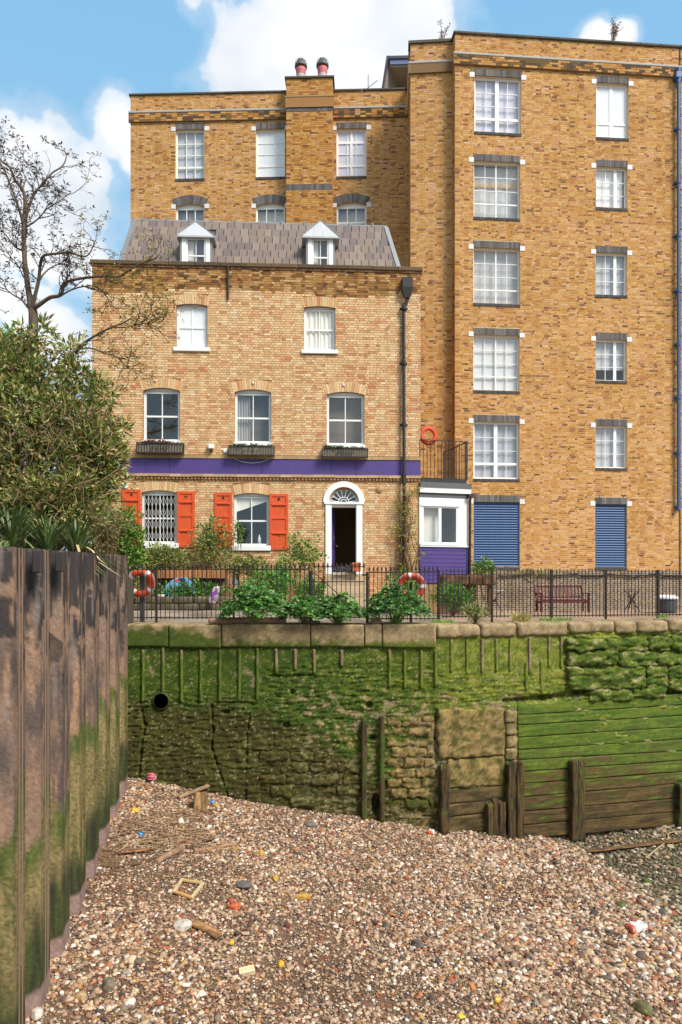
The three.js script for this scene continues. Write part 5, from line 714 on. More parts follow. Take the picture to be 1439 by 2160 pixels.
function wallRelief(px, py) { // metres in front of the plane
  const rough = sstep(1425, 1490, py - interp([[275, 0], [540, 0], [560, -55], [760, -70], [1180, -20], [1195, -150]], px)) ; let d = 0.03 * rough * (fbm(px * 0.06, py * 0.12, 4, 5) * 2) + 0.010 * fbm(px * 0.04, py * 0.04, 8, 4) + 0.016 * (0.35 + rough) * fbm(px * 0.22, py * 0.3, 17, 3) + rough * (0.030 * Math.max(-0.5, noise(px * 0.022, py * 0.30 + 0.8 * noise(px * 0.01, 3), 27)) + 0.018 * noise(px * 0.05, py * 0.55, 37)) + 0.028 * rough * Math.min(0, noise(px * 0.13, py * 0.22, 5) + 0.15);
  if (px > 1150) d += 0.09 * sstep(1150, 1230, px) * fbm(px * 0.022, py * 0.05, 14, 4) * 2;
  const pit = (x, y, rx, ry, k) => { const q = ((px - x) / rx) ** 2 + ((py - y) / ry) ** 2; if (q < 1) d -= k * Math.min(1, (1 - q) * 3); };
  pit(475, 1502, 9, 5, 0.12); pit(604, 1530, 9, 5, 0.1); pit(616, 1460, 5, 6, 0.1); pit(778, 1488, 8, 7, 0.15); pit(788, 1558, 11, 5, 0.12); pit(792, 1697, 9, 22, 0.3);
  const crack = (pts, w, k) => { for (let i = 1; i < pts.length; i++) { const [a, b] = pts[i - 1], [c, e] = pts[i], L = (c - a) ** 2 + (e - b) ** 2, t = clamp(((px - a) * (c - a) + (py - b) * (e - b)) / L), q = Math.hypot(px - a - t * (c - a), py - b - t * (e - b)) + 3.5 * noise(px * 0.09, py * 0.09, 9) + 1.5 * noise(px * 0.3, py * 0.3, 4) + 1; if (q < w) d -= k * (1 - q / w); } };
  crack([[446, 1484], [449, 1540], [446, 1580], [458, 1612], [470, 1650], [484, 1690]], 3.2, 0.12); crack([[527, 1500], [521, 1560], [519, 1640], [517, 1690]], 2.6, 0.08); crack([[296, 1490], [305, 1530], [296, 1590], [292, 1640]], 4, 0.1); crack([[562, 1425], [610, 1428], [664, 1424]], 4, 0.08); crack([[1066, 1480], [1150, 1474], [1230, 1462], [1300, 1470], [1400, 1462], [1560, 1452]], 9, 0.22); crack([[920, 1500], [917, 1560], [920, 1620]], 4, 0.1); crack([[275, 1482], [400, 1480], [540, 1484]], 3, 0.05);
  return d; }
for (const [f, p0, p1] of [[WL, 262, 925], [WR, 925, 1580]]) {
  const u0 = f.uv(p0, 1400)[0], u1 = f.uv(p1, 1400)[0], v1 = f === WL ? -0.3 : -0.12, v0 = -5.5, st = 0.026, nu = Math.round((u1 - u0) / st), nv = Math.round((v1 - v0) / st), p = [], c = [], uv = [], id = [];
  for (let j = 0; j <= nv; j++) for (let i = 0; i <= nu; i++) { const u = lerp(u0, u1, i / nu), v = lerp(v0, v1, j / nv), w = f.world(u, v), [px, py] = toPx(w), d = wallRelief(px, py), q = f.world(u, v, d); p.push(q.x, q.y, q.z); c.push(...wallColour(px, py)); uv.push(u, v); }
  for (let j = 0; j < nv; j++) for (let i = 0; i < nu; i++) { const a = j * (nu + 1) + i; id.push(a, a + 1, a + nu + 2, a, a + nu + 2, a + nu + 1); }
  const g = new THREE.BufferGeometry(); g.setAttribute('position', new THREE.Float32BufferAttribute(p, 3)); g.setAttribute('color', new THREE.Float32BufferAttribute(c, 3)); g.setAttribute('uv', new THREE.Float32BufferAttribute(uv, 2)); g.setIndex(id); g.computeVertexNormals(); part(riverWall, 'face', g, stoneMat);
}
// a block built into the wall between picture edges
function wallBlock(name, f, l, r, t, b, depth, proud, o) {
  const h = f.rect(l, r, t, b), w = h.u1 - h.u0, hh = h.v1 - h.v0, s = o.seed ?? l * 0.37 + t; const q = f.world((h.u0 + h.u1) / 2, (h.v0 + h.v1) / 2, proud - depth / 2);
  const m = part(riverWall, name, stone(w, hh, depth, { seed: s, cell: o.cell ?? 0.045, round: o.round ?? 0.05, amp: o.amp ?? 0.02, fx: o.fx, fy: o.fy, ridge: o.ridge, shape: o.shape, color: (x, y, z, n) => o.color((l + r) / 2 + x / w * (r - l), (t + b) / 2 - y / hh * (b - t), n, x, y) }), o.mat ?? stoneMat); m.position.copy(q); m.rotation.y = f.a; if (o.tilt) m.rotation.z = o.tilt; return m; }
// coping
const copeColour = (mossTop) => (px, py, n) => { const k = fbm(px * 0.045, py * 0.05, 11, 4), g = noise(px * 0.3, py * 0.3, 2), mossy = sstep(-8, 10, py - mossTop(px) + 26 * k + 6 * g); return mixc(mixc(C(206, 178, 132), C(160, 134, 96), clamp(0.45 + 1.6 * k + 0.4 * g)), moss(clamp(0.12 + 0.5 * k + 0.3 * g + sstep(500, 1000, px) * 0.35)), mossy * 0.95); };
[[262, 356.8], [357.8, 467], [468.3, 655], [656.2, 768], [769.2, 805.6], [806.8, 920]].forEach(([l, r], i) => wallBlock('coping_stone', WL, l, r, 1316.5 + [0, 1, 0, 1, 0.5, 0][i], 1364 + [0, 2, 1, 0, 0, 2][i], 0.95, 0.06 + 0.02 * (i % 2), { round: 0.035, amp: 0.008, cell: 0.04, color: copeColour((px) => interp([[275, 1325], [360, 1324], [420, 1333], [470, 1352], [560, 1350], [800, 1354], [920, 1350]], px)) }));
[[921, 1012, 1317, 1345], [1013.2, 1088, 1315, 1343], [1089.2, 1196, 1312.5, 1341], [1197.2, 1294, 1311, 1335], [1295.2, 1341, 1310, 1336], [1342.2, 1408, 1309, 1334], [1409.2, 1480, 1306, 1331], [1481.2, 1570, 1304, 1330]].forEach(([l, r, t, b], i) => wallBlock('coping_stone', WR, l, r, t, b, 0.8, 0.08, { round: 0.09, amp: 0.022, cell: 0.04, color: copeColour(() => 1352) }));
// timber battens let into the rendered face
const battenY = [[302, 1370, 1480], [344, 1364, 1462], [383, 1370, 1480], [424, 1371, 1480], [464, 1372, 1480], [505, 1368, 1478], [543, 1366, 1478], [583, 1368, 1421], [623, 1368, 1414], [663, 1369, 1420], [721, 1370, 1405], [822, 1370, 1450], [854, 1372, 1452], [889, 1370, 1452], [919, 1370, 1447]];
const timberCol = (px, py, n, x, y) => { const k = fbm(x * 25 + px, y * 3, 4, 3), g = sstep(0.0, 0.5, fbm(px * 0.01, py * 0.03, 8, 3) + sstep(1385, 1425, py) * (px > 560 && px < 740 ? 0.45 : 0.8) - 0.12 + (px < 560 || px > 800 ? 0.5 : 0) - (Math.abs(px - 1017) < 6 || Math.abs(px - 1117) < 6 ? 0.6 : 0)); return mixc(C(158 + 60 * k, 132 + 50 * k, 104 + 40 * k), moss(clamp(0.25 + k + sstep(500, 1000, px) * 0.3)), clamp(g)); };
for (const [x, t, b] of battenY) wallBlock('batten', WL, x - 3.2, x + 3.2, t, b, 0.12, 0.035, { round: 0.012, amp: 0.006, cell: 0.04, fx: 14, fy: 1.2, mat: woodMat, color: timberCol });
for (const [x, t, b] of [[952, 1348, 1419], [985, 1348, 1421], [1017, 1347, 1419], [1047, 1347, 1416], [1076, 1347, 1416], [1117, 1344, 1420], [1158, 1342, 1407], [1184, 1342, 1409], [1110, 1396, 1455], [1142, 1394, 1464]]) wallBlock('batten', WR, x - 2.8, x + 2.8, t, b, 0.12, 0.032, { round: 0.012, amp: 0.006, cell: 0.04, fx: 14, fy: 1.2, mat: woodMat, color: timberCol });
// drain outlet
{ const [u, v] = WL.uv(341, 1478), p = WL.world(u, v, 0); const ring = new THREE.LatheGeometry([[0.155, -0.5], [0.155, 0.05], [0.185, 0.055], [0.19, 0.0], [0.19, -0.5]].map(([x, y]) => new THREE.Vector2(x, y)), 26); ring.rotateX(Math.PI / 2); const m = part(riverWall, 'drain_pipe', ring, paint(C(70, 80, 30))); m.position.copy(p); m.rotation.y = WL.a; const d = part(riverWall, 'drain_mouth', new THREE.CylinderGeometry(0.156, 0.156, 0.03, 24).rotateX(Math.PI / 2), new THREE.MeshPhysicalMaterial({ color: 0x000000, roughness: 1, specularIntensity: 0 })); d.position.copy(WL.world(u, v, 0.045)); d.rotation.y = WL.a; }
// squared stones of the middle stretch and the weathered masonry right of the guide posts
const tanStone = (px, py, n) => mixc(tanStone0(px, py), wallColour(px, py), 0.15);
const tanStone0 = (px, py) => { const k = fbm(px * 0.05 + 3, py * 0.07, 21, 4), g = noise(px * 0.25, py * 0.3, 22), lowDark = sstep(-10, 25, py - 1668 + 60 * k); return mixc(mixc(C(190, 156, 96), C(142, 118, 70), clamp(0.45 + 1.6 * k + 0.5 * g)), mixc(moss(0.25), wet, clamp(0.5 + 2 * g)), clamp(sstep(-0.04, 0.2, k + 0.3 * g + 0.0) * 0.85 + lowDark)); };
const darkStone = (px, py, n) => mixc(darkStone0(px, py), wallColour(px, py), 0.6);
const darkStone0 = (px, py) => { const k = fbm(px * 0.06 + 8, py * 0.08, 31, 4), g = noise(px * 0.3, py * 0.3, 5); return mixc(mixc(C(112, 98, 36, 0.75), C(76, 72, 20, 0.75), clamp(0.5 + 2 * g)), C(170, 148, 92), sstep(0.2, 0.36, k + 0.18 * g)); };
{ const R = rng(404);
  for (let r = 0; r < 6; r++) { let x = 532 + (r % 2) * 16; const t = 1560 + r * 24, e = r < 2 ? 690 : 760; while (x < e - 12) { const w = 34 + R() * 34, rr = Math.min(x + w, e); if (R() > 0.12) wallBlock('stone', WL, x + 1, rr - 1, t + R() * 4, t + 24 - R() * 5, 0.3, 0.005 + 0.055 * R(), { round: 0.045, amp: 0.05, cell: 0.03, fx: 6, fy: 11, ridge: 0.5, color: darkStone }); x = rr; } }
  for (let r = 0; r < 9; r++) { let x = 815 + (r % 2) * 10; const t = 1512 + r * 21.5; while (x < 912) { const w = 32 + R() * 20, rr = Math.min(x + w, 917); if (rr - x > 10) wallBlock('stone', WL, x + 1, rr - 1, t + R() * 2.5, t + 21 - R() * 2, 0.3, 0.005 + 0.06 * R(), { round: 0.05, amp: 0.045, cell: 0.03, fx: 7, fy: 10, ridge: 0.5, color: tanStone }); x = rr; } }
}
wallBlock('stone_slab', WR, 922, 1062, 1494, 1596, 0.35, 0.09, { round: 0.07, amp: 0.05, color: tanStone }); wallBlock('stone_slab', WR, 943, 1062, 1597, 1659, 0.35, 0.06, { round: 0.06, amp: 0.05, color: tanStone });
for (let k = 0; k < 4; k++) wallBlock('stone', WR, 1065, 1090 - (k % 2) * 1.5, 1499 + k * 26.5, 1524 + k * 26.5, 0.3, 0.08, { round: 0.06, amp: 0.03, color: (px, py) => mixc(C(190, 168, 116), C(126, 112, 62), clamp(0.5 + 2.5 * fbm(px * 0.08, py * 0.08, 3))) });
const mossStone = (px, py, n) => { const k = fbm(px * 0.04, py * 0.06, 41, 4), g = noise(px * 0.3, py * 0.3, 6); return mixc(moss(clamp(0.35 + 1.2 * k + 0.4 * g)), C(178, 168, 112), sstep(0.14, 0.34, k + 0.3 * g + 0.03)); };
[[1192, 1275, 1348, 1372], [1277, 1362, 1346, 1374], [1364, 1410, 1344, 1372], [1412, 1500, 1342, 1372], [1194, 1300, 1376, 1402], [1302, 1380, 1376, 1404], [1382, 1470, 1376, 1402], [1196, 1358, 1408, 1452], [1360, 1404, 1404, 1450], [1406, 1450, 1404, 1428], [1408, 1500, 1430, 1454], [1240, 1330, 1453, 1476], [1332, 1400, 1452, 1470], [1502, 1570, 1344, 1450]].forEach(([l, r, t, b]) => wallBlock('stone', WR, l, r, t, b, 0.4, 0.1 + 0.05 * noise(l, t), { round: 0.06, amp: 0.07, cell: 0.03, fx: 4, fy: 8, ridge: 0.5, color: mossStone }));
// guide posts either side of the slot
const postCol = (px, py, n, x, y) => { const k = fbm(x * 22 + px, y * 2, 51, 3); return mixc(mixc(C(104, 82, 44, 0.8), C(62, 48, 22, 0.8), clamp(0.5 + 2.5 * k)), moss(0.12), sstep(-0.1, 0.3, fbm(px * 0.02, py * 0.02, 5) + 0.12) * (px > 780 && px < 850 ? 1 : 0.5)); };
for (const [l, r, t, b] of [[763, 774, 1516, 1728], [801, 811, 1510, 1730]]) wallBlock('guide_post', WL, l, r, t, b, 0.2, 0.12, { round: 0.012, amp: 0.01, fx: 16, fy: 1, mat: woodMat, color: postCol });
// plank revetment and its posts
const edges = [[1488, 1463], [1508, 1486], [1529, 1509], [1555, 1533], [1581, 1558], [1602, 1583], [1627, 1602], [1652, 1626], [1680, 1650], [1710, 1680], [1738, 1708], [1766, 1738]];
for (let k = 0; k < edges.length - 1; k++) {
  const [a0, b0] = edges[k], [a1, b1] = edges[k + 1], xl = 1092, xr = 1570, sl = (xr - xl) / (1439 - xl), t0 = a0, t1 = lerp(a0, b0, sl), y0 = a1, y1 = lerp(a1, b1, sl), P = (x, y) => WR.uv(x, y), A = P(xl, t0), B = P(xr, t1), Cc = P(xl, y0), De = P(xr, y1);
  const w = B[0] - A[0], hL = A[1] - Cc[1], hR = B[1] - De[1], h = (hL + hR) / 2 - 0.018, pr = 0.02 + 0.022 * Math.abs(noise(k * 2.3, 4)) + 0.008 * k, mid = [(A[0] + B[0]) / 2, (A[1] + B[1] + Cc[1] + De[1]) / 4];
  const m = part(riverWall, 'plank', stone(w, h, 0.12, { seed: 60 + k * 3, cell: 0.02, round: 0.010, amp: 0.010, fx: 0.9, fy: 14, shape: (q) => { q.y *= lerp(hL, hR, q.x / w + 0.5) / ((hL + hR) / 2); if (k === 0 && q.y > 0) q.y += 0.05 * noise(q.x * 2.2, 3) + 0.025 * noise(q.x * 7, 5); },
    color: (x, y) => { const n = fbm(x * 1.4 + k, y * 6 + k * 3, 61, 4), s = noise(x * 6, y * 30, k), gr = sstep(-0.25, 0.2, 0.55 - k * 0.10 + n * 0.9 + s * 0.15); const wood = mixc(C(118, 92, 46, 0.75), C(62, 46, 18, 0.75), clamp(0.5 + 2 * n + 0.6 * s)); return mixc(wood, mixc(C(84, 120, 10, 0.66), C(132, 146, 40, 0.66), clamp(0.35 + 1.6 * n + 0.6 * s)), gr * (0.72 + 0.28 * sstep(-0.25, 0.1, fbm(x * 5 + k * 2, y * 22, 66, 3) + 0.1))); } }), woodMat);
  const q = WR.world(mid[0], mid[1], pr - 0.06); m.position.copy(q); m.rotation.y = WR.a; m.rotation.z = Math.atan2((B[1] + De[1] - A[1] - Cc[1]) / 2, w); m.rotation.order = 'YXZ';
}
for (const [t, b] of [[1662, 1689], [1690, 1716], [1717, 1752]]) wallBlock('plank', WR, 942, 1062, t, b, 0.12, 0.05, { round: 0.015, amp: 0.012, fx: 1.2, fy: 14, mat: woodMat, tilt: 0.04, color: (px, py, n, x, y) => { const k = fbm(x * 1.6 + t, y * 10, 63, 4); return mixc(C(122, 100, 56, 0.8), C(70, 56, 24, 0.8), clamp(0.5 + 2.4 * k)); } });
for (const [l, r, t, b, pr] of [[924, 941, 1612, 1752, 0.22], [1022, 1034, 1690, 1760, 0.2], [1035, 1047, 1684, 1758, 0.16], [1048, 1060, 1686, 1760, 0.19], [1064, 1080, 1604, 1766, 0.24], [1080, 1095, 1606, 1766, 0.27], [1195, 1208, 1600, 1766, 0.26], [1209, 1225, 1602, 1766, 0.22], [1418, 1428, 1646, 1740, 0.26], [1429, 1441, 1642, 1740, 0.22]])
  wallBlock('timber_post', WR, l, r, t, b, 0.2, pr, { round: 0.025, amp: 0.02, cell: 0.03, fx: 15, fy: 1.0, ridge: 0.8, mat: woodMat, shape: (q, w, h) => { if (q.y > h * 0.3) q.y += 0.14 * (q.y / h - 0.3) * (noise(q.x * 22 + l, q.z * 14) * 2 - 0.3) * 2; }, color: (px, py, n, x, y) => { const k = fbm(x * 26 + px * 0.1, y * 1.6, 71, 3); return mixc(mixc(C(112, 86, 42, 0.75), C(44, 32, 14, 0.75), clamp(0.5 + 2.6 * k)), moss(0.2), sstep(0.1, 0.35, fbm(x * 4 + l, y * 2, 9) + 0.04)); } });
setting('wall_backing', new GB().box(-12, 2.2, -5.6, -0.1, -20, -16.35).box(2.2, 15, -5.6, -0.1, -24, -18.9), std({ color: lin([0.1, 0.085, 0.06]) }));

// ================================================================ sheet piles on the left
const pileFar = V(-4.64, 0, -15.78), pileDir = V(1.04, 0, 7.28).normalize(), pileN = V(pileDir.z, 0, -pileDir.x), PER = 1.05;
const pileTop = (s) => 1.48 - 0.032 * s;
{
  const o = thing('sheet_pile_wall', 'rusty corrugated steel sheet pile wall with a mossy tidal band on the left', 'wall');
  const prof = [[0, -0.13], [0.10, -0.13], [0.25, -0.13], [0.27, -0.10], [0.40, 0.12], [0.42, 0.14], [0.50, 0.14], [0.58, 0.14], [0.615, 0.138], [0.62, 0.126], [0.645, 0.126], [0.65, 0.138], [0.70, 0.14], [0.78, 0.14], [0.84, 0.14], [0.86, 0.128]];
  for (let k = 1; k <= 9; k++) prof.push([0.86 + 0.018 * k, lerp(0.128, -0.115, k / 9)]); prof.push([1.05, -0.13]);
  const shift = 0.17;
  // rust, old black coating in ragged patches, scraped bands on the fenders' rubbing face, algae band, silt, weed and scoured foot
  const colour = (s, k, y, off, face, loc) => {
    const n = fbm(s * 1.6, y * 0.9, 3, 4), f = noise(s * 26, y * 1.8, 6), f2 = noise(s * 60, y * 3.1, 16), g = noise(s * 46, y * 50, 8), m = fbm(s * 3.6 + k * 3, y * 2.6, 12, 5), sc = fbm(s * 14, y * 1.1 + k, 22, 3);
    let c = mixc(C(162, 128, 104, 0.72), C(104, 86, 78, 0.72), clamp(0.5 + 2.6 * n + 0.5 * f + 0.3 * f2));
    c = mixc(c, C(50, 42, 40, 0.7), 0.95 * sstep(-0.03, 0.05, m + 0.42 * sstep(-0.6, 1.2, y) - 0.2 + 0.10 * f + 0.06 * g) * sstep(-1.1, 0.1, y + 0.8 * n));
    const scraped = sstep(0.02, 0.2, sc + 0.12 * f2); c = mixc(c, mixc(C(190, 146, 108), C(146, 130, 120), clamp(0.5 + 2.5 * noise(s * 9, y * 0.7, 33))), scraped * 0.75);
    const line = -1.0 - 0.10 * s + 0.45 * n + 0.10 * f + 0.9 * noise(s * 1.9, 4.2, 7), d = y - line, al = sstep(0.12, -0.04, d + 0.07 * g);
    c = mixc(c, mixc(C(74, 88, 18, 0.75), C(104, 116, 40, 0.75), clamp(0.4 + f + 0.6 * g)), al * (1 - 0.55 * scraped * sstep(-0.2, 0.4, f2)));
    const silt = sstep(-0.16, -0.5, d + 0.3 * n + 0.08 * g); c = mixc(c, mixc(C(164, 140, 92, 0.8), C(90, 90, 34, 0.75), clamp(0.45 + 1.5 * g + 1.2 * n - 0.7 * scraped)), silt * 0.92);
    const base = -3.40 - 0.122 * s, h = y - base, weed = sstep(1.3, 0.6, h + 0.9 * n + 0.15 * f); c = mixc(c, mixc(C(32, 40, 8, 0.65), C(72, 86, 18, 0.65), clamp(0.3 + f + 0.5 * g + 0.5 * scraped)), weed * 0.95);
    c = mixc(c, C(160, 130, 120, 0.8), sstep(0.05, -0.03, h - 0.26 + 0.12 * n + 0.02 * g)); const t = (1 + 0.2 * g) * (0.8 + 0.4 * hash(s * 91, y * 57)); return [c[0] * t, c[1] * t, c[2] * t]; };
  const pm = std({ vertexColors: true, roughness: 0.72, map: rep(grainTone, 3, 1), bumpMap: rep(grainBump, 4, 2), bumpScale: 0.005, side: THREE.DoubleSide });
  for (let k = 0; k < 13; k++) {
    const p = [], c = [], uv = [], id = [], rows = 260, m = prof.length;
    for (const back of [0, 1]) for (let j = 0; j <= rows; j++) for (let i = 0; i < m; i++) { const s = k * PER + prof[i][0] + shift, off = prof[i][1] - back * 0.014, y = lerp(-6.0, pileTop(k * PER), j / rows), q = pileFar.clone().addScaledVector(pileDir, s).addScaledVector(pileN, off - 0.14); p.push(q.x, y, q.z); c.push(...colour(s, k, y, prof[i][1], clamp((prof[i][0] - 0.86) / 0.19), prof[i][0])); uv.push(s, y); }
    const base = (rows + 1) * m; for (let j = 0; j < rows; j++) for (let i = 0; i < m - 1; i++) { const a = j * m + i; id.push(a, a + 1, a + m + 1, a, a + m + 1, a + m); id.push(base + a, base + a + m + 1, base + a + 1, base + a, base + a + m, base + a + m + 1); }
    for (let i = 0; i < m - 1; i++) { const a = rows * m + i; id.push(a, a + 1, base + a + 1, a, base + a + 1, base + a); }
    const g = new THREE.BufferGeometry(); g.setAttribute('position', new THREE.Float32BufferAttribute(p, 3)); g.setAttribute('color', new THREE.Float32BufferAttribute(c, 3)); g.setAttribute('uv', new THREE.Float32BufferAttribute(uv, 2)); g.setIndex(id);
    const flat = g.toNonIndexed(); flat.computeVertexNormals(); part(o, 'sheet_pile', flat, pm);
    if (k > 5) { const sn = new GB(); for (const s0 of [0.55, 0.66]) { const q = (s, of, y) => { const w = pileFar.clone().addScaledVector(pileDir, k * PER + shift + s).addScaledVector(pileN, of - 0.14); return V(w.x, y, w.z); }; sn.bar(q(s0, 0.147, -6), q(s0, 0.147, pileTop(k * PER) - 0.002), 0.012, 0.01, C(150, 122, 100)); } part(o, 'interlock', sn, vplain); }
  }
  // lifting lugs and a small sticker near the top
  const lug = (s, y) => { const q = pileFar.clone().addScaledVector(pileDir, s).addScaledVector(pileN, 0.03); const m = part(o, 'lug', new GB().box(-0.05, 0.05, -0.16, 0.1, -0.06, 0.06, C(58, 50, 48), true, 0.01), vplain); m.position.set(q.x, y, q.z); m.rotation.y = Math.atan2(pileDir.x, pileDir.z); }; lug(7 * PER + 0.2, pileTop(7.3) - 0.1); lug(6 * PER + 0.2, pileTop(6.3) - 0.1);
  const cv = document.createElement('canvas'); cv.width = cv.height = 64; const cx = cv.getContext('2d'); cx.fillStyle = '#d8c8b4'; cx.fillRect(0, 0, 64, 64); cx.fillStyle = '#b89878'; cx.beginPath(); cx.arc(32, 34, 20, 0, 7); cx.fill(); cx.fillStyle = '#e6d8c6'; cx.beginPath(); cx.arc(32, 34, 15, 0, 7); cx.fill(); const tx = new THREE.CanvasTexture(cv); tx.colorSpace = THREE.SRGBColorSpace;
  { const nw = pileDir.clone().multiplyScalar(0.83).addScaledVector(pileN, 0.555).normalize(), q = pileFar.clone().addScaledVector(pileDir, 7.46).addScaledVector(pileN, -0.206).addScaledVector(nw, 0.006); const m = part(o, 'sticker', new THREE.BoxGeometry(0.095, 0.095, 0.004), std({ map: tx, roughness: 0.6 })); m.position.set(q.x, 1.19, q.z); m.rotation.y = Math.atan2(nw.x, nw.z); m.userData.label = 'small square cream sticker with a worn round print'; }
}

// ================================================================ the beach
const beachCol = (X, D) => { const n = fbm(X * 0.6, D * 0.6, 3, 4), f = noise(X * 9, D * 9, 2), m = mudAt(X, D); return mixc(mixc(C(196, 156, 120, 0.64), C(150, 116, 88, 0.64), clamp(0.5 + 1.4 * n + 0.5 * f)), mixc(C(150, 126, 94, 0.8), C(116, 98, 70, 0.8), clamp(0.5 + 2 * n + 0.4 * f)), m); };
const grit = dataTex(512, () => { const r = R0(), t = r < 0.25 ? 0.45 + 0.3 * R0() : r < 0.75 ? 0.8 + 0.15 * R0() : 0.98; const w = 0.06 * (R0() - 0.5); return [clamp(t + w), clamp(t), clamp(t - w)]; }, true);
setting('beach', sheet(-5.6, 14, () => 1.5, (X) => wallD(X) + 0.5, 0.1, (X, D) => beachY(X, D) - 0.012, beachCol), std({ vertexColors: true, roughness: 0.95, map: rep(grit, 1.1), bumpMap: rep(grainBump, 6), bumpScale: 0.012 }));
setting('river_bed', new THREE.PlaneGeometry(400, 400).rotateX(-Math.PI / 2).translate(0, -7.2, 0), std({ color: lin([0.2, 0.17, 0.13]) }));
const pebbleGeo = (seed, fx, fy) => { const b = new THREE.IcosahedronGeometry(1, 1); b.deleteAttribute('uv'); b.deleteAttribute('normal'); const g = mergeVertices(b, 1e-4), P = g.attributes.position, q = V(0, 0, 0); for (let i = 0; i < P.count; i++) { q.fromBufferAttribute(P, i); const k = 1 + 0.42 * noise(q.x * 1.3 + seed, q.y * 1.3, q.z * 1.3 + seed) + 0.14 * noise(q.x * 3 + seed, q.y * 3, q.z * 3); q.multiplyScalar(k); P.setXYZ(i, q.x * fx, q.y * fy, q.z); } g.computeVertexNormals(); return g; };
const pebbleKinds = [pebbleGeo(1, 1.2, 0.62), pebbleGeo(7, 1, 0.75), pebbleGeo(13, 1.45, 0.55), pebbleGeo(23, 1.05, 0.5), pebbleGeo(31, 1.15, 0.85)];
const pebblePal = [[...C(222, 192, 158, 0.66), 5], [...C(206, 170, 136, 0.66), 6], [...C(186, 148, 116, 0.66), 6], [...C(240, 226, 208, 0.66), 2.6], [...C(158, 132, 110, 0.66), 3.6], [...C(120, 100, 82, 0.66), 2.6], [...C(84, 74, 70, 0.66), 1.8], [...C(142, 98, 70, 0.66), 3], [...C(176, 94, 62, 0.66), 0.9], [...C(190, 124, 80, 0.66), 1.6], [...C(190, 144, 68, 0.66), 0.8], [...C(112, 62, 50, 0.66), 0.7]];
const mudPal = [[...C(150, 134, 104), 3], [...C(118, 102, 76), 4], [...C(96, 88, 58), 3], [...C(176, 160, 134), 1.6], [...C(84, 90, 40), 1.2], [...C(70, 62, 50), 2]];
{
  const r0 = rng(99), R = rng(2024), sh = new THREE.Group(); sh.name = 'shingle'; sh.userData.kind = 'stuff'; sh.userData.label = 'pebbles and grit of the shingle beach'; scene.add(sh);
  const lists = pebbleKinds.map(() => []), N = 215000; let made = 0;
  while (made < N) {
    const D = Math.sqrt(lerp(7.4 ** 2, 17.6 ** 2, R())), X = -(0.5 * D + 0.35) + R() * (1.0 * D + 2.2), s0 = (-D + 15.78) / 0.99; made++;
    const pileX = pileFar.x + (15.78 - D) * (1.04 / 7.28); if (X < pileX - 0.35 || D > wallD(X) + 0.05) continue;
    const m = mudAt(X, D), zone = fbm(X * 0.45 + 2, D * 0.45, 9, 3); if (R() < m * 0.5 || (r0() < 0.4 && zone < -0.07 + 0.05 * noise(X * 4, D * 4))) continue;
    let r = 0.0088 + 0.024 * Math.pow(R(), 3.2) * (1 + 0.9 * zone) + (R() < 0.016 ? 0.028 * R() : 0); r *= 1 + 0.35 * sstep(1, 4, X); const k = Math.floor(R() * pebbleKinds.length), pal = R() < m * 0.85 ? mudPal : pebblePal, c = pick(pal, R()), t = 0.75 + 0.5 * R();
    lists[k].push([X, beachY(X, D) + r * (0.05 + 0.4 * R()) - 0.006, -D, r * (0.8 + 0.4 * R()), R() * 6.283, (R() - 0.5) * 0.7, (R() - 0.5) * 0.7, c[0] * t, c[1] * t, c[2] * t]);
  }
  const pm = std({ roughness: 0.8, bumpMap: rep(grainBump, 1), bumpScale: 0.002 }), M = new THREE.Matrix4(), q = new THREE.Quaternion(), e = new THREE.Euler(), col = new THREE.Color();
  lists.forEach((L, k) => { const im = new THREE.InstancedMesh(pebbleKinds[k], pm, L.length); im.name = 'pebbles'; L.forEach((p, i) => { e.set(p[5], p[4], p[6]); q.setFromEuler(e); M.compose(V(p[0], p[1], p[2]), q, V(p[3], p[3], p[3])); im.setMatrixAt(i, M); im.setColorAt(i, col.setRGB(p[7], p[8], p[9])); }); sh.add(im); });
}
// single stones and finds on the shingle
function cobble(seed, c, fx) { const b = new THREE.IcosahedronGeometry(1, 7); b.deleteAttribute('uv'); b.deleteAttribute('normal'); const g = mergeVertices(b, 1e-4), P = g.attributes.position, R = rng(Math.round(seed * 10)), cuts = [...Array(9)].map(() => [rdir(R), 0.62 + 0.3 * R()]), q = V(0, 0, 0), col = []; for (let i = 0; i < P.count; i++) { q.fromBufferAttribute(P, i); for (const [d, h] of cuts) { const e = q.dot(d) - h; if (e > 0) q.addScaledVector(d, -e * 0.85); } q.multiplyScalar(1.12 + 0.16 * fbm(q.x * 1.7 + seed, q.y * 1.7, q.z * 1.7, 4)); const t = (0.78 + 0.3 * hash(i, seed)) * (1 + 0.7 * fbm(q.x * 2.5 + seed, q.y * 2.5, q.z * 2.5, 3)), w = clamp(4 * (fbm(q.x * 2 + 5, q.y * 2, q.z * 2 + seed, 3) - 0.1)); col.push(lerp(c[0], 0.42, w * 0.35) * t, lerp(c[1], 0.36, w * 0.35) * t, lerp(c[2], 0.27, w * 0.35) * t); P.setXYZ(i, q.x * fx, q.y, q.z); } g.setAttribute('color', new THREE.Float32BufferAttribute(col, 3)); g.computeVertexNormals(); return g; }
function beachStone(label, px, py, w, h, c, k = 0, turn = 0, flat = 0.6, name = 'beach_stone', cat = 'stone') {
  const p = onBeach(px, py), s = F / -p.z, a = w / s / 2, g = cobble(px * 0.37 + py, c, [1.2, 1, 1.35, 1.05, 1.1][k]); const o = single(name, label, cat, g, std({ vertexColors: true, roughness: 0.95 }), [p.x, p.y + a * flat * 0.45, p.z]); o.scale.set(a * 0.85, a * flat, a * Math.min(1.3, h / w * 1.5)); o.rotation.y = turn; return o; }
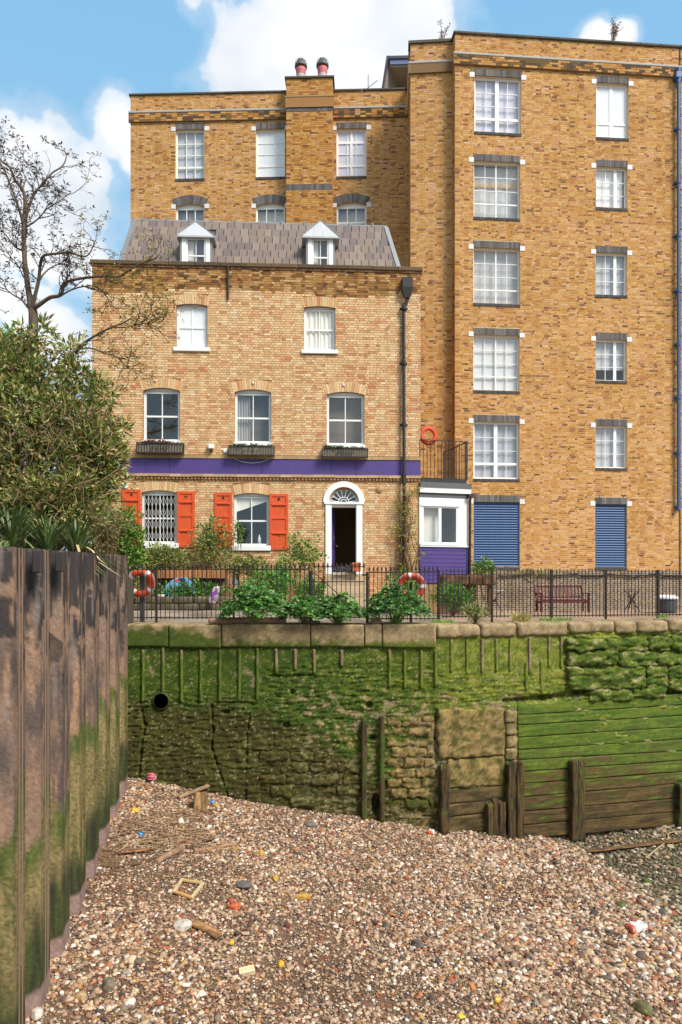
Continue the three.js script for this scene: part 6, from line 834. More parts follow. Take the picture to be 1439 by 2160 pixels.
beachStone('pale flat stone beside the lying driftwood chunk', 386, 1955, 40, 22, C(214, 204, 192), 3, 0.2, 0.45); beachStone('smooth grey oval stone near the sheet piles', 265, 2053, 18, 28, C(164, 150, 138), 3, 1.3, 0.5); beachStone('rough olive-grey stone below the grey oval one', 228, 2084, 34, 30, C(130, 118, 98), 1, 0.5, 0.7); beachStone('round ochre stone right of the wooden frame', 580, 1857, 17, 17, C(206, 158, 66), 1, 0, 0.8); beachStone('long mustard-yellow stone in the middle of the beach', 638, 1897, 31, 13, C(200, 152, 62), 2, 0.1, 0.5); beachStone('bright yellow pebble below the driftwood chunk', 488, 1990, 13, 13, C(238, 186, 50), 1, 0, 0.8); beachStone('bright yellow oval pebble above the pale brick piece', 593, 2036, 15, 14, C(236, 182, 44), 1, 0, 0.8);
beachStone('long orange-red brick pebble right of the wooden frame', 495, 1916, 27, 11, C(206, 98, 56), 2, 0.25, 0.5); beachStone('dark grey slab stone right of the wooden frame', 515, 1871, 29, 18, C(112, 104, 100), 0, 0.1, 0.6); beachStone('square dark slate-grey stone in the lower right of the beach', 881, 1995, 22, 20, C(98, 90, 84), 1, 0.6, 0.7); beachStone('round orange-brown cobble near the lower edge', 994, 2084, 17, 17, C(196, 128, 60), 1, 0, 0.85); beachStone('mossy dark stone at the lower right corner', 1356, 2132, 34, 28, C(104, 100, 58), 4, 0.4, 0.7); beachStone('green-topped stone in the mud right of the shingle ridge', 1310, 1912, 17, 22, C(92, 104, 48), 4, 0.2, 0.8); beachStone('small green stone below the half-buried plank', 1365, 1861, 16, 12, C(82, 106, 42), 1, 0.9, 0.7); beachStone('long slate-grey stone near the stone courses', 654, 1741, 24, 16, C(124, 114, 106), 2, -0.5, 0.5); beachStone('ochre pebble right of the pale stick', 551, 1801, 13, 13, C(222, 172, 70), 1, 0, 0.8); beachStone('white rough stone at the bottom edge near the sheet piles', 275, 2118, 26, 18, C(230, 220, 206), 4, 0.4, 0.6); beachStone('pale cobble against the foot of the nearest sheet pile', 78, 2143, 28, 24, C(220, 208, 192), 1, 0.3, 0.7); beachStone('mottled cobble with an orange patch at the lower left', 172, 2106, 27, 16, C(196, 160, 116), 0, -0.4, 0.6); beachStone('reddish brick lump beside the dark slab stone', 488, 1903, 16, 22, C(178, 84, 58), 4, 0.7, 0.7);
// driftwood
function stick(name, label, px0, py0, px1, py1, thick, col, o = {}) { const a = onBeach(px0, py0), b = onBeach(px1, py1), r = thick / (F / -a.z) / 2, d = b.clone().sub(a), L = d.length(); a.y += r * 0.8; b.y += r * 0.8 + (o.lift ?? 0);
  if (o.flat) { const m = single(name, label, o.cat ?? 'wood', stone(L, r * (o.flat), r * 2.2, { seed: px0, cell: 0.04, round: 0.008, amp: 0.008, fx: 2, fy: 12, color: (x, y, z) => { const t = 0.85 + 0.7 * fbm(x * 3 + px0, z * 30, 2); return C(col[0] * t, col[1] * t, col[2] * t); } }), woodMat, [(a.x + b.x) / 2, (a.y + b.y) / 2, (a.z + b.z) / 2]); m.rotation.order = 'YXZ'; m.rotation.y = Math.atan2(-d.z, d.x); m.rotation.z = Math.asin(clamp((b.y - a.y) / L, -1, 1)); return m; }
  const n = 9, pts = []; for (let k = 0; k <= n; k++) { const t = k / n, q = a.clone().lerp(b, t); q.x += (o.bend ?? 0.02) * noise(t * 3 + px0, 1); q.z += (o.bend ?? 0.02) * noise(t * 3, px0); q.y += 0.4 * (o.bend ?? 0.02) * noise(t * 4, px0 + 3); pts.push(q); }
  return single(name, label, o.cat ?? 'driftwood', new GB().tube(pts, (t) => r * (1 + 0.18 * noise(t * 6 + px0, 2)) * (o.taper ? lerp(1, o.taper, t) : 1), 9, (t, q) => { const k = 0.85 + 0.35 * noise(t * 9 + px0, q * 1.7); return C(col[0] * k, col[1] * k, col[2] * k); }), woodMat); }
stick('driftwood_stick', 'pale stick leaning over the short log near the river wall', 377, 1686, 450, 1668, 9, [206, 168, 128], { lift: 0.12 });
{ const p = onBeach(424, 1708), m = single('driftwood_log', 'short stub of split brown log standing near the river wall', 'driftwood', stone(0.27, 0.42, 0.22, { seed: 9, cell: 0.03, round: 0.05, amp: 0.03, fx: 14, fy: 1.5, ridge: 0.8, color: (x, y, z) => { const t = 0.8 + 0.9 * fbm(x * 22, y * 2, z * 20); return C(186 * t, 142 * t, 92 * t); } }), woodMat, [p.x, p.y + 0.14, p.z]); m.rotation.x = -0.5; }
stick('driftwood_stick', 'thick smooth driftwood stick among the twigs', 330, 1824, 386, 1791, 13, [204, 160, 126]); stick('driftwood_stick', 'straight tan stick lying right of the thick driftwood', 410, 1798, 496, 1784, 8, [204, 160, 118]); stick('driftwood_stick', 'thin dark bent stick pointing to the sheet piles', 334, 1815, 232, 1832, 7, [128, 96, 72], { bend: 0.12, taper: 0.5 }); stick('wood_offcut', 'flat orange-brown board offcut near the sheet piles', 250, 1803, 317, 1795, 13, [206, 142, 98], { flat: 0.5 }); stick('wood_offcut', 'small flat grey-brown wood scrap above the tan stick', 427, 1777, 457, 1771, 12, [150, 120, 92], { flat: 0.4 }); stick('driftwood_log', 'split tan driftwood chunk lying in the shingle', 408, 1953, 463, 1982, 17, [194, 142, 92], { flat: 1.3 }); stick('mud_plank', 'long brown plank half buried in the mud at the right', 1238, 1800, 1434, 1777, 11, [150, 108, 60], { flat: 0.6, cat: 'plank' });
{ const pts = [[1362, 1813], [1385, 1797], [1408, 1775], [1412, 1763], [1439, 1756], [1475, 1750]].map(([x, y], i) => { const p = onBeach(x, y); p.y += 0.03 + 0.03 * (i % 2); return p; }); single('root', 'pale curved root lying across the muddy plank', 'root', new GB().tube(new THREE.CatmullRomCurve3(pts).getPoints(30), (t) => lerp(0.02, 0.012, t), 7, C(196, 166, 120)), woodMat); }
{ const c = [[368, 1886], [384, 1861], [428, 1869], [405, 1899]].map(([x, y]) => { const p = onBeach(x, y); p.y += 0.045; return p; }), o = thing('picture_surround', 'small empty pale wooden picture frame lying on the shingle', 'picture frame'), cols = [C(236, 206, 150), C(226, 190, 128), C(238, 212, 160), C(230, 180, 110)]; for (let k = 0; k < 4; k++) { const d = c[(k + 1) % 4].clone().sub(c[k]).normalize().multiplyScalar(k % 2 ? 0.0 : 0.025); part(o, 'bar', new GB().bar(c[k].clone().sub(d), c[(k + 1) % 4].clone().add(d), 0.05, 0.028, cols[k]), woodMat); } }
{ const p = onBeach(320, 1648), o = thing('ball', 'small pink-red patterned ball at the foot of the river wall', 'ball', [p.x, p.y + 0.1, p.z]); part(o, 'skin', new THREE.SphereGeometry(0.105, 24, 16), paint(C(206, 62, 80), 0.5)); const st = new GB(); for (let k = 0; k < 5; k++) { const pts = []; for (let q = 0; q <= 30; q++) { const a = q / 30 * 6.283, w = V(Math.cos(a), Math.sin(a) * Math.cos(k * 0.63), Math.sin(a) * Math.sin(k * 0.63)).multiplyScalar(0.1055); pts.push(w); } st.tube(pts, 0.006, 5, C(236, 190, 196)); } part(o, 'seam', st, vplain); }
{ const lit = (name, label, cat, px, py, w, h, d, c, seed) => { const p = onBeach(px, py); const m = single(name, label, cat, stone(w, h, d, { seed, cell: 0.02, round: 0.03, amp: 0.035, fx: 12, fy: 12, color: (x, y, z) => (typeof c === 'function' ? c(x, y, z) : c) }), std({ vertexColors: true, roughness: 0.4 }), [p.x, p.y + h * 0.45, p.z]); m.rotation.y = seed; return m; };
  lit('plastic_bag', 'crumpled white plastic bag with a red corner on the right shingle', 'litter', 1342, 1962, 0.3, 0.12, 0.2, (x) => (x < -0.08 ? C(206, 106, 78) : C(236, 230, 226)), 0.3); lit('plastic_bag', 'small crumpled white litter by the timber posts', 'litter', 908, 1759, 0.2, 0.09, 0.12, (x) => (x < -0.05 ? C(226, 110, 50) : C(236, 232, 230)), 1.1); lit('bottle_cap', 'small bright blue bottle cap beside the stub of log', 'litter', 448, 1694, 0.1, 0.08, 0.09, C(60, 134, 200), 2.2); lit('plastic_scrap', 'tiny yellow plastic scrap beside the blue cap', 'litter', 455, 1701, 0.07, 0.05, 0.06, C(224, 168, 50), 2.9); lit('plastic_scrap', 'blue plastic scrap among the twigs', 'litter', 297, 1763, 0.1, 0.05, 0.05, C(60, 140, 200), 3.4); lit('plastic_scrap', 'magenta plastic scrap among the twigs', 'litter', 299, 1742, 0.11, 0.06, 0.08, C(176, 100, 168), 3.9); lit('plastic_scrap', 'yellow plastic scrap against the far sheet piles', 'litter', 287, 1711, 0.13, 0.06, 0.1, C(240, 184, 60), 4.4); lit('plastic_scrap', 'yellow plastic scrap at the bottom edge of the beach', 'litter', 972, 2146, 0.12, 0.04, 0.09, C(236, 212, 70), 5.2); lit('plastic_scrap', 'small white and yellow wrapper on the sandy patch', 'litter', 980, 1934, 0.08, 0.05, 0.06, C(238, 236, 214), 5.9); lit('leaf_scrap', 'curled yellow leaf in the lower shingle', 'litter', 1047, 2110, 0.07, 0.06, 0.1, C(230, 178, 58), 6.4); }
{ const p = onBeach(521, 2053), cv = document.createElement('canvas'); cv.width = 128; cv.height = 64; const x = cv.getContext('2d'); x.fillStyle = '#dcc9a4'; x.fillRect(0, 0, 128, 64); x.fillStyle = '#a98a60'; for (let r = 0; r < 2; r++) for (let k = 0; k < 9; k++) x.fillRect(12 + k * 12, 16 + r * 20, 7 - (k * 3 + r) % 4, 11); const t = new THREE.CanvasTexture(cv); t.colorSpace = THREE.SRGBColorSpace; const m = single('brick_piece', 'small cream slab with worn raised lettering on the lower shingle', 'brick', new THREE.BoxGeometry(0.21, 0.07, 0.11), std({ map: t, roughness: 0.85, bumpMap: t, bumpScale: 0.006 }), [p.x, p.y + 0.03, p.z]); m.rotation.set(0.25, 0.25, 0.05); }
{ // drift line of twigs
  const R = rng(808), g = new GB(); for (let k = 0; k < 620; k++) { const px = 235 + R() * 190, py = 1722 + R() * 78 + (px > 330 ? -8 : 8), keep = fbm(px * 0.02, py * 0.03, 2, 3); if (keep < -0.12 || px < interp([[1700, 262], [1800, 205]], py)) continue; const p = onBeach(px, py), a = R() * 6.283, L = 0.05 + 0.16 * R(), d = V(Math.cos(a) * L, (R() - 0.3) * 0.06, Math.sin(a) * L * 0.8), c = pick([[...C(158, 124, 92), 3], [...C(116, 90, 66), 2], [...C(200, 168, 128), 3]], R()); p.y += 0.03 + R() * 0.03; g.tube([p.clone().sub(d), p.clone().add(V(0, 0.01, 0)), p.clone().add(d)], 0.004 + 0.004 * R(), 4, c, false); }
  for (let k = 0; k < 260; k++) { const px = 175 + R() * 75, py = 1790 + R() * 40; if (px < interp([[1780, 215], [1830, 172]], py)) continue; const p = onBeach(px, py), a = R() * 6.283, L = 0.05 + 0.1 * R(), d = V(Math.cos(a) * L, 0.02 * R(), Math.sin(a) * L); p.y += 0.03; g.tube([p.clone().sub(d), p.clone().add(d)], 0.004, 4, C(150, 118, 84), false); }
  const o = part(scene, 'twig_debris', g, vplain); o.userData.kind = 'stuff'; o.userData.label = 'drift line of twigs and reeds on the shingle'; }

// ================================================================ vegetation
const foliagePal = {
  dark: [[...C(128, 142, 54, 0.95), 4], [...C(104, 124, 44, 0.95), 4], [...C(164, 170, 84, 0.95), 3], [...C(206, 178, 130, 0.95), 2.6], [...C(182, 148, 98, 0.95), 1.8], [...C(70, 90, 30, 0.95), 2]],
  bright: [[...C(98, 156, 40, 0.95), 4], [...C(76, 132, 34, 0.95), 4], [...C(136, 182, 70, 0.95), 2], [...C(52, 100, 30, 0.95), 2]],
  ivy: [[...C(122, 160, 48, 0.95), 4], [...C(94, 132, 40, 0.95), 4], [...C(154, 180, 78, 0.95), 2], [...C(66, 96, 28, 0.95), 2]],
  olive: [[...C(146, 156, 70, 0.95), 3], [...C(122, 134, 52, 0.95), 3], [...C(176, 174, 100, 0.95), 1.8], [...C(90, 106, 40, 0.95), 2]],
  parsley: [[...C(110, 172, 62, 0.9), 4], [...C(88, 150, 52, 0.9), 4], [...C(150, 194, 100, 0.9), 2.5], [...C(176, 206, 158, 0.9), 1.2], [...C(62, 112, 42, 0.9), 2.4], [...C(170, 170, 80, 0.9), 0.6]],
  spring: [[...C(186, 190, 70, 0.95), 3], [...C(160, 170, 60, 0.95), 2], [...C(206, 200, 100, 0.95), 1.5]] };
// leaves in clumps through the volume of an ellipsoid
function crown(g, R, c, rad, clumps, per, len, wid, pal, o = {}) {
  for (let k = 0; k < clumps; k++) {
    const d = rdir(R), rr = Math.pow(R(), o.shell ?? 0.45), bump = 1 + (o.uneven ?? 0.22) * fbm(d.x * 2.2 + c.x, d.y * 2.2, d.z * 2.2 + (o.seed ?? 0), 3) * 2, cc = V(c.x + d.x * rad.x * rr * bump, c.y + d.y * rad.y * rr * bump, c.z + d.z * rad.z * rr * bump);
    if (o.keep && !o.keep(cc)) continue; const tone = 0.8 + 0.4 * R(), cr = (o.clump ?? 0.12) * (0.6 + 0.8 * R());
    for (let q = 0; q < per; q++) { const e = rdir(R), dir = e.clone().addScaledVector(d, o.out ?? 0.5).add(V(0, o.up ?? 0.25, 0)).normalize(), p = cc.clone().addScaledVector(e, cr * R()), b = pick(pal, R()), t = tone * (0.8 + 0.4 * R()); leaf(g, p, dir, rdir(R), len * (0.65 + 0.7 * R()), wid * (0.7 + 0.6 * R()), [b[0] * t, b[1] * t, b[2] * t], 0.2, 0.25 * R()); }
  } }
function branches(g, R, base, c, rad, n, r0, col) { for (let k = 0; k < n; k++) { const d = rdir(R), e = V(c.x + d.x * rad.x * 0.85, c.y + d.y * rad.y * 0.85, c.z + d.z * rad.z * 0.85), m = base.clone().lerp(e, 0.5).add(V((R() - 0.5) * rad.x * 0.3, rad.y * 0.12, (R() - 0.5) * rad.z * 0.3)); g.tube(new THREE.QuadraticBezierCurve3(base, m, e).getPoints(8), (t) => lerp(r0, r0 * 0.15, t), 5, col, false); } }
const barkMat = std({ vertexColors: true, roughness: 0.95, map: rep(grainTone, 3, 1), bumpMap: rep(grainBump, 4, 1), bumpScale: 0.01 });
function bush(name, label, cat, px, py, rx, ry, D, o) { // picture centre and half sizes at depth D
  const s = D / F, c = at(px, py, D), rad = V(rx * s, ry * s, (o.deep ?? rx * 0.8) * s), base = V(c.x, o.ground ?? c.y - rad.y, c.z), t = thing(name, label, cat, [base.x, base.y, base.z], 0, o.group), R = rng(Math.round(px * 13 + py)), lc = c.clone().sub(base);
  const w = new GB(); branches(w, R, V(0, 0, 0), lc, rad, o.stems ?? 10, o.stemR ?? 0.012, o.stemC ?? C(112, 88, 62)); part(t, 'stems', w, barkMat);
  const g = new GB(); crown(g, R, lc, rad, o.clumps, o.per, o.len, o.wid, o.pal, { seed: px, ...o }); part(t, 'foliage', g, leafMat); return t; }

// leafy umbellifers on the coping
[[538, 1275, 58, 42, 'tallest bright green feathery plant, left one on the coping in front of the fence'], [640, 1286, 42, 26, 'low bright green feathery plant in the middle of the coping row'], [712, 1287, 46, 26, 'bright green feathery plant in front of the iron gate'], [836, 1280, 56, 38, 'bushy bright green feathery plant beside the clay urn']].forEach(([x, y, rx, ry, label], i) => {
  const D = 15.72, c = at(x, y, D), s = D / F, t = thing('feathery_plant', label, 'plant', [c.x, 0.0, c.z], 0, 'feathery green plants along the coping'), R = rng(900 + i), st = new GB(), lf = new GB(), hh = ry * 2 * s, n = Math.round(rx * 5.5);
  for (let k = 0; k < n; k++) { // a divided leaf on its stalk, spreading from the rootstock
    const a = R() * 6.283, q = Math.pow(R(), 0.6), up = Math.sqrt(Math.max(0, 1 - q * q * 0.9)) * (0.45 + 0.55 * R()) * (1 + 0.3 * noise(Math.cos(a) * 2 + i * 5, Math.sin(a) * 2, i)), e = V(Math.cos(a) * q * rx * s * (0.85 + 0.3 * R()), 0.05 + up * hh, Math.sin(a) * q * 0.45), m = V(e.x * 0.45, e.y * 0.8 + 0.04, e.z * 0.45);
    if (R() < 0.4) st.tube(new THREE.QuadraticBezierCurve3(V(e.x * 0.15, 0, e.z * 0.15), m, e).getPoints(5), 0.004, 4, C(120, 160, 60), false);
    const ax = V(e.x + (R() - 0.5) * 0.5, -0.05 + 0.25 * R(), e.z + 0.15 + (R() - 0.5) * 0.3).normalize(), tone = 0.55 + 0.75 * R(), sd0 = ax.clone().cross(V(0, 1, 0)).normalize(), size = 0.7 + 0.6 * R();
    for (let b = 0; b < 7; b++) { const along = (b / 6) * 0.15 * size, wide = 0.055 * size * (1 - 0.6 * b / 6), pb = e.clone().addScaledVector(ax, along).add(V(0, -along * along * 2.2, 0)); for (const side of [-1, 1]) for (let w = 0; w < 3; w++) { const dr = sd0.clone().multiplyScalar(side * (0.5 + 0.5 * R())).addScaledVector(ax, 0.3 + 0.5 * R()).add(V(0, 0.35 - 0.7 * R(), 0)).normalize(), cc = pick(foliagePal.parsley, R()), tt = tone * (0.85 + 0.3 * R()); leaf(lf, pb.clone().addScaledVector(sd0, side * wide * w * 0.4), dr, rdir(R), (0.034 + 0.036 * R()) * size, 0.028 * size, [cc[0] * tt, cc[1] * tt, cc[2] * tt], 0.2, 0.3); } } }
  part(t, 'stalks', st, vplain); part(t, 'foliage', lf, leafMat); });

// shrubs on the terrace and against the house
const sm = { len: 0.10, wid: 0.045 };
bush('climbing_shrub', 'olive-green climbing shrub rising between the orange shutters of the ground-floor windows', 'shrub', 445, 1150, 42, 60, 21.9, { clumps: 260, per: 9, ...sm, clump: 0.1, pal: foliagePal.olive, ground: 0.4, stems: 14, deep: 26, shell: 0.6 });
bush('climbing_shrub', 'straggling green shrub under the grilled window', 'shrub', 345, 1180, 66, 32, 21.8, { clumps: 330, per: 9, ...sm, clump: 0.1, pal: foliagePal.olive, ground: 0.4, stems: 14, deep: 28, shell: 0.6 });
bush('climbing_shrub', 'loose leafy shrub below the middle ground-floor window', 'shrub', 520, 1192, 50, 22, 21.7, { clumps: 150, per: 8, ...sm, clump: 0.1, pal: foliagePal.olive, ground: 0.4, stems: 12, deep: 26, shell: 0.6 });
bush('climbing_shrub', 'wispy rose-like shrub left of the front door', 'shrub', 632, 1172, 52, 46, 21.9, { clumps: 130, per: 9, ...sm, clump: 0.1, pal: foliagePal.ivy, ground: 0.4, stems: 22, deep: 22, shell: 0.6, uneven: 0.5, stemR: 0.01 });
bush('climbing_shrub', 'dark ivy stem climbing the wall right of the orange shutter', 'shrub', 592, 1222, 18, 42, 21.4, { clumps: 90, per: 9, ...sm, clump: 0.08, pal: foliagePal.bright, ground: 0.3, stems: 8, deep: 14 });
bush('leafy_shrub', 'small leaves of a shrub in front of the window with the slanting curtain', 'shrub', 503, 1122, 12, 36, 22.2, { clumps: 26, per: 7, ...sm, clump: 0.09, pal: foliagePal.ivy, ground: 0.6, stems: 6, deep: 8 });
[[395, 1248, 80, 20, 20.6, 'low weeds around the blue board in the raised bed'], [566, 1236, 60, 36, 20.2, 'leafy green weeds behind the fence left of the gate post'], [655, 1252, 34, 28, 20.4, 'green weeds beside the door steps']].forEach(([x, y, rx, ry, D, label]) => bush('garden_weeds', label, 'weeds', x, y, rx, ry, D, { clumps: Math.round(rx * 2.6), per: 8, len: 0.11, wid: 0.05, clump: 0.1, pal: foliagePal.bright, ground: 0.4, stems: 8, deep: 26 }));
bush('garden_shrub', 'dense dark green shrub under the brown stone trough', 'shrub', 955, 1258, 46, 26, 20.6, { clumps: 260, per: 9, len: 0.09, wid: 0.03, clump: 0.09, pal: foliagePal.bright, ground: -0.03, stems: 12, deep: 26, up: 0.7 });
bush('garden_shrub', 'green weeds behind the life ring at the drainpipe foot', 'shrub', 850, 1240, 40, 34, 20.3, { clumps: 130, per: 9, len: 0.1, wid: 0.045, clump: 0.09, pal: foliagePal.bright, ground: 0.1, stems: 8, deep: 22 });
bush('wall_weeds', 'tall leafy weeds growing below the larger blue shutter', 'weeds', 1020, 1196, 22, 20, 25.2, { clumps: 46, per: 8, len: 0.14, wid: 0.06, clump: 0.1, pal: foliagePal.ivy, ground: 0.3, stems: 9, deep: 10 });
bush('wall_weeds', 'thin dry weeds along the top of the grey brick base wall', 'weeds', 1120, 1207, 60, 8, 25.9, { clumps: 46, per: 6, len: 0.1, wid: 0.03, clump: 0.08, pal: foliagePal.olive, ground: 0.95, stems: 10, deep: 6 });
bush('flowering_plant', 'small variegated plant with a pink flower at the foot of the right fence', 'plant', 1003, 1292, 24, 20, 15.95, { clumps: 70, per: 9, len: 0.10, wid: 0.02, clump: 0.06, pal: [[...C(160, 176, 96, 0.95), 3], [...C(90, 126, 50, 0.95), 3], [...C(216, 206, 150, 0.95), 2], [...C(214, 150, 150, 0.95), 0.4]], ground: 0, stems: 12, deep: 14, up: 0.9 });
{ const p = at(1024, 1282, 15.95); tag(part(scene, 'pink_flower', (() => { const g = new GB(), R = rng(3); for (let k = 0; k < 24; k++) leaf(g, V(0, 0, 0), rdir(R), V(0, 1, 0), 0.055, 0.035, C(226, 130, 160)); g.tube([V(-0.03, -0.2, 0), V(0, 0, 0)], 0.005, 4, C(110, 140, 60)); return g; })(), leafMat), 'single pink flower head behind the stone coping', 'flower').position.copy(p); }
function grassTuft(name, label, px, py, w, h, D, n, pal, arch = 0.5) { const c = at(px, py, D), s = D / F, R = rng(px), g = new GB(); for (let k = 0; k < n; k++) { const a = R() * 6.283, b = V((R() - 0.5) * w * s * 0.7, 0, (R() - 0.5) * 0.2), L = h * s * (0.5 + 0.6 * R()), d = V(Math.cos(a) * arch * L, L, Math.sin(a) * arch * L), col = pick(pal, R()), wd = 0.006 + 0.006 * R(); let p = b; for (let q = 1; q <= 4; q++) { const t = q / 4, e = b.clone().add(V(d.x * t * t, d.y * (t - 0.25 * t * t), d.z * t * t)), z = wd * (1 - t * 0.9), z0 = wd * (1 - (t - 0.25) * 0.9); g.quad([p.x - z0, p.y, p.z], [p.x + z0, p.y, p.z], [e.x + z, e.y, e.z], [e.x - z, e.y, e.z], col); p = e; } }
  return single(name, label, 'grass', g, leafMat, [c.x, 0.0, c.z]); }
const straw = [[...C(206, 180, 110, 0.95), 2], [...C(170, 160, 80, 0.95), 2], [...C(120, 130, 50, 0.95), 1]], green = [[...C(110, 150, 50, 0.95), 3], [...C(140, 170, 70, 0.95), 2]];
grassTuft('grass_tuft', 'straw-coloured grass tuft on the coping below the bench', 1098, 1312, 46, 34, 16.2, 150, straw, 0.8); grassTuft('grass_tuft', 'fresh green grass strip on the coping right of the straw tuft', 1172, 1306, 96, 16, 16.5, 260, green, 0.6); grassTuft('grass_tuft', 'fresh grass below the white-lidded tub', 1398, 1303, 34, 20, 17.3, 120, green, 0.6); grassTuft('grass_tuft', 'thin grass by the feathery plant and the right fence', 932, 1314, 70, 12, 16.0, 160, green, 0.6);
// creeper round the drainpipe
{ const t = thing('creeper', 'bare twining creeper with pale yellow-green leaves on the black drainpipe', 'creeper', H.pos, H.a), R = rng(66), w = new GB(), g = new GB();
  for (let k = 0; k < 15; k++) { const pts = []; let x = 836 + R() * 44, y = 1205; const top = 1008 + R() * 110, z = 0.05 + R() * 0.16; while (y > top) { const q = H.uv(x, y, z); pts.push(V(q[0], q[1], z + 0.03 * R())); y -= 12 + R() * 12; x += (R() - 0.5) * 15 + (858 - x) * 0.05; if (R() < 0.55) { const p0 = pts[pts.length - 1], e = p0.clone().add(V((R() - 0.5) * 0.5, (R() - 0.2) * 0.35, 0.04 + R() * 0.08)); w.tube([p0, p0.clone().lerp(e, 0.5).add(V(0, 0.04, 0)), e], 0.005, 4, C(150, 116, 84), false); if (y < 1120 || R() < 0.4) tuft(g, R, e, 0.08, 7, 0.10, 0.055, foliagePal.spring); } } if (pts.length > 2) w.tube(new THREE.CatmullRomCurve3(pts).getPoints(pts.length * 2), (q) => lerp(0.018, 0.006, q), 5, C(132, 100, 72), false); }
  part(t, 'stems', w, barkMat); part(t, 'foliage', g, leafMat); }
// plants rooted in the parapet of the flats
[[1292, 64, 84, 25, 'dry brown buddleia growing on the parapet above the small windows', 1], [932, 78, 88, 20, 'thin twiggy weed growing on the parapet corner', 0.6]].forEach(([x, y, by, r, label, dens]) => { const D = x > 1000 ? 27.4 : 26.9, b = at(x, by, D), t = thing('parapet_plant', label, 'plant', [b.x, b.y - 0.05, b.z]), R = rng(x), w = new GB(), g = new GB(), s = D / F; for (let k = 0; k < 11 * dens; k++) { const e = V((R() - 0.35) * r * s * 1.5, (0.35 + 0.75 * R()) * r * 1.7 * s, (R() - 0.5) * 0.4), pts = new THREE.QuadraticBezierCurve3(V((R() - 0.5) * 0.2, 0, 0), V(e.x * 0.2, e.y * 0.6, e.z), e).getPoints(8); w.tube(pts, 0.009, 4, C(150, 116, 110), false); for (let q = 3; q < 9; q++) if (R() < 0.75 * dens) tuft(g, R, pts[q], 0.06, 4, 0.08, 0.035, [[...C(176, 138, 120), 3], [...C(150, 140, 90), 1.5], [...C(206, 170, 150), 1.5]]); } part(t, 'stems', w, barkMat); part(t, 'foliage', g, leafMat); });

// ================================================================ the left bank
const bankY = (X, D) => 1.02 + 0.05 * fbm(X * 1.2, D * 1.2, 5, 3) + 0.3 * sstep(-5.5, -8, X);
{ const lim = (D) => pileFar.x + (15.78 - D) * (1.04 / 7.28) - 0.33; const g = new THREE.BufferGeometry(), p = [], c = [], uv = [], id = [], nx = 60, nd = 70; for (let j = 0; j <= nd; j++) for (let i = 0; i <= nx; i++) { const D = lerp(1.5, 16.3, j / nd), X = lerp(-26, lim(D), Math.pow(i / nx, 0.6)), y = bankY(X, D); p.push(X, y, -D); uv.push(X, D); c.push(...mixc(C(96, 80, 52, 0.8), C(84, 96, 40, 0.7), clamp(0.5 + 2 * fbm(X, D, 3)))); } for (let j = 0; j < nd; j++) for (let i = 0; i < nx; i++) { const a = j * (nx + 1) + i; id.push(a, a + 1, a + nx + 2, a, a + nx + 2, a + nx + 1); }
  g.setAttribute('position', new THREE.Float32BufferAttribute(p, 3)); g.setAttribute('color', new THREE.Float32BufferAttribute(c, 3)); g.setAttribute('uv', new THREE.Float32BufferAttribute(uv, 2)); g.setIndex(id); g.computeVertexNormals(); setting('garden_bank', g, groundMat);
  setting('garden_ground', new THREE.PlaneGeometry(40, 30).rotateX(-Math.PI / 2).translate(-29, 0.15, -31.3), groundMat2()); setting('bank_edge', new GB().box(-26, -4.85, -1, 1.0, -16.6, -16.2), std({ color: lin([0.07, 0.055, 0.035]) })); }
function groundMat2() { return std({ color: lin(C(110, 116, 56, 0.7)), map: rep(grainTone, 1), roughness: 1 }); }
// the big evergreen shrub
{
  const t = thing('evergreen_shrub', 'large dense evergreen shrub with bronze-tinted leaves behind the sheet piles', 'shrub', [...at(30, 1170, 13.4).setY(1.0).toArray()]), o = t.position.clone(), R = rng(4242), g = new GB(), w = new GB();
  const blobs = [[60, 980, 165, 150, 13.4, 1], [150, 900, 90, 95, 13.3, 0.8], [40, 830, 110, 100, 13.5, 0.8], [200, 970, 62, 80, 13.2, 0.6], [125, 1060, 110, 80, 13.0, 0.7], [30, 760, 70, 60, 13.6, 0.35], [-60, 950, 120, 200, 13.6, 0.7]];
  for (const [x, y, rx, ry, D, k] of blobs) { const s = D / F, c = at(x, y, D).sub(o), rad = V(rx * s, ry * s, rx * s * 0.8); crown(g, R, c, rad, Math.round(700 * k), 11, 0.085 + 0.05 * R(), 0.045, foliagePal.dark, { clump: 0.15, shell: 0.4, uneven: 0.42, out: 0.7, up: 0.4, seed: x, keep: (q) => q.y > 0.62 && fbm((q.x + x) * 2.3, q.y * 2.3, q.z * 2.3, 2) > -0.09 }); branches(w, R, V(c.x * 0.3, 0, c.z * 0.3), c, rad, 16, 0.035, C(150, 120, 84)); }
  for (let k = 0; k < 150; k++) { const D = 12.3 + R() * 0.6, b = at(20 + R() * 200, 870 + R() * 240, D).sub(o), d = rdir(R).multiplyScalar(0.35); d.y = Math.abs(d.y) * 0.8 + 0.1; w.tube([b, b.clone().addScaledVector(d, 0.5).add(V(0.03, 0.02, 0)), b.clone().add(d)], 0.008, 4, C(196, 160, 112), false); }
  for (const [x, y, n] of [[165, 790, 26], [150, 735, 14], [205, 810, 14], [80, 700, 16], [222, 838, 16], [236, 905, 16], [252, 950, 10]]) { const c = at(x, y, 13.3).sub(o); crown(g, R, c, V(0.28, 0.22, 0.3), n, 9, 0.15, 0.05, foliagePal.dark, { clump: 0.12, up: 0.5, uneven: 0.5 }); w.tube([c.clone().add(V(-0.2, -0.6, 0)), c], 0.012, 4, C(140, 110, 76), false); }
  part(t, 'branches', w, barkMat); part(t, 'foliage', g, leafMat);
}
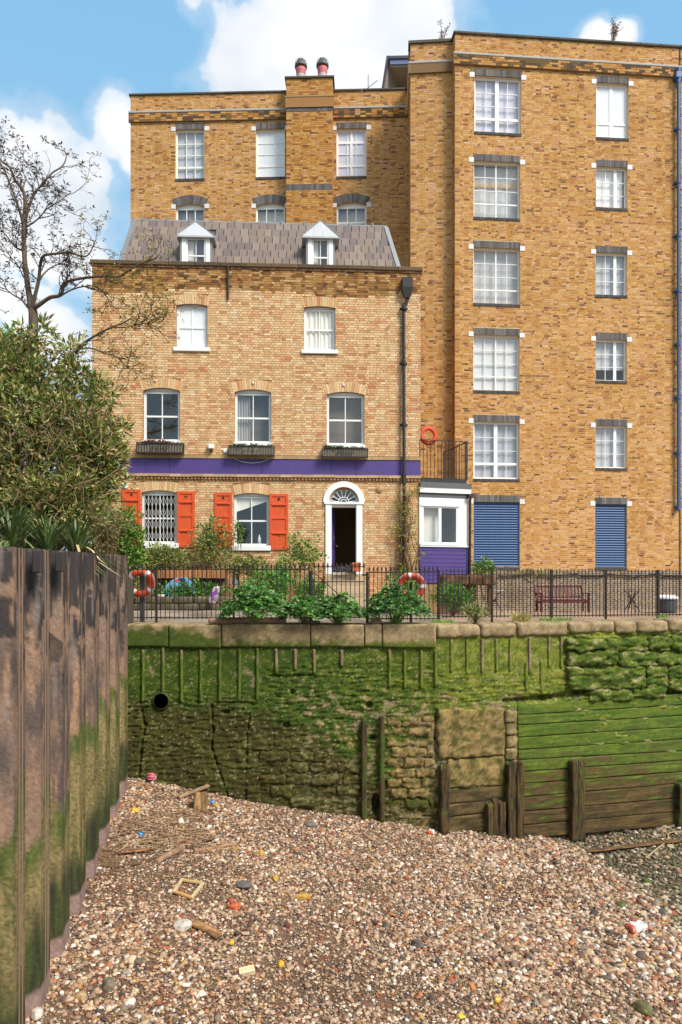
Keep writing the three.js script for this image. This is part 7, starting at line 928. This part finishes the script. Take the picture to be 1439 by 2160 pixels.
bush('garden_tree', 'bright green leafy tree crown at the left edge above the evergreen shrub', 'tree', 8, 765, 62, 66, 15.0, { clumps: 380, per: 10, len: 0.13, wid: 0.05, clump: 0.14, pal: foliagePal.ivy, ground: 1.2, stems: 16, stemR: 0.05, uneven: 0.4 });
bush('ivy_mound', 'bright green ivy mound between the sheet piles and the left orange shutter', 'ivy', 258, 1160, 46, 96, 17.6, { clumps: 560, per: 10, len: 0.1, wid: 0.055, clump: 0.1, pal: foliagePal.ivy, ground: 0.1, stems: 20, deep: 40, keep: (q) => true });
bush('ivy_mound', 'shady leafy growth under the evergreen shrub, left of the house corner', 'ivy', 170, 1110, 70, 80, 17.2, { clumps: 420, per: 9, len: 0.12, wid: 0.055, clump: 0.12, pal: foliagePal.dark, ground: 0.4, stems: 20, deep: 40 });
bush('dry_shrub', 'half-dry shrub with tangled twigs behind the strap-leaved plants', 'shrub', 225, 1105, 40, 60, 16.9, { clumps: 150, per: 8, len: 0.09, wid: 0.03, clump: 0.12, pal: [[...C(150, 128, 84, 0.95), 3], [...C(120, 128, 60, 0.95), 2], [...C(180, 160, 110, 0.95), 1.5]], ground: 0.6, stems: 60, stemR: 0.008, stemC: C(176, 148, 108), deep: 30 });
// strap-leaved plants on the bank
[[25, 1150, 90, 140, 9.9, 'strap-leaved plant with upright blades at the left edge above the sheet piles'], [100, 1160, 80, 120, 11.2, 'second strap-leaved plant from the left edge, under the evergreen shrub'], [172, 1172, 92, 125, 12.2, 'strap-leaved plant with blades arching down over the sheet piles'], [-40, 1150, 90, 140, 9.4, 'strap-leaved plant cut by the left edge of the picture']].forEach(([px, py, wpx, hpx, D, label], i) => {
  const b = at(px, py, D); b.y = 1.22; b.x = Math.min(b.x, pileFar.x + (15.78 - D) * (1.04 / 7.28) - 0.42); const t = thing('strap_leaf_plant', label, 'plant', b.toArray(), 0, 'strap-leaved plants along the bank'), R = rng(70 + i), g = new GB(), s = D / F, n = i === 2 ? 120 : 90;
  for (let k = 0; k < n; k++) { const a = R() * 6.283, low = R() < (i === 2 ? 0.4 : 0.25), out = (low ? 0.9 + 0.5 * R() : 0.25 + 0.6 * R()) * wpx * s, up = (low ? 0.1 + 0.25 * R() : 0.55 + 0.5 * R()) * hpx * s, wd = 0.022 + 0.014 * R(), dx = Math.cos(a), dz = Math.sin(a) * 0.8, col0 = pick([[...C(66, 84, 40, 0.95), 4], [...C(90, 110, 56, 0.95), 3], [...C(146, 150, 100, 0.95), 1.5], [...C(190, 170, 120, 0.95), low ? 1.6 : 0.3]], R()), sx = -dz, sz = dx; let prev = null;
    for (let q = 0; q <= 6; q++) { const u = q / 6, r = out * Math.pow(u, 1.5), y = low ? up * Math.sin(Math.min(1, u * 1.2) * 2.2) * 1.2 - 0.35 * u * u * (dx > 0 ? 1 : 0.3) : up * (u - 0.18 * u * u * u), w = wd * (q === 6 ? 0.05 : 1 - 0.7 * u * u), c = V(dx * r + 0.05 * (R() - 0.5) * u, y, dz * r), L = [c.x - sx * w, c.y + w * 0.3, c.z - sz * w], Mm = [c.x, c.y, c.z], Rr = [c.x + sx * w, c.y + w * 0.3, c.z + sz * w]; if (prev) { g.quad(prev[0], prev[1], Mm, L, col0); g.quad(prev[1], prev[2], Rr, Mm, col0); } prev = [L, Mm, Rr]; } }
  part(t, 'blades', g, std({ vertexColors: true, roughness: 0.5, side: THREE.DoubleSide })); });
[[60, 1168, 70, 14, 9.6, 'dry grasses along the top of the nearest sheet piles']].forEach(([x, y, w, h, D, label]) => { const o = grassTuft('dry_grass', label, x, y, w * 2.2, 50, D, 160, straw, 0.9); o.position.y = 1.02; o.position.x -= 0.45; });

// the bare tree: main limbs follow the photograph, twigs grow from them
function bareTree(name, label, limbs, D, seed, twigN, pal, podPal, scaleR = 1) {
  const base = at(limbs[0].p[0][0], limbs[0].p[0][1], D), t = thing(name, label, 'tree', [base.x, bankY(base.x, D) - 0.1, base.z]), o = t.position.clone(), R = rng(seed), g = new GB(), tw = new GB(), lf = new GB(), pods = new GB();
  const bark = (k, q) => { const n = 0.85 + 0.3 * noise(k * 12, q * 1.3, seed); return C(150 * n, 128 * n, 106 * n); };
  const twig = (p, d, L, r, lev) => { const n = 5, pts = [p]; let q = p.clone(), e = d.clone().normalize(); for (let k = 0; k < n; k++) { e.add(rdir(R).multiplyScalar(0.38)).add(V(0, 0.05, 0)).normalize(); q = q.clone().addScaledVector(e, L / n); pts.push(q); } tw.tube(pts, (s) => lerp(r, r * 0.35, s), lev > 1 ? 4 : 5, C(92, 72, 58), false);
    if (lev < 3) for (let k = 1; k <= n; k++) if (R() < (lev === 1 ? 0.75 : 0.5)) twig(pts[k], e.clone().add(rdir(R).multiplyScalar(1.1)), L * (0.35 + 0.3 * R()), r * 0.55, lev + 1);
    if (lev > 1) { const wx = pts[n].x + o.x, px = CX + wx / D * F; if (px > 190 && R() < 0.8) tuft(lf, R, pts[n], 0.05, 4, 0.07, 0.035, pal); else if (px <= 190 && R() < 0.45) tuft(pods, R, pts[n], 0.05, 5, 0.10, 0.03, podPal); } };
  for (const L of limbs) { const pts = L.p.map(([x, y], k) => { const z = D - (L.z ?? 0) * k / (L.p.length - 1); return at(x, y, z).sub(o); }), c = new THREE.CatmullRomCurve3(pts), n = L.p.length * 5, cp = c.getPoints(n); if (L.root) cp.unshift(V(cp[0].x + 0.05, 0, cp[0].z)); const r0 = L.r[0] * scaleR, r1 = L.r[1] * scaleR; g.tube(cp, (s) => lerp(r0, r1, Math.pow(s, 0.7)) * (1 + 0.06 * noise(s * 20, r0 * 90)), 9, bark, false);
    const m = Math.round((L.n ?? 8) * twigN); for (let k = 0; k < m; k++) { const s = 0.2 + 0.8 * R(), p = c.getPoint(s), d = c.getTangent(s).add(rdir(R).multiplyScalar(0.9)); twig(p, d, 0.35 + 0.6 * R(), lerp(0.018, 0.009, s), 1); } }
  const tk = part(t, 'trunk', g, barkMat); part(t, 'twigs', tw, vplain); part(t, 'spring_leaves', lf, leafMat); part(t, 'seed_pods', pods, leafMat); return t; }
const yellowLeaf = [[...C(200, 186, 70, 0.95), 3], [...C(160, 150, 60, 0.95), 2], [...C(120, 100, 60, 0.95), 1.5]], podCol = [[...C(96, 66, 62, 0.7), 3], [...C(122, 92, 70, 0.7), 2], [...C(70, 48, 50, 0.7), 2]];
bareTree('bare_tree', 'bare pale-barked tree with dark seed pods, branches reaching across the house', [
  { p: [[75, 1000], [72, 840], [70, 720], [70, 660], [66, 640]], r: [0.20, 0.12], n: 1, root: true },
  { p: [[66, 650], [57, 590], [52, 545], [50, 480], [53, 420], [48, 400], [32, 380], [20, 352], [4, 340], [-20, 300]], r: [0.10, 0.02], n: 12, z: 0.4 },
  { p: [[52, 500], [56, 455], [72, 410], [90, 388], [110, 365], [132, 350], [140, 330], [136, 316]], r: [0.06, 0.012], n: 12, z: -0.5 },
  { p: [[53, 540], [48, 470], [40, 440], [24, 395], [10, 360], [-8, 330]], r: [0.06, 0.015], n: 8, z: 0.8 },
  { p: [[66, 660], [70, 640], [82, 590], [86, 555], [92, 540], [120, 535], [146, 532], [170, 540], [186, 538], [203, 505]], r: [0.075, 0.014], n: 12, z: 0.9 },
  { p: [[68, 652], [80, 645], [105, 628], [128, 622], [136, 600], [150, 592], [190, 585], [225, 582], [252, 583], [280, 565], [300, 555], [330, 545]], r: [0.075, 0.018], n: 16, z: 1.2 },
  { p: [[128, 624], [150, 612], [178, 604], [205, 605], [225, 625], [235, 648]], r: [0.03, 0.008], n: 10, z: 0.6 },
  { p: [[84, 590], [95, 575], [112, 562], [130, 555], [150, 540]], r: [0.035, 0.008], n: 8, z: -0.6 },
  { p: [[54, 480], [80, 462], [100, 440], [124, 425], [150, 405]], r: [0.03, 0.008], n: 10, z: 0.4 },
  { p: [[51, 530], [34, 522], [22, 508], [8, 490], [-12, 470]], r: [0.035, 0.012], n: 8, z: 0.2 },
  { p: [[60, 650], [45, 632], [28, 622], [12, 610], [-10, 605]], r: [0.035, 0.012], n: 8, z: 0.3 },
  { p: [[50, 585], [38, 560], [26, 545], [12, 530]], r: [0.02, 0.008], n: 6, z: -0.4 },
  { p: [[70, 880], [100, 800], [120, 775], [148, 752], [165, 738], [180, 722], [195, 712], [225, 695], [262, 680], [275, 672]], r: [0.09, 0.014], n: 12, z: 1.5 },
  { p: [[170, 735], [195, 735], [220, 745], [245, 752], [262, 770], [276, 780]], r: [0.03, 0.008], n: 12, z: 0.8 },
  { p: [[240, 690], [270, 690], [300, 683], [330, 680], [345, 676]], r: [0.02, 0.006], n: 12, z: 0.5 } ], 18.6, 31, 1, yellowLeaf, podCol, 0.85);
// the tree on the bank, out of the frame, that the first-floor window mirrors
bareTree('bank_tree', 'bare forked tree on the bank outside the frame, mirrored in a first-floor window', [
  { p: [[-760, 1200], [-770, 700], [-760, 300], [-765, 100]], r: [0.34, 0.22], n: 1, root: true }, { p: [[-765, 120], [-800, -100], [-840, -300], [-860, -620]], r: [0.2, 0.05], n: 10, z: 0.8 }, { p: [[-765, 120], [-720, -80], [-700, -240], [-640, -460]], r: [0.2, 0.05], n: 10, z: -0.6 }, { p: [[-762, 300], [-660, 160], [-560, 60], [-460, -10]], r: [0.13, 0.04], n: 10, z: -0.8 }, { p: [[-770, 380], [-880, 250], [-980, 200], [-1100, 100]], r: [0.12, 0.04], n: 10, z: 0.6 }], 10.2, 77, 1, podCol, podCol);

scene.traverse((o) => { if (o.isMesh && o.material !== glass) { o.castShadow = true; o.receiveShadow = true; } });
renderer.render(scene, camera);
